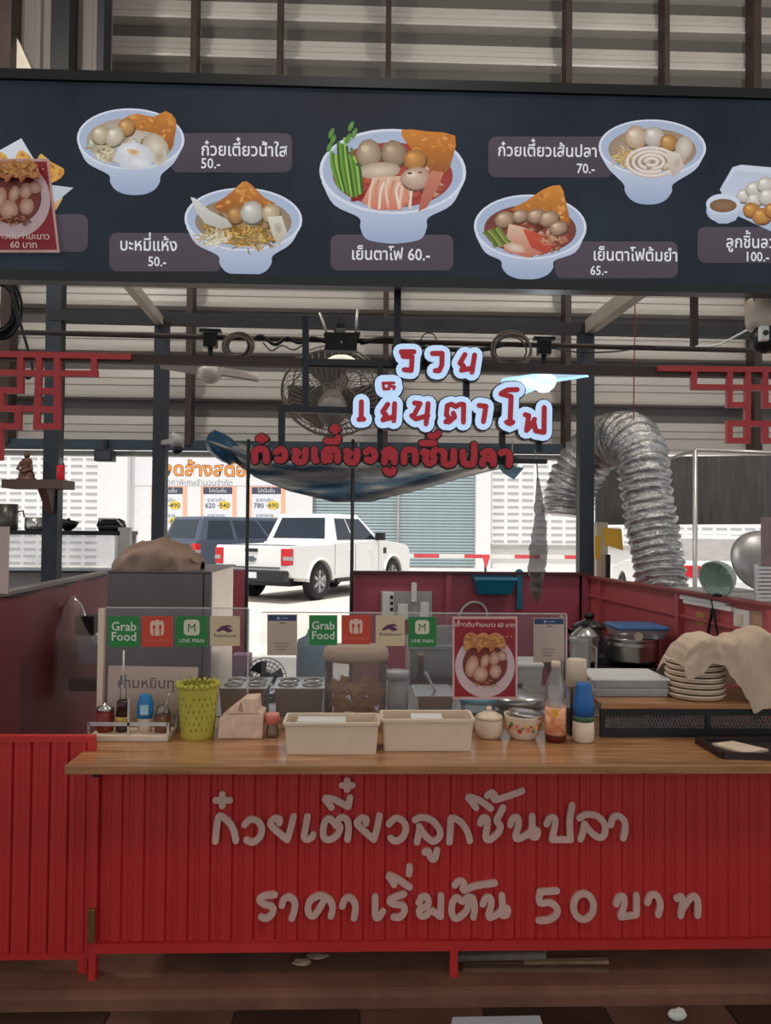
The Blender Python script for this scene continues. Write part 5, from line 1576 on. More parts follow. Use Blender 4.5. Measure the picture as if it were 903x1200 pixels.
def shelf_pot(px0, px1, ytop, name, label, cat, mm, kind):
    a, b_ = at(px0, ytop, Yd).x, at(px1, ytop, Yd).x
    r_ = (b_ - a) / 2; h = at(px0, ytop, Yd).z - z_t
    t = thing(name, label, cat, ((a + b_) / 2, Yd + r_ + 0.03, z_t))
    if kind == 'pot':
        MB().lathe([(r_ * .9, 0), (r_, .01), (r_, h), (r_ * .94, h), (r_ * .92, .02), (.01, .015)], 24).build('pot', mm, t)
        MB().tube([(r_, 0, h * .7), (r_ + .04, 0, h * .75), (r_ + .05, 0, h * .5)], 0.006, 6).build('handle', m_black, t)
    elif kind == 'wok':
        MB().lathe([(r_ * .3, 0), (r_ * .8, h * .4), (r_, h * .8), (r_ * .96, h * .8), (r_ * .3, h * .1), (.01, h * .08)], 24, Matrix.Rotation(0.2, 4, 'Y')).build('wok_bowl', mm, t)
        MB().tube([(r_ * .4, -r_ * .3, h * .9), (-r_, -r_ * .4, h * .4), (-r_ * 1.4, -r_ * .4, h * .2)], 0.009, 6).build('handle', m_black, t)
    else:
        MB().lathe([(r_ * .9, 0), (r_, h * .25), (r_, h * .45)], 24).build('body', mm, t)
        MB().lathe([(r_ * .98, h * .45), (r_ * .9, h * .8), (r_ * .55, h), (r_ * .1, h)], 24).build('domed_lid', m_black, t)
        MB().tube([(-r_ * .9, -0.05, h * .4), (-r_ * .6, -0.1, h * .95), (r_ * .6, -0.1, h * .95), (r_ * .9, -0.05, h * .4)], 0.007, 6).build('handle', m_alu, t)
    return t
shelf_pot(22, 48, 606, 'steel_pot', 'grey steel pot on the display shelf', 'pot', m_inox, 'pot')
shelf_pot(60, 84, 606, 'black_wok', 'black wok tilted on the display shelf', 'wok', m_black, 'wok')
shelf_pot(108, 141, 607, 'rice_cooker', 'black domed cooker with a pale handle on the display shelf', 'cooker', m_steel, 'dome')
shelf_pot(-12, 13, 590, 'steel_pot', 'tall dark steel pot at the end of the display shelf', 'pot', M('dark_pot', (90, 84, 80), 0.35, 0.6), 'pot')
# shrine shelf on the far left post
Ysh = YB - 0.005
ss = thing('shrine_shelf', 'small wooden shrine shelf on the dark steel post', 'shelf', at(60, 573, Ysh - .1))
a, b_ = at(10, 570, Ysh - .1), at(81, 570, Ysh - .1)
z0_, z1_ = at(46, 573, Ysh - .1).z, at(46, 563, Ysh - .1).z
m_dwood = M('dark_wood', (92, 66, 56), 0.6, var=0.2)
MB().box(a.x, b_.x, Ysh - 0.2, Ysh, z0_, z1_).build('board', m_dwood, ss, world=True)
c = at(60, 573, Ysh).x
MB().hexa([(c - .02, Ysh - .02, z0_ - .16), (c + .02, Ysh - .02, z0_ - .16), (c + .02, Ysh, z0_ - .16), (c - .02, Ysh, z0_ - .16)], [(c - .03, Ysh - .15, z0_), (c + .03, Ysh - .15, z0_), (c + .03, Ysh, z0_), (c - .03, Ysh, z0_)]).build('bracket', m_dwood, ss, world=True)
p = at(31, 563, Ysh - .1); s = p.y / F
t = thing('statuette', 'small brown seated statuette on the shrine shelf', 'statuette', (p.x, p.y, z1_))
m_st = M('bronze_brown', (104, 70, 56), 0.5, 0.2, var=0.25)
MB().lathe(px_lathe([(11, 0), (11, 2), (9, 3), (9, 7), (7, 11), (5.5, 17), (6.5, 21), (5, 25), (2, 26)], s), 18, sy=0.8).build('body', m_st, t)
MB().lathe(px_lathe([(2, 25.5), (3.4, 28), (3.2, 31), (1.5, 33), (.5, 34.5)], s), 14).build('head', m_st, t)
MB().tube([(-5 * s, -2 * s, 21 * s), (-8 * s, -5 * s, 13 * s), (0, -8 * s, 9 * s), (8 * s, -5 * s, 13 * s), (5 * s, -2 * s, 21 * s)], 2 * s, 8).build('arms', m_st, t)
p = at(71, 562, Ysh - .1)
t = thing('drink_bottle', 'bright red drink bottle on the shrine shelf', 'bottle', (p.x, p.y, z1_))
MB().lathe(px_lathe([(4, 0), (4.6, 1), (4.6, 17), (4.2, 18)], s), 16).build('red_drink', M('red_drink', (214, 30, 34), 0.3), t)
MB().lathe(px_lathe([(4.4, 18), (2.2, 24), (2, 27)], s), 16).build('neck', m_glass, t)

# ------------------------------------------------------------------ rear partition fittings
Yw = YB - 0.001
def backbox(x0, y0, x1, y1, d, name, mm, par, bev=0.004):
    a, b_ = at(x0, y0, Yw - d), at(x1, y1, Yw - d)
    return MB().box(a.x, b_.x, Yw - d, Yw, b_.z, a.z).build(name, mm, par, world=True, bevel=bev)
t = thing('socket_board', 'pale electrical panel with switches on the maroon back partition', 'panel', at(472, 722, Yw))
backbox(446, 693, 506, 728, 0.03, 'board', m_gal, t)
backbox(448, 694, 461, 722, 0.05, 'breaker_box', m_white, t)
for k in range(3):
    backbox(457, 698 + 7 * k, 460.5, 702 + 7 * k, 0.055, 'breaker', m_steel, t, 0.001)
backbox(482, 683, 488, 706, 0.06, 'plug', m_white, t); backbox(466, 708, 478, 726, 0.04, 'socket', m_white, t); backbox(492, 706, 502, 726, 0.04, 'socket', m_white, t)
q = [at(x, y, Yw - .03) for x, y in ((538, 722), (543, 712), (552, 706), (563, 707), (570, 716), (569, 730), (560, 745))]
tag(MB().tube(smooth_path(q, 5), 0.008, 6).build('hose', m_white), 'white hose loop against the maroon back partition', 'hose')
m_teal = M('teal_plastic', (26, 112, 140), 0.35, var=0.1)
t = thing('hanging_basket', 'teal plastic basket hung on the maroon back partition', 'basket', at(579, 697, Yw - .06))
a, b_ = at(555, 678, Yw - .1), at(604, 697, Yw - .1)
MB().hexa([(a.x + .03, Yw - .11, b_.z), (b_.x - .03, Yw - .11, b_.z), (b_.x - .02, Yw - .012, b_.z), (a.x + .02, Yw - .012, b_.z)], [(a.x, Yw - .14, a.z), (b_.x, Yw - .14, a.z), (b_.x, Yw - .012, a.z), (a.x, Yw - .012, a.z)]).build('basket', m_teal, t, world=True, bevel=0.006)
MB().box(a.x, b_.x, Yw - .145, Yw - .135, a.z - .008, a.z + .012).build('front_rim', M('teal_light', (70, 150, 176), 0.3), t, world=True)
MB().box(a.x, b_.x, Yw - .012, Yw - .002, a.z - .02, zt + .012).build('back_rim', m_teal, t, world=True)
t = thing('teal_brush', 'long teal brush handle hanging beside the teal basket', 'brush', at(608, 715, Yw - .03))
MB().box(at(604, 700, Yw).x, at(611, 700, Yw).x, Yw - .03, Yw - .006, at(608, 714, Yw).z, zt + .03).build('handle', m_teal, t, world=True, bevel=.006)
MB().cyl(at(608, 672, Yw - .03), at(608, 672, Yw + .0), 0.03, 14).build('hook_loop', m_teal, t, world=True)

# ------------------------------------------------------------------ right partition fittings
rd = (pr1 - pr0); rd.z = 0; rd.normalize()
rn = Vector((rd.y, -rd.x, 0))            # towards the inside of the stall
if rn.x > 0: rn = -rn
def rwp(px, py, off=0.0):
    d = ray(px, py)
    o_ = pr0 + rn * off
    t_ = (o_ - C0).dot(rn) / d.dot(rn)
    return C0 + d * t_
def rwplate(x0, y0, x1, y1, dep, name, mm, par):
    a, b_ = rwp(x0, (y0 + y1) / 2), rwp(x1, (y0 + y1) / 2)
    z0, z1 = rwp((x0 + x1) / 2, y1).z, rwp((x0 + x1) / 2, y0).z
    q = [Vector((a.x, a.y, z0)), Vector((b_.x, b_.y, z0)), Vector((b_.x, b_.y, z0)) + rn * dep, Vector((a.x, a.y, z0)) + rn * dep]
    return MB().hexa(q, [v + Vector((0, 0, z1 - z0)) for v in q]).build(name, mm, par, world=par is not None, fix=True)
t = thing('light_switch', 'white light switch on the red side partition', 'switch', rwp(871, 740))
rwplate(862, 714, 880, 739, 0.012, 'plate', m_white, t); rwplate(868, 720, 873, 731, 0.02, 'rocker', m_cream, t)
tag(rwplate(881, 716, 893, 738, 0.002, 'beige_tape', M('beige_tape', (190, 150, 124), 0.7), None), 'beige tape patch beside the white light switch', 'tape')
tag(rwplate(816, 718, 825, 732, 0.002, 'yellow_sticker', M('olive_sticker', (170, 140, 70), 0.7, var=.3, scale=60), None), 'small olive yellow sticker on the red side partition', 'sticker')
t = thing('cable_raceway', 'two white cable raceways along the top of the red side partition', 'raceway', rwp(830, 715))
for (xa1, ya1, xb1, yb1) in ((799, 699, 852, 709), (803, 704, 860, 714)):
    a, b_ = rwp(xa1, ya1, .012), rwp(xb1, yb1, .012)
    MB().bar(a, b_, 0.03, 0.022).build('raceway', m_white, t, world=True)
q = [rwp(x, y, .02) for x, y in ((844, 698), (838, 697), (834, 702), (834, 716), (831, 732), (829, 745))]
q2 = [rwp(x, y, .024) for x, y in ((834, 702), (836, 716), (838, 732), (841, 745))]
t = thing('black_strap', 'black strap hanging over the red side partition', 'strap', rwp(834, 746, .02))
MB().tube(smooth_path(q, 4), 0.008, 6).build('strap_end', m_black, t, world=True); MB().tube(smooth_path(q2, 4), 0.007, 6).build('strap_end', m_black, t, world=True)

# pots on a stove by the right partition
Yst = 3.9
ZST = 0.80
sv = thing('gas_stove', 'black gas stove by the red side partition', 'stove', (at(735, 780, Yst).x, Yst, 0))
xs0, xs1 = at(664, 780, Yst).x, at(780, 780, Yst).x
MB().box(xs0, xs1, Yst, Yst + 0.5, ZST - 0.08, ZST).build('stove_top', m_black, sv, world=True, bevel=0.005)
MB().box(xs0 + .02, xs1 - .02, Yst + .02, Yst + 0.48, 0.0, ZST - 0.08).build('stand', m_steel, sv, world=True)
for px in (705, 750):
    x = at(px, 780, Yst + .2).x
    MB().lathe([(0.10, 0), (0.10, 0.02), (0.085, 0.022), (0.085, 0.0)], 20, Matrix.Translation((x, Yst + .22, ZST)), caps=False).build('burner_ring', m_steel, sv, world=True)
def potpx(px0, px1, ytop, ybot, Y, name, label, cat, mm, lid=False, zb=None):
    a, b_ = at(px0, ytop, Y).x, at(px1, ytop, Y).x
    r_ = (b_ - a) / 2
    z0 = at(px0, ybot, Y).z if zb is None else zb
    h = at((px0 + px1) / 2, ytop, Y).z - z0
    t = thing(name, label, cat, ((a + b_) / 2, Y + r_, z0))
    MB().lathe([(r_ * .93, 0), (r_ * .97, .01), (r_, h * .97), (r_ * 1.02, h), (r_ * .97, h), (r_ * .93, .02), (.005, .015)], 30).build('pot', mm, t)
    return t, r_, h
t, r_, h = potpx(673, 707, 748, 772, Yst + 0.02, 'cooking_pot', 'steel cooking pot with a lid on the gas stove', 'pot', m_inox, zb=ZST + .0225)
MB().lathe([(r_ * 1.02, h), (r_ * .98, h + .008), (r_ * .5, h + .04), (.02, h + .05)], 28).build('lid', m_inox, t)
MB().lathe([(.012, h + .045), (.02, h + .06), (.018, h + .075), (.005, h + .08)], 14).build('knob', m_black, t)
for sx_ in (-1, 1):
    MB().tube([(sx_ * r_ * .98, -.03, h * .75), (sx_ * (r_ + .035), -.02, h * .78), (sx_ * (r_ + .035), .02, h * .78), (sx_ * r_ * .98, .03, h * .75)], .006, 6).build('handle', m_black, t)
t, r_, h = potpx(719, 783, 751, 800, Yst + 0.0, 'steel_bucket', 'tall stainless bucket on the stove holding a blue lidded box', 'bucket', m_inox, zb=ZST + .0225)
for zz_ in (.68, .72, .76):
    MB().lathe([(r_ * .98 + .001, h * zz_), (r_ * .985 + .004, h * zz_ + .004), (r_ * .99 + .001, h * zz_ + .008)], 30, caps=False).build('ridge', m_inox, t)
bl = t.location + Vector((0, 0, 0))
xa_, xb_ = at(717, 735, Yst + .02).x, at(784, 735, Yst + .02).x
zq0, zq1 = bl.z + h, at(750, 735, Yst + .02).z
t2 = thing('lunch_box', 'clear plastic box with a blue lid set on the steel bucket', 'food box', (bl.x + .025, bl.y, zq0 + .0005))
w = (xb_ - xa_) / 2 * .9
hh = max(.05, zq1 - zq0)
MB().hexa([(-w * .85, -.09, 0), (w * .85, -.09, 0), (w * .85, .09, 0), (-w * .85, .09, 0)], [(-w * .98, -.11, hh * .7), (w * .98, -.11, hh * .7), (w * .98, .11, hh * .7), (-w * .98, .11, hh * .7)]).build('box', acrylic('box_plastic', 0.5, (180, 186, 192)), t2, bevel=.006)
MB().box(-w * 1.02, w * 1.02, -.12, .12, hh * .7, hh * .7 + .02).build('blue_lid', M('blue_lid', (70, 112, 168), 0.4), t2, bevel=.008)
MB().cyl((-w * .2, -.112, hh * .25), (-w * .2, -.098, hh * .25), .022, 16).build('printed_seal', m_cream, t2)
t, r_, h = potpx(676, 716, 738, 752, Yst + .36, 'saute_pan', 'dark lidded frying pan at the back of the gas stove', 'pan', m_inox, zb=ZST)
MB().lathe([(r_ * 1.03, h), (r_ * .9, h + .02), (r_ * .3, h + .045), (.02, h + .05)], 28).build('lid', M('dark_glass_lid', (70, 68, 66), 0.15, .3), t)
MB().lathe([(.014, h + .045), (.03, h + .06), (.03, h + .08), (.01, h + .085)], 14).build('knob', m_black, t)
MB().tube([(-r_, 0, h * .8), (-r_ - .1, -.02, h + .02), (-r_ - .2, -.03, h + .05)], .012, 8).build('handle', m_black, t)
p = at(683, 776, 3.55)
t = thing('plastic_pitcher', 'frosted plastic pitcher in front of the cooking pot', 'pitcher', (p.x, 3.6, ZC))
s = 3.6 / F
MB().lathe(px_lathe([(10.5, 0), (11, 2), (12.5, 62), (12.8, 64)], s), 24).build('jug', acrylic('frost_jug', 0.5, (210, 208, 206)), t)
MB().tube([(12 * s, 0, 55 * s), (19 * s, 0, 52 * s), (19 * s, 0, 25 * s), (12 * s, 0, 20 * s)], 1.5 * s, 8).build('handle', acrylic('frost_jug'), t)
MB().box(-.3 + p.x, .62 + p.x, 3.52, 3.75, 0, 0.001)
# second small table that carries pitcher and white board
t = thing('side_table', 'small steel side table beside the prep table', 'table', (at(700, 800, 3.5).x, 3.5, 0))
xq0, xq1 = 1.02, at(800, 800, 3.45).x
MB().box(xq0, xq1, 3.35, 3.86, ZC - .03, ZC).build('table_top', m_gal, t, world=True)
for x in (xq0 + .02, xq1 - .02):
    for y in (3.37, 3.84):
        MB().box(x - .014, x + .014, y - .014, y + .014, 0, ZC - .03).build('leg', m_gal, t, world=True)
p = at(712, 790, 3.5)
tag(MB().hexa([(p.x - .02, 3.4, ZC), (p.x + .17, 3.4, ZC), (p.x + .17, 3.6, ZC), (p.x - .02, 3.6, ZC)], [(p.x - .02, 3.4, ZC + .035), (p.x + .14, 3.4, ZC + .02), (p.x + .14, 3.6, ZC + .02), (p.x - .02, 3.6, ZC + .035)]).build('cutting_board', m_white, bevel=.01), 'thick white cutting board in front of the gas stove', 'cutting board')

# ------------------------------------------------------------------ exhaust duct
m_foil = M('crinkled_foil', (184, 183, 182), 0.32, 0.9, var=0.3, scale=18, bump=0.9, bscale=70)
path = [at(664, 604, 5.75), at(668, 575, 5.75), at(682, 546, 5.7), at(706, 520, 5.55), at(735, 514, 5.25), at(751, 535, 5.05), at(757, 575, 4.98), at(764, 620, 4.92), at(771, 660, 4.86), at(776, 696, 4.8)]
sp = smooth_path(path, 26)
rnd = random.Random(5)
jit = [rnd.uniform(-.004, .004) for _ in sp]
def rad(i):
    t_ = i / len(sp)
    return (0.185 if t_ < 0.35 else 0.185 - 0.03 * min(1, (t_ - .35) / .3)) + 0.011 * math.sin(i * 2 * pi / 6.5) + jit[i]
dt = MB().tube(sp, rad, 30)
for v in dt.v:
    v += Vector((NZ.noise(v * 26), NZ.noise(v * 26 + Vector((9, 0, 0))), NZ.noise(v * 26 + Vector((0, 9, 0))))) * 0.013
tag(dt.build('exhaust_duct', m_foil), 'bent silver foil exhaust duct over the red side partition', 'duct')
tag(MB().tube([at(744, 346, 4.5), at(742, 478, 5.0), at(742, 496, 5.1)], 0.004, 5).build('suspension_rope', M('red_cord', (150, 60, 50), 0.7)), 'thin red cord holding up the silver duct', 'cord')
# shade net, pipe frame, posts beyond the right partition
Yn = 6.35
def netf(u, v):
    p = at(697 + 330 * u, 536 - 4 * u + (79 + 3 * u) * v, Yn)
    return Vector((p.x, Yn + 0.03 * math.sin(u * 40) * v + 0.02 * NZ.noise(Vector((u * 20, v * 4, 0))), p.z))
tag(MB().grid(netf, 60, 8).build('shade_net', M('dark_shade_net', (92, 90, 88), 0.85, var=0.2, scale=3, stretch=(12, 1, 1))), 'dark grey shade net hanging beyond the silver duct', 'shade net')
Yq = 4.55
pf = thing('pipe_frame', 'pale metal pipe frame standing beyond the red side partition', 'frame', (at(814, 700, Yq).x, Yq, 0))
a = at(814, 527, Yq)
MB().tube([(a.x, Yq, 0), (a.x, Yq, a.z)], 0.014, 10).build('upright', m_alu, pf, world=True)
MB().tube([a, at(1000, 535, Yq)], 0.012, 10).build('crossbar', m_alu, pf, world=True)
b_ = at(776, 541, 6.3)
MB().tube([a, b_], 0.012, 10).build('side_bar', m_alu, pf, world=True)
MB().tube([at(1000, 535, Yq), Vector((at(1000, 535, Yq).x, Yq, 0))], 0.014, 10).build('upright', m_alu, pf, world=True)
Yo = 5.45
po = thing('notice_post', 'cream post with two yellow notices behind the stall', 'post', (at(706, 680, Yo).x, Yo, 0))
a, b_ = at(699, 600, Yo).x, at(712, 600, Yo).x
MB().box(a, b_, Yo, Yo + .06, 0, at(706, 612, Yo).z).build('post', M('cream_post', (206, 190, 166), 0.7, var=.15), po, world=True)
m_yel = M('yellow_paper', (232, 182, 62), 0.7, var=.06)
for c in ([(705, 618), (728, 620), (730, 645), (709, 639)], [(697, 628), (704, 627), (703, 656), (697, 654)]):
    q = [at(x, y, Yo - .006) for x, y in c]
    MB().add(q + [v + Vector((0, .005, 0)) for v in q], [(0, 1, 2, 3), (7, 6, 5, 4), (0, 4, 5, 1), (1, 5, 6, 2), (2, 6, 7, 3), (3, 7, 4, 0)]).build('yellow_notice', m_yel, po, world=True)
a = at(711, 650, Yo - .03); b_ = at(715, 672, Yo - .03)
MB().box(a.x, b_.x, Yo - .03, Yo + .01, b_.z - .2, a.z).build('black_clip', m_black, po, world=True)
# ledge outside the right partition with colander, wok and crate
lg = thing('outer_ledge', 'pale ledge outside the red side partition carrying kitchenware', 'ledge', (0, 0, 0))
ZL = zr + 0.005
t0_, t1_ = 0.45, 1.05
q = [rw(t_, o_) for t_, o_ in ((t0_, -0.05), (t1_, -0.05), (t1_, -0.5), (t0_, -0.5))]
if rw(.5, -.5).x < rw(.5, 0).x: q = [rw(t_, -o_) for t_, o_ in ((t0_, -0.05), (t1_, -0.05), (t1_, -0.5), (t0_, -0.5))]
MB().hexa([Vector((v.x, v.y, ZL - .03)) for v in q], [Vector((v.x, v.y, ZL)) for v in q]).build('board', m_gal, lg, fix=True)
for v in (q[2], q[3]):
    MB().box(v.x - .05, v.x - .02, v.y + .02, v.y + .05, 0, ZL - .03).build('leg', m_gal, lg)
m_grn = M('sage_plastic', (164, 188, 172), 0.4, var=.08)
pc = at(852, 690, 3.75); pc.z = ZL + .026
co = thing('colander', 'sage green plastic colander lying on its side on the ledge', 'colander', pc)
rc = 21 * pc.y / F
TT = Matrix.Translation((0, 0, rc)) @ Matrix.Rotation(math.radians(-110), 4, 'Y') @ Matrix.Rotation(0.5, 4, 'X')
pr_ = [(rc * .45, 0.0)] + [(rc * (.45 + .55 * math.sin(k / 8 * pi / 2)), rc * 1.1 * k / 8) for k in range(1, 9)]
b = MB().lathe(pr_ + [(rc * 1.06, rc * 1.1), (rc * 1.06, rc * 1.16), (rc * .97, rc * 1.12)], 30, TT, caps=False)
b.lathe([(0.002, 0), (rc * .45, 0)], 30, TT, caps=False)
b.build('bowl', m_grn, co)
hl = MB()
for row in range(1, 7):
    f_ = row / 8 + .06
    rr_, zz_ = rc * (.45 + .55 * math.sin(f_ * pi / 2)) * 1.008, rc * 1.1 * f_
    for k in range(26):
        a = 2 * pi * k / 26
        hl.box(-.0035, .0035, -.001, .001, -.006, .006, TT @ Matrix.Translation((rr_ * math.cos(a), rr_ * math.sin(a), zz_)) @ Matrix.Rotation(a + pi / 2, 4, 'Z'))
o = hl.build('drain_holes', M('pale_hole', (206, 214, 206), 0.7), co); o['kind'] = 'stuff'
pw = at(893, 690, 4.0); pw.z = ZL + .013
t = thing('steel_wok', 'large grey steel wok lid leaning behind the green colander', 'wok lid', pw)
MB().lathe([(.17, 0), (.165, .02), (.12, .05), (.05, .07), (.01, .075)], 30, Matrix.Translation((0, 0, .15)) @ Matrix.Rotation(math.radians(70), 4, 'X')).build('dome', M('dull_steel', (176, 174, 172), .4, .6), t)
MB().lathe([(.015, .07), (.025, .1)], 12, Matrix.Translation((0, 0, .15)) @ Matrix.Rotation(math.radians(70), 4, 'X')).build('knob', m_black, t)
pcx = at(903, 700, 3.42); pcx.z = ZL
t = thing('slatted_crate', 'pale slatted crate at the end of the ledge', 'crate', pcx)
for k in range(9):
    MB().box(-.07, .25, 0, .012, .005 + k * .018, .016 + k * .018).build('slat', m_alu, t)
for x in (-.065, .24):
    MB().box(x, x + .012, .012, .024, 0, .17).build('post', m_alu, t)
MB().box(-.07, .25, .024, .16, 0, .012).build('base', m_alu, t)
q = at(900, 640, 3.6)
tag(MB().box(at(893, 640, 3.6).x, at(930, 640, 3.6).x, 3.6, 3.615, ZL, at(900, 606, 3.6).z).build('pink_board', M('pinkish_board', (150, 124, 124), 0.6)), 'dull pink board standing at the end of the ledge', 'board')

# ------------------------------------------------------------------ overhead gear
def fan_lamp(px, py, label, lit, ang, tilt):
    c = at(px, py, YP)
    ztop = at(px, 395 if px < 400 else 404, YP).z
    t = thing('fan_lamp', label, 'fan lamp', c, 0, 'small hanging fan lamps')
    s = YP / F
    mm = M('fan_lamp_glow', (230, 240, 250), 0.4, var=0, emit=(186, 232, 255), es=1.3) if lit else M('fan_lamp_white', (214, 206, 198), 0.4, var=.04)
    MB().lathe(px_lathe([(2, 14), (8, 12), (14, 7), (15, 2), (12, -4), (6, -9), (1, -10)], s), 22).build('lamp_body', mm, t)
    for a in (ang, ang + 1.75, ang + 3.2):
        def bl_(u, v):
            r_ = (12 + 44 * u) * s
            w_ = (12 if u < .92 else 9) * s * (v - .5)
            return Vector((r_ * math.cos(a) - w_ * math.sin(a), r_ * math.sin(a) + w_ * math.cos(a), 5 * s + (v - .5) * 11 * s + (r_ * math.cos(a)) * tilt))
        b = MB().grid(bl_, 8, 3); n_ = len(b.v)
        b.grid(lambda u, v: bl_(u, 1 - v) + Vector((0, 0, 2.6 * s)), 8, 3)
        b.build('fan_blade', M('fan_blade_glow', (214, 236, 248), 0.4, var=0, emit=(170, 220, 250), es=.55) if lit else mm, t)
    MB().lathe([(.012, 13 * s), (.012, ztop - c.z - .02)], 10).build('stem', m_black, t)
    MB().box(-.03, .03, -.03, .03, ztop - c.z - .05, ztop - c.z + .02).build('clamp', m_black, t, bevel=.004)
    MB().box(-.05, .05, -.02, .02, ztop - c.z + .02, ztop - c.z + .035).build('clamp_top', m_black, t)
    if lit:
        L_ = bpy.data.lights.new('fan_lamp_light', 'POINT'); L_.energy = 1.5; L_.color = (.8, .93, 1); L_.shadow_soft_size = .06
        o = bpy.data.objects.new('fan_lamp_light', L_); COL.objects.link(o); o.parent = t; o.location = (0, 0, -.12)
    return t
fan_lamp(246, 440, 'unlit white fan lamp hanging from the service pipe', False, 0.12, -0.12)
fan_lamp(637, 450, 'glowing bluish white fan lamp hanging beside the name sign', True, 0.2, 0.2)
def coil(px, py, r_px, Y, n, label, mm, flat=.9):
    c = at(px, py, Y); b = MB(); s = Y / F
    rr = random.Random(int(px))
    for k in range(n):
        r_ = r_px * s * rr.uniform(.72, 1.02)
        ox, oz, oy = rr.uniform(-2, 2) * s, rr.uniform(-2, 2) * s, rr.uniform(-.015, .015)
        b.tube([(c.x + ox + r_ * math.cos(a), c.y + oy, c.z + oz + r_ * flat * math.sin(a)) for a in [2 * pi * q_ / 24 for q_ in range(24)]], .0045, 5, True)
    return tag(b.build('cable_coil', mm), label, 'cable')
m_cab = M('grey_cable', (112, 100, 92), .6)
coil(279, 406, 17, YP - .03, 9, 'coiled grey cable tied to the service pipe beside the unlit fan lamp', m_cab)
coil(600, 410, 24, YP - .03, 6, 'loose coil of grey cable beside the glowing fan lamp', m_cab)
coil(0, 362, 22, 3.2, 12, 'thick black cable roll hanging at the menu board end', m_black, 1.6)
def wire(pts, r_, label, mm, Y=YP - .02):
    return tag(MB().tube(smooth_path([at(x, y, Y) for x, y in pts], 5), r_, 5).build('loose_cable', mm), label, 'cable')
wire([(292, 400), (306, 394), (322, 404), (336, 396), (350, 402), (366, 396), (384, 402)], .009, 'dark cable bundle along the pipe beside the router', m_black)
wire([(308, 402), (318, 411), (330, 405), (344, 410), (358, 402)], .004, 'thin looping cable under the dark cable bundle', m_cab)
wire([(422, 402), (450, 397), (474, 400), (500, 408), (560, 410), (590, 404)], .012, 'thick dark cable bundle behind the glowing sign', m_black)
wire([(492, 400), (498, 391), (508, 392), (512, 404), (506, 408)], .003, 'thin black wire loop above the glowing sign', m_black)
wire([(646, 408), (680, 413), (720, 412), (742, 409)], .004, 'thin sagging wire beside the glowing fan lamp', m_black)
wire([(815, 406), (838, 405), (858, 396), (880, 384)], .005, 'white cable running to the security camera', m_white)
tag(MB().tube(smooth_path([at(x, y, 3.0) for x, y in ((8, 322), (18, 360), (30, 400), (38, 432), (34, 443), (28, 440))], 5), .006, 6).build('loose_cable', m_black), 'black cable dangling past the red fretwork', 'cable')
# router
c = at(400, 412, YP - .03); s = YP / F
t = thing('wifi_router', 'black router with two pale antennas on the service pipe', 'router', c)
MB().prism([(-20 * s, 0), (18 * s, 0), (18 * s, 12 * s), (22 * s, 22 * s), (14 * s, 21 * s), (-14 * s, 21 * s), (-21 * s, 20 * s), (-18 * s, 10 * s)], -.03, .03, 'y').build('body', m_black, t, bevel=.003)
MB().tube([(-16 * s, 0, 18 * s), (-26 * s, 0, 45 * s)], .006, 6).build('antenna', m_alu, t); MB().tube([(16 * s, 0, 20 * s), (18 * s, 0, 50 * s)], .006, 6).build('antenna', m_alu, t)
MB().cyl((0, -.034, 9 * s), (0, -.03, 9 * s), .006, 10).build('indicator', m_gal, t)
c = at(400, 425, YP + .2)
t = thing('round_lamp', 'white round ceiling lamp behind the router', 'lamp', c)
MB().lathe([(.075, 0), (.07, .015), (.045, .03), (.012, .036)], 24).build('diffuser', M('lamp_diffuser', (240, 236, 220), .5, var=0, emit=(255, 250, 230), es=.5), t)
MB().lathe([(.012, .03), (.012, .12)], 10).build('stem', m_black, t)
MB().box(-.02, .02, -.24, .03, .11, .13).build('bracket', m_black, t)
# big caged fan hung from the rear beam
Yfa = 4.75
c = at(390, 462, Yfa)
t = thing('caged_fan', 'large grey caged fan tilted down behind the sign frame', 'fan', c)
Rf = 60 * Yfa / F
TF = Matrix.Rotation(math.radians(-46), 4, 'X')
m_cage = M('fan_cage', (140, 132, 124), .5, .3)
b = MB()
for k, (r_, z_) in enumerate(((1, 0), (.99, .05), (.8, .11), (.55, .14), (.28, .15), (.85, -.08), (.5, -.12))):
    b.tube([TF @ Vector((Rf * r_ * math.cos(a), Rf * r_ * math.sin(a), z_)) for a in [2 * pi * q_ / 40 for q_ in range(40)]], .005 if k else .008, 5, True)
for q_ in range(48):
    a = 2 * pi * q_ / 48
    b.tube([TF @ Vector((Rf * r_ * math.cos(a + tw_), Rf * r_ * math.sin(a + tw_), z_)) for r_, z_, tw_ in ((.28, .15, .2), (.6, .135, .1), (.9, .08, 0), (1, 0, 0), (.8, -.09, 0), (.4, -.13, 0))], .0028, 4)
b.build('cage', m_cage, t)
MB().lathe([(.01, .16), (.085, .15), (.09, .10), (.05, 0), (.09, -.12), (.08, -.22), (.02, -.24)], 20, TF).build('motor', M('fan_motor_grey', (128, 120, 114), .5), t)
for k in range(3):
    a0_ = 2 * pi * k / 3 + .4
    MB().grid(lambda u, v: TF @ Vector((Rf * (.16 + .76 * u) * math.cos(a0_ + (v - .5) * 1.35), Rf * (.16 + .76 * u) * math.sin(a0_ + (v - .5) * 1.35), .05 + (v - .5) * .06)), 5, 6).build('fan_blade', M('fan_blade_grey', (126, 118, 110), .4), t)
tp_ = at(390, 374, YB) - c
MB().bar(TF @ Vector((0, 0, -.2)), (0, tp_.y - .02, TF.to_3x3().col[2][2] * -.2 + .08), .03).build('arm', m_steel, t)
MB().bar((0, tp_.y - .02, TF.to_3x3().col[2][2] * -.2 + .06), (0, tp_.y - .02, tp_.z + .03), .03).build('drop_rod', m_steel, t)
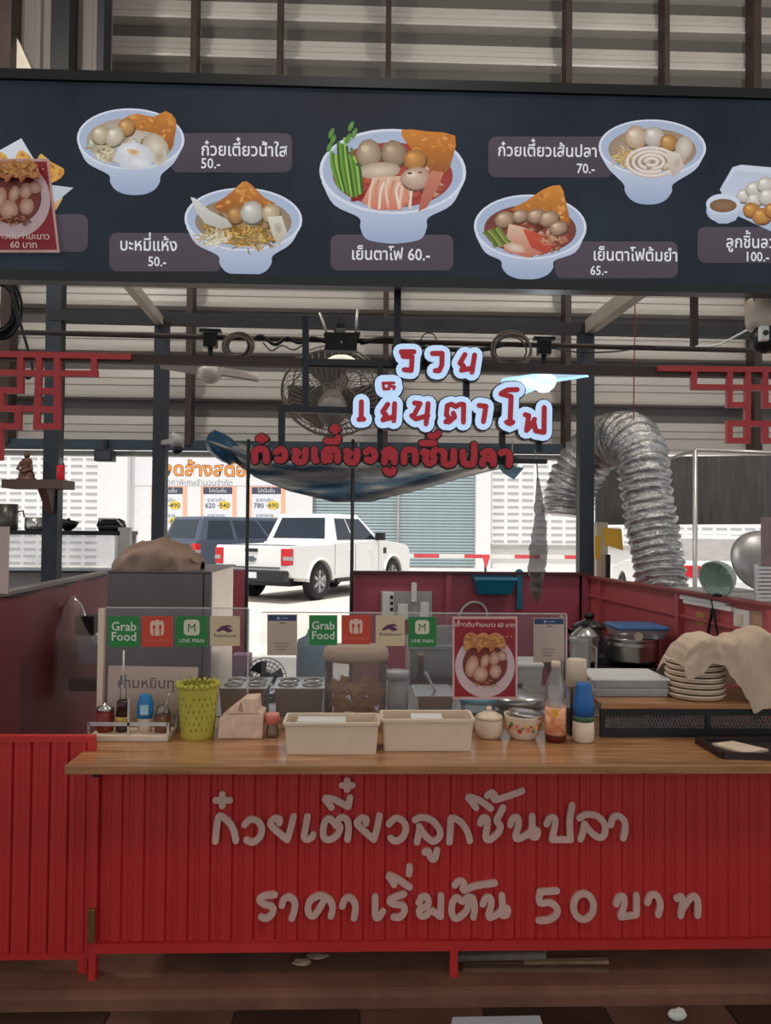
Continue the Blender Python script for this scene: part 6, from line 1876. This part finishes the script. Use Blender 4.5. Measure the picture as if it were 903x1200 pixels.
# security cameras and floodlight
Ycc = 2.75
c = at(893, 384, Ycc); s = Ycc / F
t = thing('security_camera', 'white dome security camera with a black eye under the menu board', 'camera', c)
MB().lathe(px_lathe([(16, -2), (19, 6), (20, 28), (17, 34), (6, 36)], s), 24).build('housing', M('warm_white_plastic', (196, 180, 166), .4), t)
def sph(b, c_, r_, n=14):
    return b.lathe([(max(.0005, r_ * math.sin(pi * k / 10)), -r_ * math.cos(pi * k / 10)) for k in range(11)], n, Matrix.Translation(c_))
sph(MB(), (1 * s, -3 * s, -15 * s), 17 * s, 20).build('eye_ball', m_black, t)
MB().box(-13 * s, -3 * s, -22 * s, -13 * s, -21 * s, -3 * s).build('lens_plate', m_white, t, bevel=.006)
MB().cyl((-8 * s, -23.5 * s, -12 * s), (-8 * s, -21 * s, -12 * s), 3.2 * s, 12).build('lens', m_black, t)
MB().lathe(px_lathe([(3, 34), (3, 58)], s), 10).build('stem', m_white, t)
MB().bar((-14 * s, -10 * s, 20 * s), (-18 * s, -10 * s, 44 * s), 3 * s).build('antenna', m_white, t)
Yc2 = 4.95
c = at(208, 520, Yc2); s = Yc2 / F
t = thing('bullet_camera', 'small grey security camera fixed to the dark post', 'camera', c)
sph(MB(), (0, 0, -6 * s), 6.5 * s).build('eye_ball', m_black, t)
MB().lathe(px_lathe([(7, -4), (8, 6), (6, 9)], s), 18).build('housing', m_gal, t)
MB().bar((-4 * s, 0, 4 * s), (at(193, 515, YB + .04).x - c.x - .02, YB + .04 - Yc2, 6 * s), .03).build('bracket', m_gal, t)
MB().bar((2 * s, 0, 8 * s), (-6 * s, -.02, 11 * s), .02).build('sun_shield', m_white, t)
Yc3 = YG - .22
c = at(123, 541, Yc3); s = Yc3 / F
t = thing('floodlight', 'small dark floodlight under the gutter channel', 'floodlight', c)
MB().box(-10 * s, 11 * s, -.06, .04, 0, 13 * s).build('head', m_steel, t, bevel=.004)
MB().box(-8 * s, 9 * s, -.064, -.06, 1.5 * s, 11 * s).build('glass', M('smoky_glass', (40, 44, 52), .15), t)
MB().box(-2 * s, 2 * s, 0, .03, 13 * s, 26 * s).build('bracket', m_steel, t)

# ------------------------------------------------------------------ drooping banner, rods, hanging bag
Ybn = 5.75
def banf(u, v):
    px = 250 + 356 * u
    top = 512 + 14 * math.sin(min(1, u * 3) * pi / 2) + 10 * u
    bot_pts = [(0, 528), (.07, 542), (.14, 560), (.25, 576), (.4, 589), (.52, 588), (.66, 576), (.8, 562), (.92, 551), (1, 546)]
    for (a, ya), (b_, yb_) in zip(bot_pts, bot_pts[1:]):
        if a <= u <= b_:
            bot = ya + (yb_ - ya) * (u - a) / (b_ - a); break
    py = top + (bot - top) * v
    p = at(px, py, Ybn)
    f_ = 0.05 * math.sin(v * 9 + u * 6) + 0.03 * NZ.noise(Vector((u * 9, v * 5, 2)))
    return Vector((p.x, Ybn + f_ - .12 * math.sin(v * pi), p.z))
bm_ = bpy.data.materials.new('printed_vinyl')
bm_.use_nodes = True
N, L = bm_.node_tree.nodes, bm_.node_tree.links
tcn = N.new('ShaderNodeTexCoord'); mp = N.new('ShaderNodeMapping'); mp.inputs['Scale'].default_value = (1.1, 2, 7)
mp.inputs['Rotation'].default_value = (0, .25, 0)
nz = N.new('ShaderNodeTexNoise'); nz.inputs['Scale'].default_value = 1.6; nz.inputs['Detail'].default_value = 3
rp = N.new('ShaderNodeValToRGB')
cr = rp.color_ramp
cr.elements[0].position = .32; cr.elements[0].color = (*lin((34, 62, 84)), 1); cr.elements[1].position = .75; cr.elements[1].color = (*lin((206, 210, 210)), 1)
e = cr.elements.new(.45); e.color = (*lin((70, 96, 116)), 1); e = cr.elements.new(.55); e.color = (*lin((150, 150, 146)), 1)
L.new(tcn.outputs['Object'], mp.inputs[0]); L.new(mp.outputs[0], nz.inputs['Vector']); L.new(nz.outputs[0], rp.inputs[0]); L.new(rp.outputs[0], N['Principled BSDF'].inputs['Base Color'])
N['Principled BSDF'].inputs['Roughness'].default_value = .35
bn = thing('drooping_banner', 'drooping blue and grey vinyl banner behind the red name sign', 'banner', at(425, 589, Ybn))
MB().grid(banf, 80, 20).build('vinyl_sheet', bm_, bn, world=True)
q = at(262, 525, Ybn)
def knf(u, v):
    a = 2 * pi * u
    r_ = .11 * math.sin(v * pi) ** .7 * (1 + .2 * math.sin(5 * a))
    return q + Vector((r_ * math.cos(a) + (v - .5) * .12, r_ * math.sin(a) - .05, (.5 - v) * .26))
MB().grid(knf, 20, 10, closed_u=True).build('bunched_corner', M('banner_blue', (36, 84, 112), .4, var=.3, scale=9), bn, world=True)
for px_, py_ in ((268, 520), (420, 530), (600, 535)):
    MB().tube([at(px_, py_ + 2, Ybn), at(px_, 516, YG - .17)], .005, 5).build('tie_rope', m_gal, bn, world=True)
q = [at(x, y, Ybn - .05) for x, y in ((582, 545), (614, 548), (602, 562), (590, 555))]
MB().add(q + [v + Vector((0, .004, 0)) for v in q], [(0, 1, 2, 3), (7, 6, 5, 4), (0, 4, 5, 1), (1, 5, 6, 2), (2, 6, 7, 3), (3, 7, 4, 0)]).build('loose_corner', M('banner_pale_blue', (120, 160, 184), .4, var=.2), bn, world=True)
for px, lb in ((291, 'thin black pole beside the grey freezer'), (413.5, 'thin black pole at the end of the maroon back partition')):
    p = at(px, 515, YB - .06)
    t = thing('gate_pole', lb, 'pole', (p.x, p.y, 0))
    MB().lathe([(.012, .01), (.012, p.z)], 10).build('pole', m_black, t)
    MB().lathe([(.03, 0), (.03, .012)], 12).build('foot', m_black, t)
Yhg = YS + .05
t = thing('plastic_strip_bag', 'long twisted clear plastic bag hanging from the sign frame', 'bag', at(630, 705, Yhg))
prf = [(560, 1.5), (580, 3.5), (600, 6), (612, 7), (625, 8), (640, 10), (655, 10), (668, 9), (680, 7), (692, 6.5), (700, 4.5), (706, 1)]
def sbf(u, v):
    f_ = v * (len(prf) - 1); i_ = min(int(f_), len(prf) - 2); t_ = f_ - i_
    py = prf[i_][0] + (prf[i_ + 1][0] - prf[i_][0]) * t_
    r_ = (prf[i_][1] + (prf[i_ + 1][1] - prf[i_][1]) * t_)
    a = 2 * pi * u
    r_ *= 1 + .55 * NZ.noise(Vector((math.cos(a) * 3, math.sin(a) * 3, v * 16)))
    p = at(630 + r_ * math.cos(a) + 2 * math.sin(v * 6), py, Yhg)
    return Vector((p.x, Yhg + r_ * .8 * math.sin(a) * Yhg / F, p.z))
MB().grid(sbf, 14, 40, closed_u=True).build('bag_film', M('smoky_film', (96, 88, 84), .15, var=.35, scale=25, clear=.35), t, world=True)
MB().tube([at(627, 527, Yhg), at(629, 545, Yhg), at(630, 563, Yhg)], .0025, 5).build('string', m_gal, t, world=True)

# ------------------------------------------------------------------ litter below and before the counter, and a painted floor reflection
def scrap(px, py, z, r_, label, mm, flat=.45, name='paper_scrap', cat='paper'):
    p = atz(px, py, z)
    b = MB()
    b.grid(lambda u, v: Vector((p.x + r_ * 1.5 * math.sin(v * pi) * math.cos(2 * pi * u) * (1 + .4 * NZ.noise(Vector((u * 5, v * 5, px)))), p.y + r_ * .8 * math.sin(v * pi) * math.sin(2 * pi * u), z + r_ * flat * (1 - math.cos(v * pi)) * (1 + .4 * NZ.noise(Vector((u * 7, v * 3, px)))))), 16, 8, closed_u=True)
    return tag(b.build(name, mm), label, cat)
m_pap = M('dirty_paper', (176, 150, 128), .8, var=.2, scale=20)
scrap(353, 1131, 0.0, .022, 'crumpled paper scrap on the slab below the counter', m_pap)
scrap(371, 1122, 0.0, .026, 'flat paper scrap further under the counter', m_pap, .2)
scrap(793, 1196, ZT, .02, 'small pale paper scrap on the floor tiles', m_white, .9)
for k, (x0_, y0_, x1_, y1_, lb) in enumerate(((542, 1137, 712, 1138, 'thin wooden lath lying under the counter'), (542, 1131, 612, 1130, 'short wooden lath behind the thin one'), (613, 1130, 712, 1128, 'pale wooden lath beside the short one'))):
    a, b_ = atz(x0_, y0_, .0), atz(x1_, y1_, .0)
    MBx = MB().bar(a + Vector((0, 0, .006)), b_ + Vector((0, 0, .006)), .022, .012)
    tag(MBx.build('wooden_lath', M('lath_pale' if k == 2 else 'lath_brown', (170, 136, 104) if k == 2 else (110, 80, 62), .8, var=.25, stretch=(2, 20, 20))), lb, 'lath', 'wooden laths under the counter')
q = [atz(x, y, 0.001) for x, y in ((535, 1130), (640, 1128), (640, 1113), (545, 1113))]
tag(MB().hexa(q, [v + Vector((0, 0, .03)) for v in q]).build('folded_sack', M('grey_sack', (112, 100, 92), .7, var=.25, scale=10, bump=.4), bevel=.01), 'folded grey sack under the counter behind the laths', 'sack')
q = [atz(x, y, ZT + .0005) for x, y in ((526, 1215), (530, 1193), (632, 1191), (640, 1215))]  # thin pale slab stands in for a bright reflection on the tiles
tag(MB().hexa(q, [v + Vector((0, 0, .003)) for v in q]).build('floor_reflection', M('pale_reflection', (196, 206, 212), .25, var=.08)), 'pale thin sheet standing in for a bright reflection on the floor tiles', 'sheet')

# ------------------------------------------------------------------ fill lamps added out of view to brighten the upper cladding
def add_fill_lamp(x, y, power, lb):
    t = thing('fill_lamp', lb, 'lamp', (x, y, 5.55), 0, 'unseen fill lamps under the market roof')
    MB().lathe([(.26, 0), (.24, .06), (.12, .2), (.06, .24)], 24, caps=False).build('reflector', m_alu, t)
    MB().lathe([(.06, .24), (.06, .36), (.01, .38), (.01, 1.2)], 12).build('ballast', m_steel, t)
    MB().lathe([(.02, .2), (.07, .12), (.08, .06), (.05, .0), (.005, -.02)], 16).build('bulb', M('fill_lamp_bulb', (255, 244, 224), .4, var=0, emit=(255, 236, 210), es=12), t)
    L_ = bpy.data.lights.new('fill_light', 'POINT'); L_.energy = power; L_.color = (1, .94, .87); L_.shadow_soft_size = .2
    o = bpy.data.objects.new('fill_light', L_); COL.objects.link(o); o.parent = t; o.location = (0, 0, -.25)
FILL_POWER = 165
add_fill_lamp(-2.6, 3.4, FILL_POWER, 'added fill lamp above the left partition')
add_fill_lamp(2.6, 3.4, FILL_POWER, 'added fill lamp above the silver duct')
add_fill_lamp(0.0, 0.2, FILL_POWER * .5, 'added fill lamp above the aisle before the counter')

# ------------------------------------------------------------------ vehicles on the road
m_vglass = M('vehicle_glass', (34, 42, 54), 0.08, 0.0, var=0.1, scale=1.5)
m_tyre = M('tyre_rubber', (30, 29, 28), 0.8, var=0.1)
m_rim = M('alloy_rim', (176, 176, 176), 0.3, 0.7, var=0.05)
m_tail = M('tail_light_red', (200, 26, 36), 0.25, var=0.1)
m_vblk = M('black_trim', (26, 27, 30), 0.5)
def wheel(par, x, y, r_, side):
    T = Matrix.Translation((x, y, r_)) @ Matrix.Rotation(pi / 2 * side, 4, 'Y')
    o = MB().lathe([(r_ * .62, -.12), (r_ * .9, -.12), (r_, -.08), (r_, .08), (r_ * .92, .115), (r_ * .66, .12), (r_ * .62, .09)], 30, T, caps=False).build('tyre', m_tyre, par)
    o2 = MB().lathe([(r_ * .66, .10), (r_ * .60, .06), (r_ * .58, .02), (.01, .02)], 26, T, caps=False).build('rim', m_rim, par)
    for k in range(6):
        a = 2 * pi * k / 6
        MB().hexa([Vector(v) for v in ((.03, -.045, .03), (r_ * .62, -.03, .05), (r_ * .62, .03, .05), (.03, .045, .03))], [Vector(v) for v in ((.03, -.03, .085), (r_ * .6, -.02, .095), (r_ * .6, .02, .095), (.03, .03, .085))], T @ Matrix.Rotation(a, 4, 'Z')).build('spoke', m_rim, o2)
    MB().lathe([(.06, .07), (.06, .1), (.02, .105)], 14, T).build('hub_cap', m_rim, o2)
def quad_on(fc, u0, u1, v0, v1, off):
    """rectangle inside the bilinear face fc (bl, br, tr, tl), pushed out along its normal, with thickness"""
    bl_, br_, tr_, tl_ = [Vector(v) for v in fc]
    n_ = (br_ - bl_).cross(tl_ - bl_).normalized()
    f_ = lambda u, v: (bl_ * (1 - u) + br_ * u) * (1 - v) + (tl_ * (1 - u) + tr_ * u) * v
    q = [f_(u0, v0), f_(u1, v0), f_(u1, v1), f_(u0, v1)]
    return MB().hexa([v - n_ * .01 for v in q], [v + n_ * off for v in q])
def pickup(name, label, loc, heading, paint, tyre_r=.39, suv=False):
    t = thing(name, label, 'car' if suv else 'pickup truck', loc, -heading)
    W = .94
    ra, fa, ar = 1.12, 4.36, .47
    def arch(yc):
        return [(yc - ar * math.cos(a), .40 + ar * math.sin(a)) for a in [pi * k / 10 for k in range(11)]]
    # side outline (y forward, z up), clockwise from the rear bottom
    low = [(0.05, .58), (.10, .52)] + [(ra - ar - .02, .46)] + arch(ra) + [(ra + ar + .02, .42), (fa - ar - .02, .42)] + arch(fa) + [(fa + ar + .02, .44), (5.25, .42), (5.30, .70), (5.26, .98), (5.12, 1.10), (4.6, 1.18), (3.72, 1.24), (1.62, 1.20), (1.60, 1.17), (.02, 1.15), (0.0, 1.10), (0.0, .66)]
    b = MB().prism(low, -W, W, 'x')
    b.build('body', paint, t, bevel=.045, seg=3, fix=True)
    if not suv:
        MB().box(-W + .09, W - .09, .06, 1.56, 1.14, 1.158).build('bed_cover', m_vblk, t)
    # cab
    bt = [(-W + .03, 1.60, 1.18), (W - .03, 1.60, 1.18), (W - .03, 3.95, 1.18), (-W + .03, 3.95, 1.18)]
    tp_ = [(-.70, 1.86, 1.84), (.70, 1.86, 1.84), (.70, 3.02, 1.84), (-.70, 3.02, 1.84)]
    if suv:
        bt[0], bt[1] = (-W + .03, .06, 1.12), (W - .03, .06, 1.12)
        tp_[0], tp_[1] = (-.72, .32, 1.80), (.72, .32, 1.80)
        tp_[2], tp_[3] = (.72, 3.02, 1.80), (-.72, 3.02, 1.80)
    MB().hexa(bt, tp_).build('cab', paint, t, bevel=.06, seg=3, fix=True)
    rear = (bt[0], bt[1], tp_[1], tp_[0])
    right = (bt[1], bt[2], tp_[2], tp_[1])
    left = (bt[3], bt[0], tp_[0], tp_[3])
    front = (bt[2], bt[3], tp_[3], tp_[2])
    quad_on(rear, .1, .9, .16, .86, .006).build('rear_window', m_vglass, t)
    quad_on(front, .06, .94, .1, .9, .006).build('windscreen', m_vglass, t)
    for fc, nm, u in ((right, 'side_window', ((.07, .29), (.32, .58), (.61, .9)) if suv else ((.10, .40), (.43, .88))), (left, 'side_window', ((.1, .39), (.42, .68), (.71, .93)) if suv else ((.12, .57), (.60, .90)))):
        for a, c in u:
            quad_on(fc, a, c, .12, .84, .006).build(nm, m_vglass, t)
    for sx_ in (-1, 1):
        for yy in (ra, fa):
            wheel(t, sx_ * (W - .10), yy, tyre_r, sx_)
            MB().tube([(sx_ * (W + .012), yy - ar * math.cos(a), .40 + ar * math.sin(a)) for a in [pi * k / 14 for k in range(15)]], .03, 8).build('wheel_flare', paint, t)
        MB().box(sx_ * W - .03, sx_ * W + .025, 1.75, 3.75, .34, .42).build('side_step', m_vblk, t)
        for yy in (2.35, 3.25):
            MB().box(sx_ * W - .01, sx_ * W + .03, yy - .1, yy + .06, 1.02, 1.06).build('door_handle', paint, t)
        for yy in (1.68, 2.55, 3.62):
            MB().box(sx_ * W - .006, sx_ * W + .003, yy, yy + .012, .5, 1.17).build('door_seam', m_vblk, t)
        MB().box(sx_ * W - .04 if sx_ > 0 else sx_ * W - .2, sx_ * W + .2 if sx_ > 0 else sx_ * W + .04, 3.5, 3.62, 1.24, 1.42).build('wing_mirror', m_vblk, t, bevel=.02)
        MB().box(min(sx_ * (W - .2), sx_ * (W + .012)), max(sx_ * (W - .2), sx_ * (W + .012)), -.02, .14, .76, 1.10).build('tail_light', m_tail, t, bevel=.02)
        MB().box(min(sx_ * (W - .14), sx_ * (W + .016)), max(sx_ * (W - .14), sx_ * (W + .016)), -.026, .146, .86, .94).build('indicator_lens', m_rim, t, bevel=.01)
        MB().box(sx_ * W - .012, sx_ * W + .012, 3.86, 4.0, .92, 1.06).build('fender_vent', m_vblk, t)
    MB().box(-W + .03, W - .03, -.16, .05, .44, .66).build('rear_bumper', m_vblk, t, bevel=.03)
    MB().box(-.26, .26, -.168, -.158, .5, .62).build('licence_plate', M('plate_white', (214, 216, 220), .5), t)
    MB().box(-.72, .72, -.012, .0, .7, .72).build('tailgate_seam', m_vblk, t)
    MB().box(-.16, .16, -.025, .0, 1.02, 1.09).build('tailgate_handle', m_vblk, t, bevel=.008)
    em = MB().lathe([(.13, 0), (.13, .015), (.12, .02)], 24, Matrix.Translation((0, -.0, .88)) @ Matrix.Rotation(pi / 2, 4, 'X') @ Matrix.Diagonal((1, .45, 1, 1))).build('emblem', M('emblem_chrome', (150, 154, 160), .3, .6), t)
    MB().lathe([(.115, .018), (.115, .024)], 24, Matrix.Translation((0, -.0, .88)) @ Matrix.Rotation(pi / 2, 4, 'X') @ Matrix.Diagonal((1, .42, 1, 1))).build('emblem_centre', M('emblem_grey', (84, 92, 106), .4), em)
    MB().box(-.6, .6, .5, 4.6, .3, .45).build('chassis', m_vblk, t)
    return t
m_wcar = M('white_car_paint', (236, 236, 234), 0.25, var=0.02)
wr_ = Vector((at(373, 702.5, 16.0).x, 0, 0))
p = atz(373, 703, 0.0)
hd = math.radians(30.5)
fw = Vector((math.sin(hd), math.cos(hd), 0)); rt = Vector((math.cos(hd), -math.sin(hd), 0))
loc = Vector((p.x, p.y, 0)) - fw * 1.12 - rt * .90
pickup('pickup_truck', 'white double cab pickup truck parked on the sunlit road', loc, hd, m_wcar)
hd = math.radians(47)
p = at(229, 660, 19.6)
loc = Vector((p.x, p.y, 0)) - Vector((math.cos(hd), -math.sin(hd), 0)) * .94
pickup('parked_suv', 'dark blue-grey utility vehicle parked before the price posters', loc, hd, M('slate_car_paint', (72, 80, 96), 0.25, var=0.05), suv=True)
def sedan(label, loc, heading, paint):
    t = thing('sedan_car', label, 'car', loc, -heading)
    W = .88
    ra, fa, ar, L_ = .95, 3.6, .36, 4.5
    arch = lambda yc: [(yc - ar * math.cos(a), .31 + ar * math.sin(a)) for a in [pi * k / 10 for k in range(11)]]
    low = [(.05, .42), (.2, .3), (ra - ar, .28)] + arch(ra) + [(ra + ar, .24), (fa - ar, .24)] + arch(fa) + [(fa + ar, .26), (L_ - .05, .28), (L_, .5), (L_ - .1, .74), (3.3, .92), (.95, .98), (.15, .98), (.0, .92), (-.02, .6)]
    MB().prism(low, -W, W, 'x').build('body', paint, t, bevel=.07, seg=3, fix=True)
    bt = [(-W + .06, .45, .95), (W - .06, .45, .95), (W - .06, 3.45, .90), (-W + .06, 3.45, .90)]
    tp_ = [(-.60, 1.15, 1.44), (.60, 1.15, 1.44), (.60, 2.45, 1.44), (-.60, 2.45, 1.44)]
    MB().hexa(bt, tp_).build('cabin', paint, t, bevel=.07, seg=3, fix=True)
    m_sg = M('sedan_rear_glass', (150, 144, 140), .12, var=.1)
    quad_on((bt[0], bt[1], tp_[1], tp_[0]), .08, .92, .12, .88, .006).build('rear_window', m_sg, t)
    for fc in ((bt[1], bt[2], tp_[2], tp_[1]), (bt[3], bt[0], tp_[0], tp_[3])):
        quad_on(fc, .18, .48, .1, .84, .006).build('side_window', m_vglass, t); quad_on(fc, .52, .82, .1, .84, .006).build('side_window', m_vglass, t)
    quad_on((bt[2], bt[3], tp_[3], tp_[2]), .06, .94, .1, .9, .006).build('windscreen', m_vglass, t)
    for sx_ in (-1, 1):
        for yy in (ra, fa):
            wheel(t, sx_ * (W - .1), yy, .31, sx_)
        x0_, x1_ = sorted((sx_ * (W - .34), sx_ * (W + .01)))
        MB().box(x0_, x1_, -.035, .16, .74, .95).build('tail_light', m_tail, t, bevel=.03)
    MB().box(-.25, .25, -.045, .02, .56, .68).build('licence_plate', M('plate_white'), t)
    MB().box(-W + .06, W - .06, -.06, .1, .3, .46).build('rear_bumper', paint, t, bevel=.03)
    return t
sedan('white sedan car seen from behind beyond the silver duct', (at(797, 660, 12.5).x + .9, 12.5, 0), math.radians(4), m_wcar)

# barrier arm across the shop row
Yba = 22.5
a, b_ = at(455, 651, Yba), at(690, 653, Yba)
br = thing('barrier_arm', 'red and white striped barrier arm across the road', 'barrier', (b_.x, Yba, 0))
n_ = 8
for k in range(n_):
    MB().bar(a.lerp(b_, k / n_), a.lerp(b_, (k + 1) / n_), .1, .11).build('stripe', M('barrier_red', (206, 70, 76), .5) if k % 2 else m_white, br, world=True)
MB().box(b_.x - .15, b_.x + .25, Yba - .2, Yba + .2, 0, b_.z + .15).build('cabinet', m_steel, br, world=True)
p = at(569, 652, Yba)
MB().prism([(p.x - .12, p.z), (p.x + .12, p.z), (p.x, p.z - .38)], Yba - .06, Yba - .05, 'y').build('pendant_sign', M('barrier_red'), br, world=True)
MB().box(p.x - .03, p.x + .03, Yba + .02, Yba + .1, 0, p.z - .05).build('rest_post', m_steel, br, world=True)
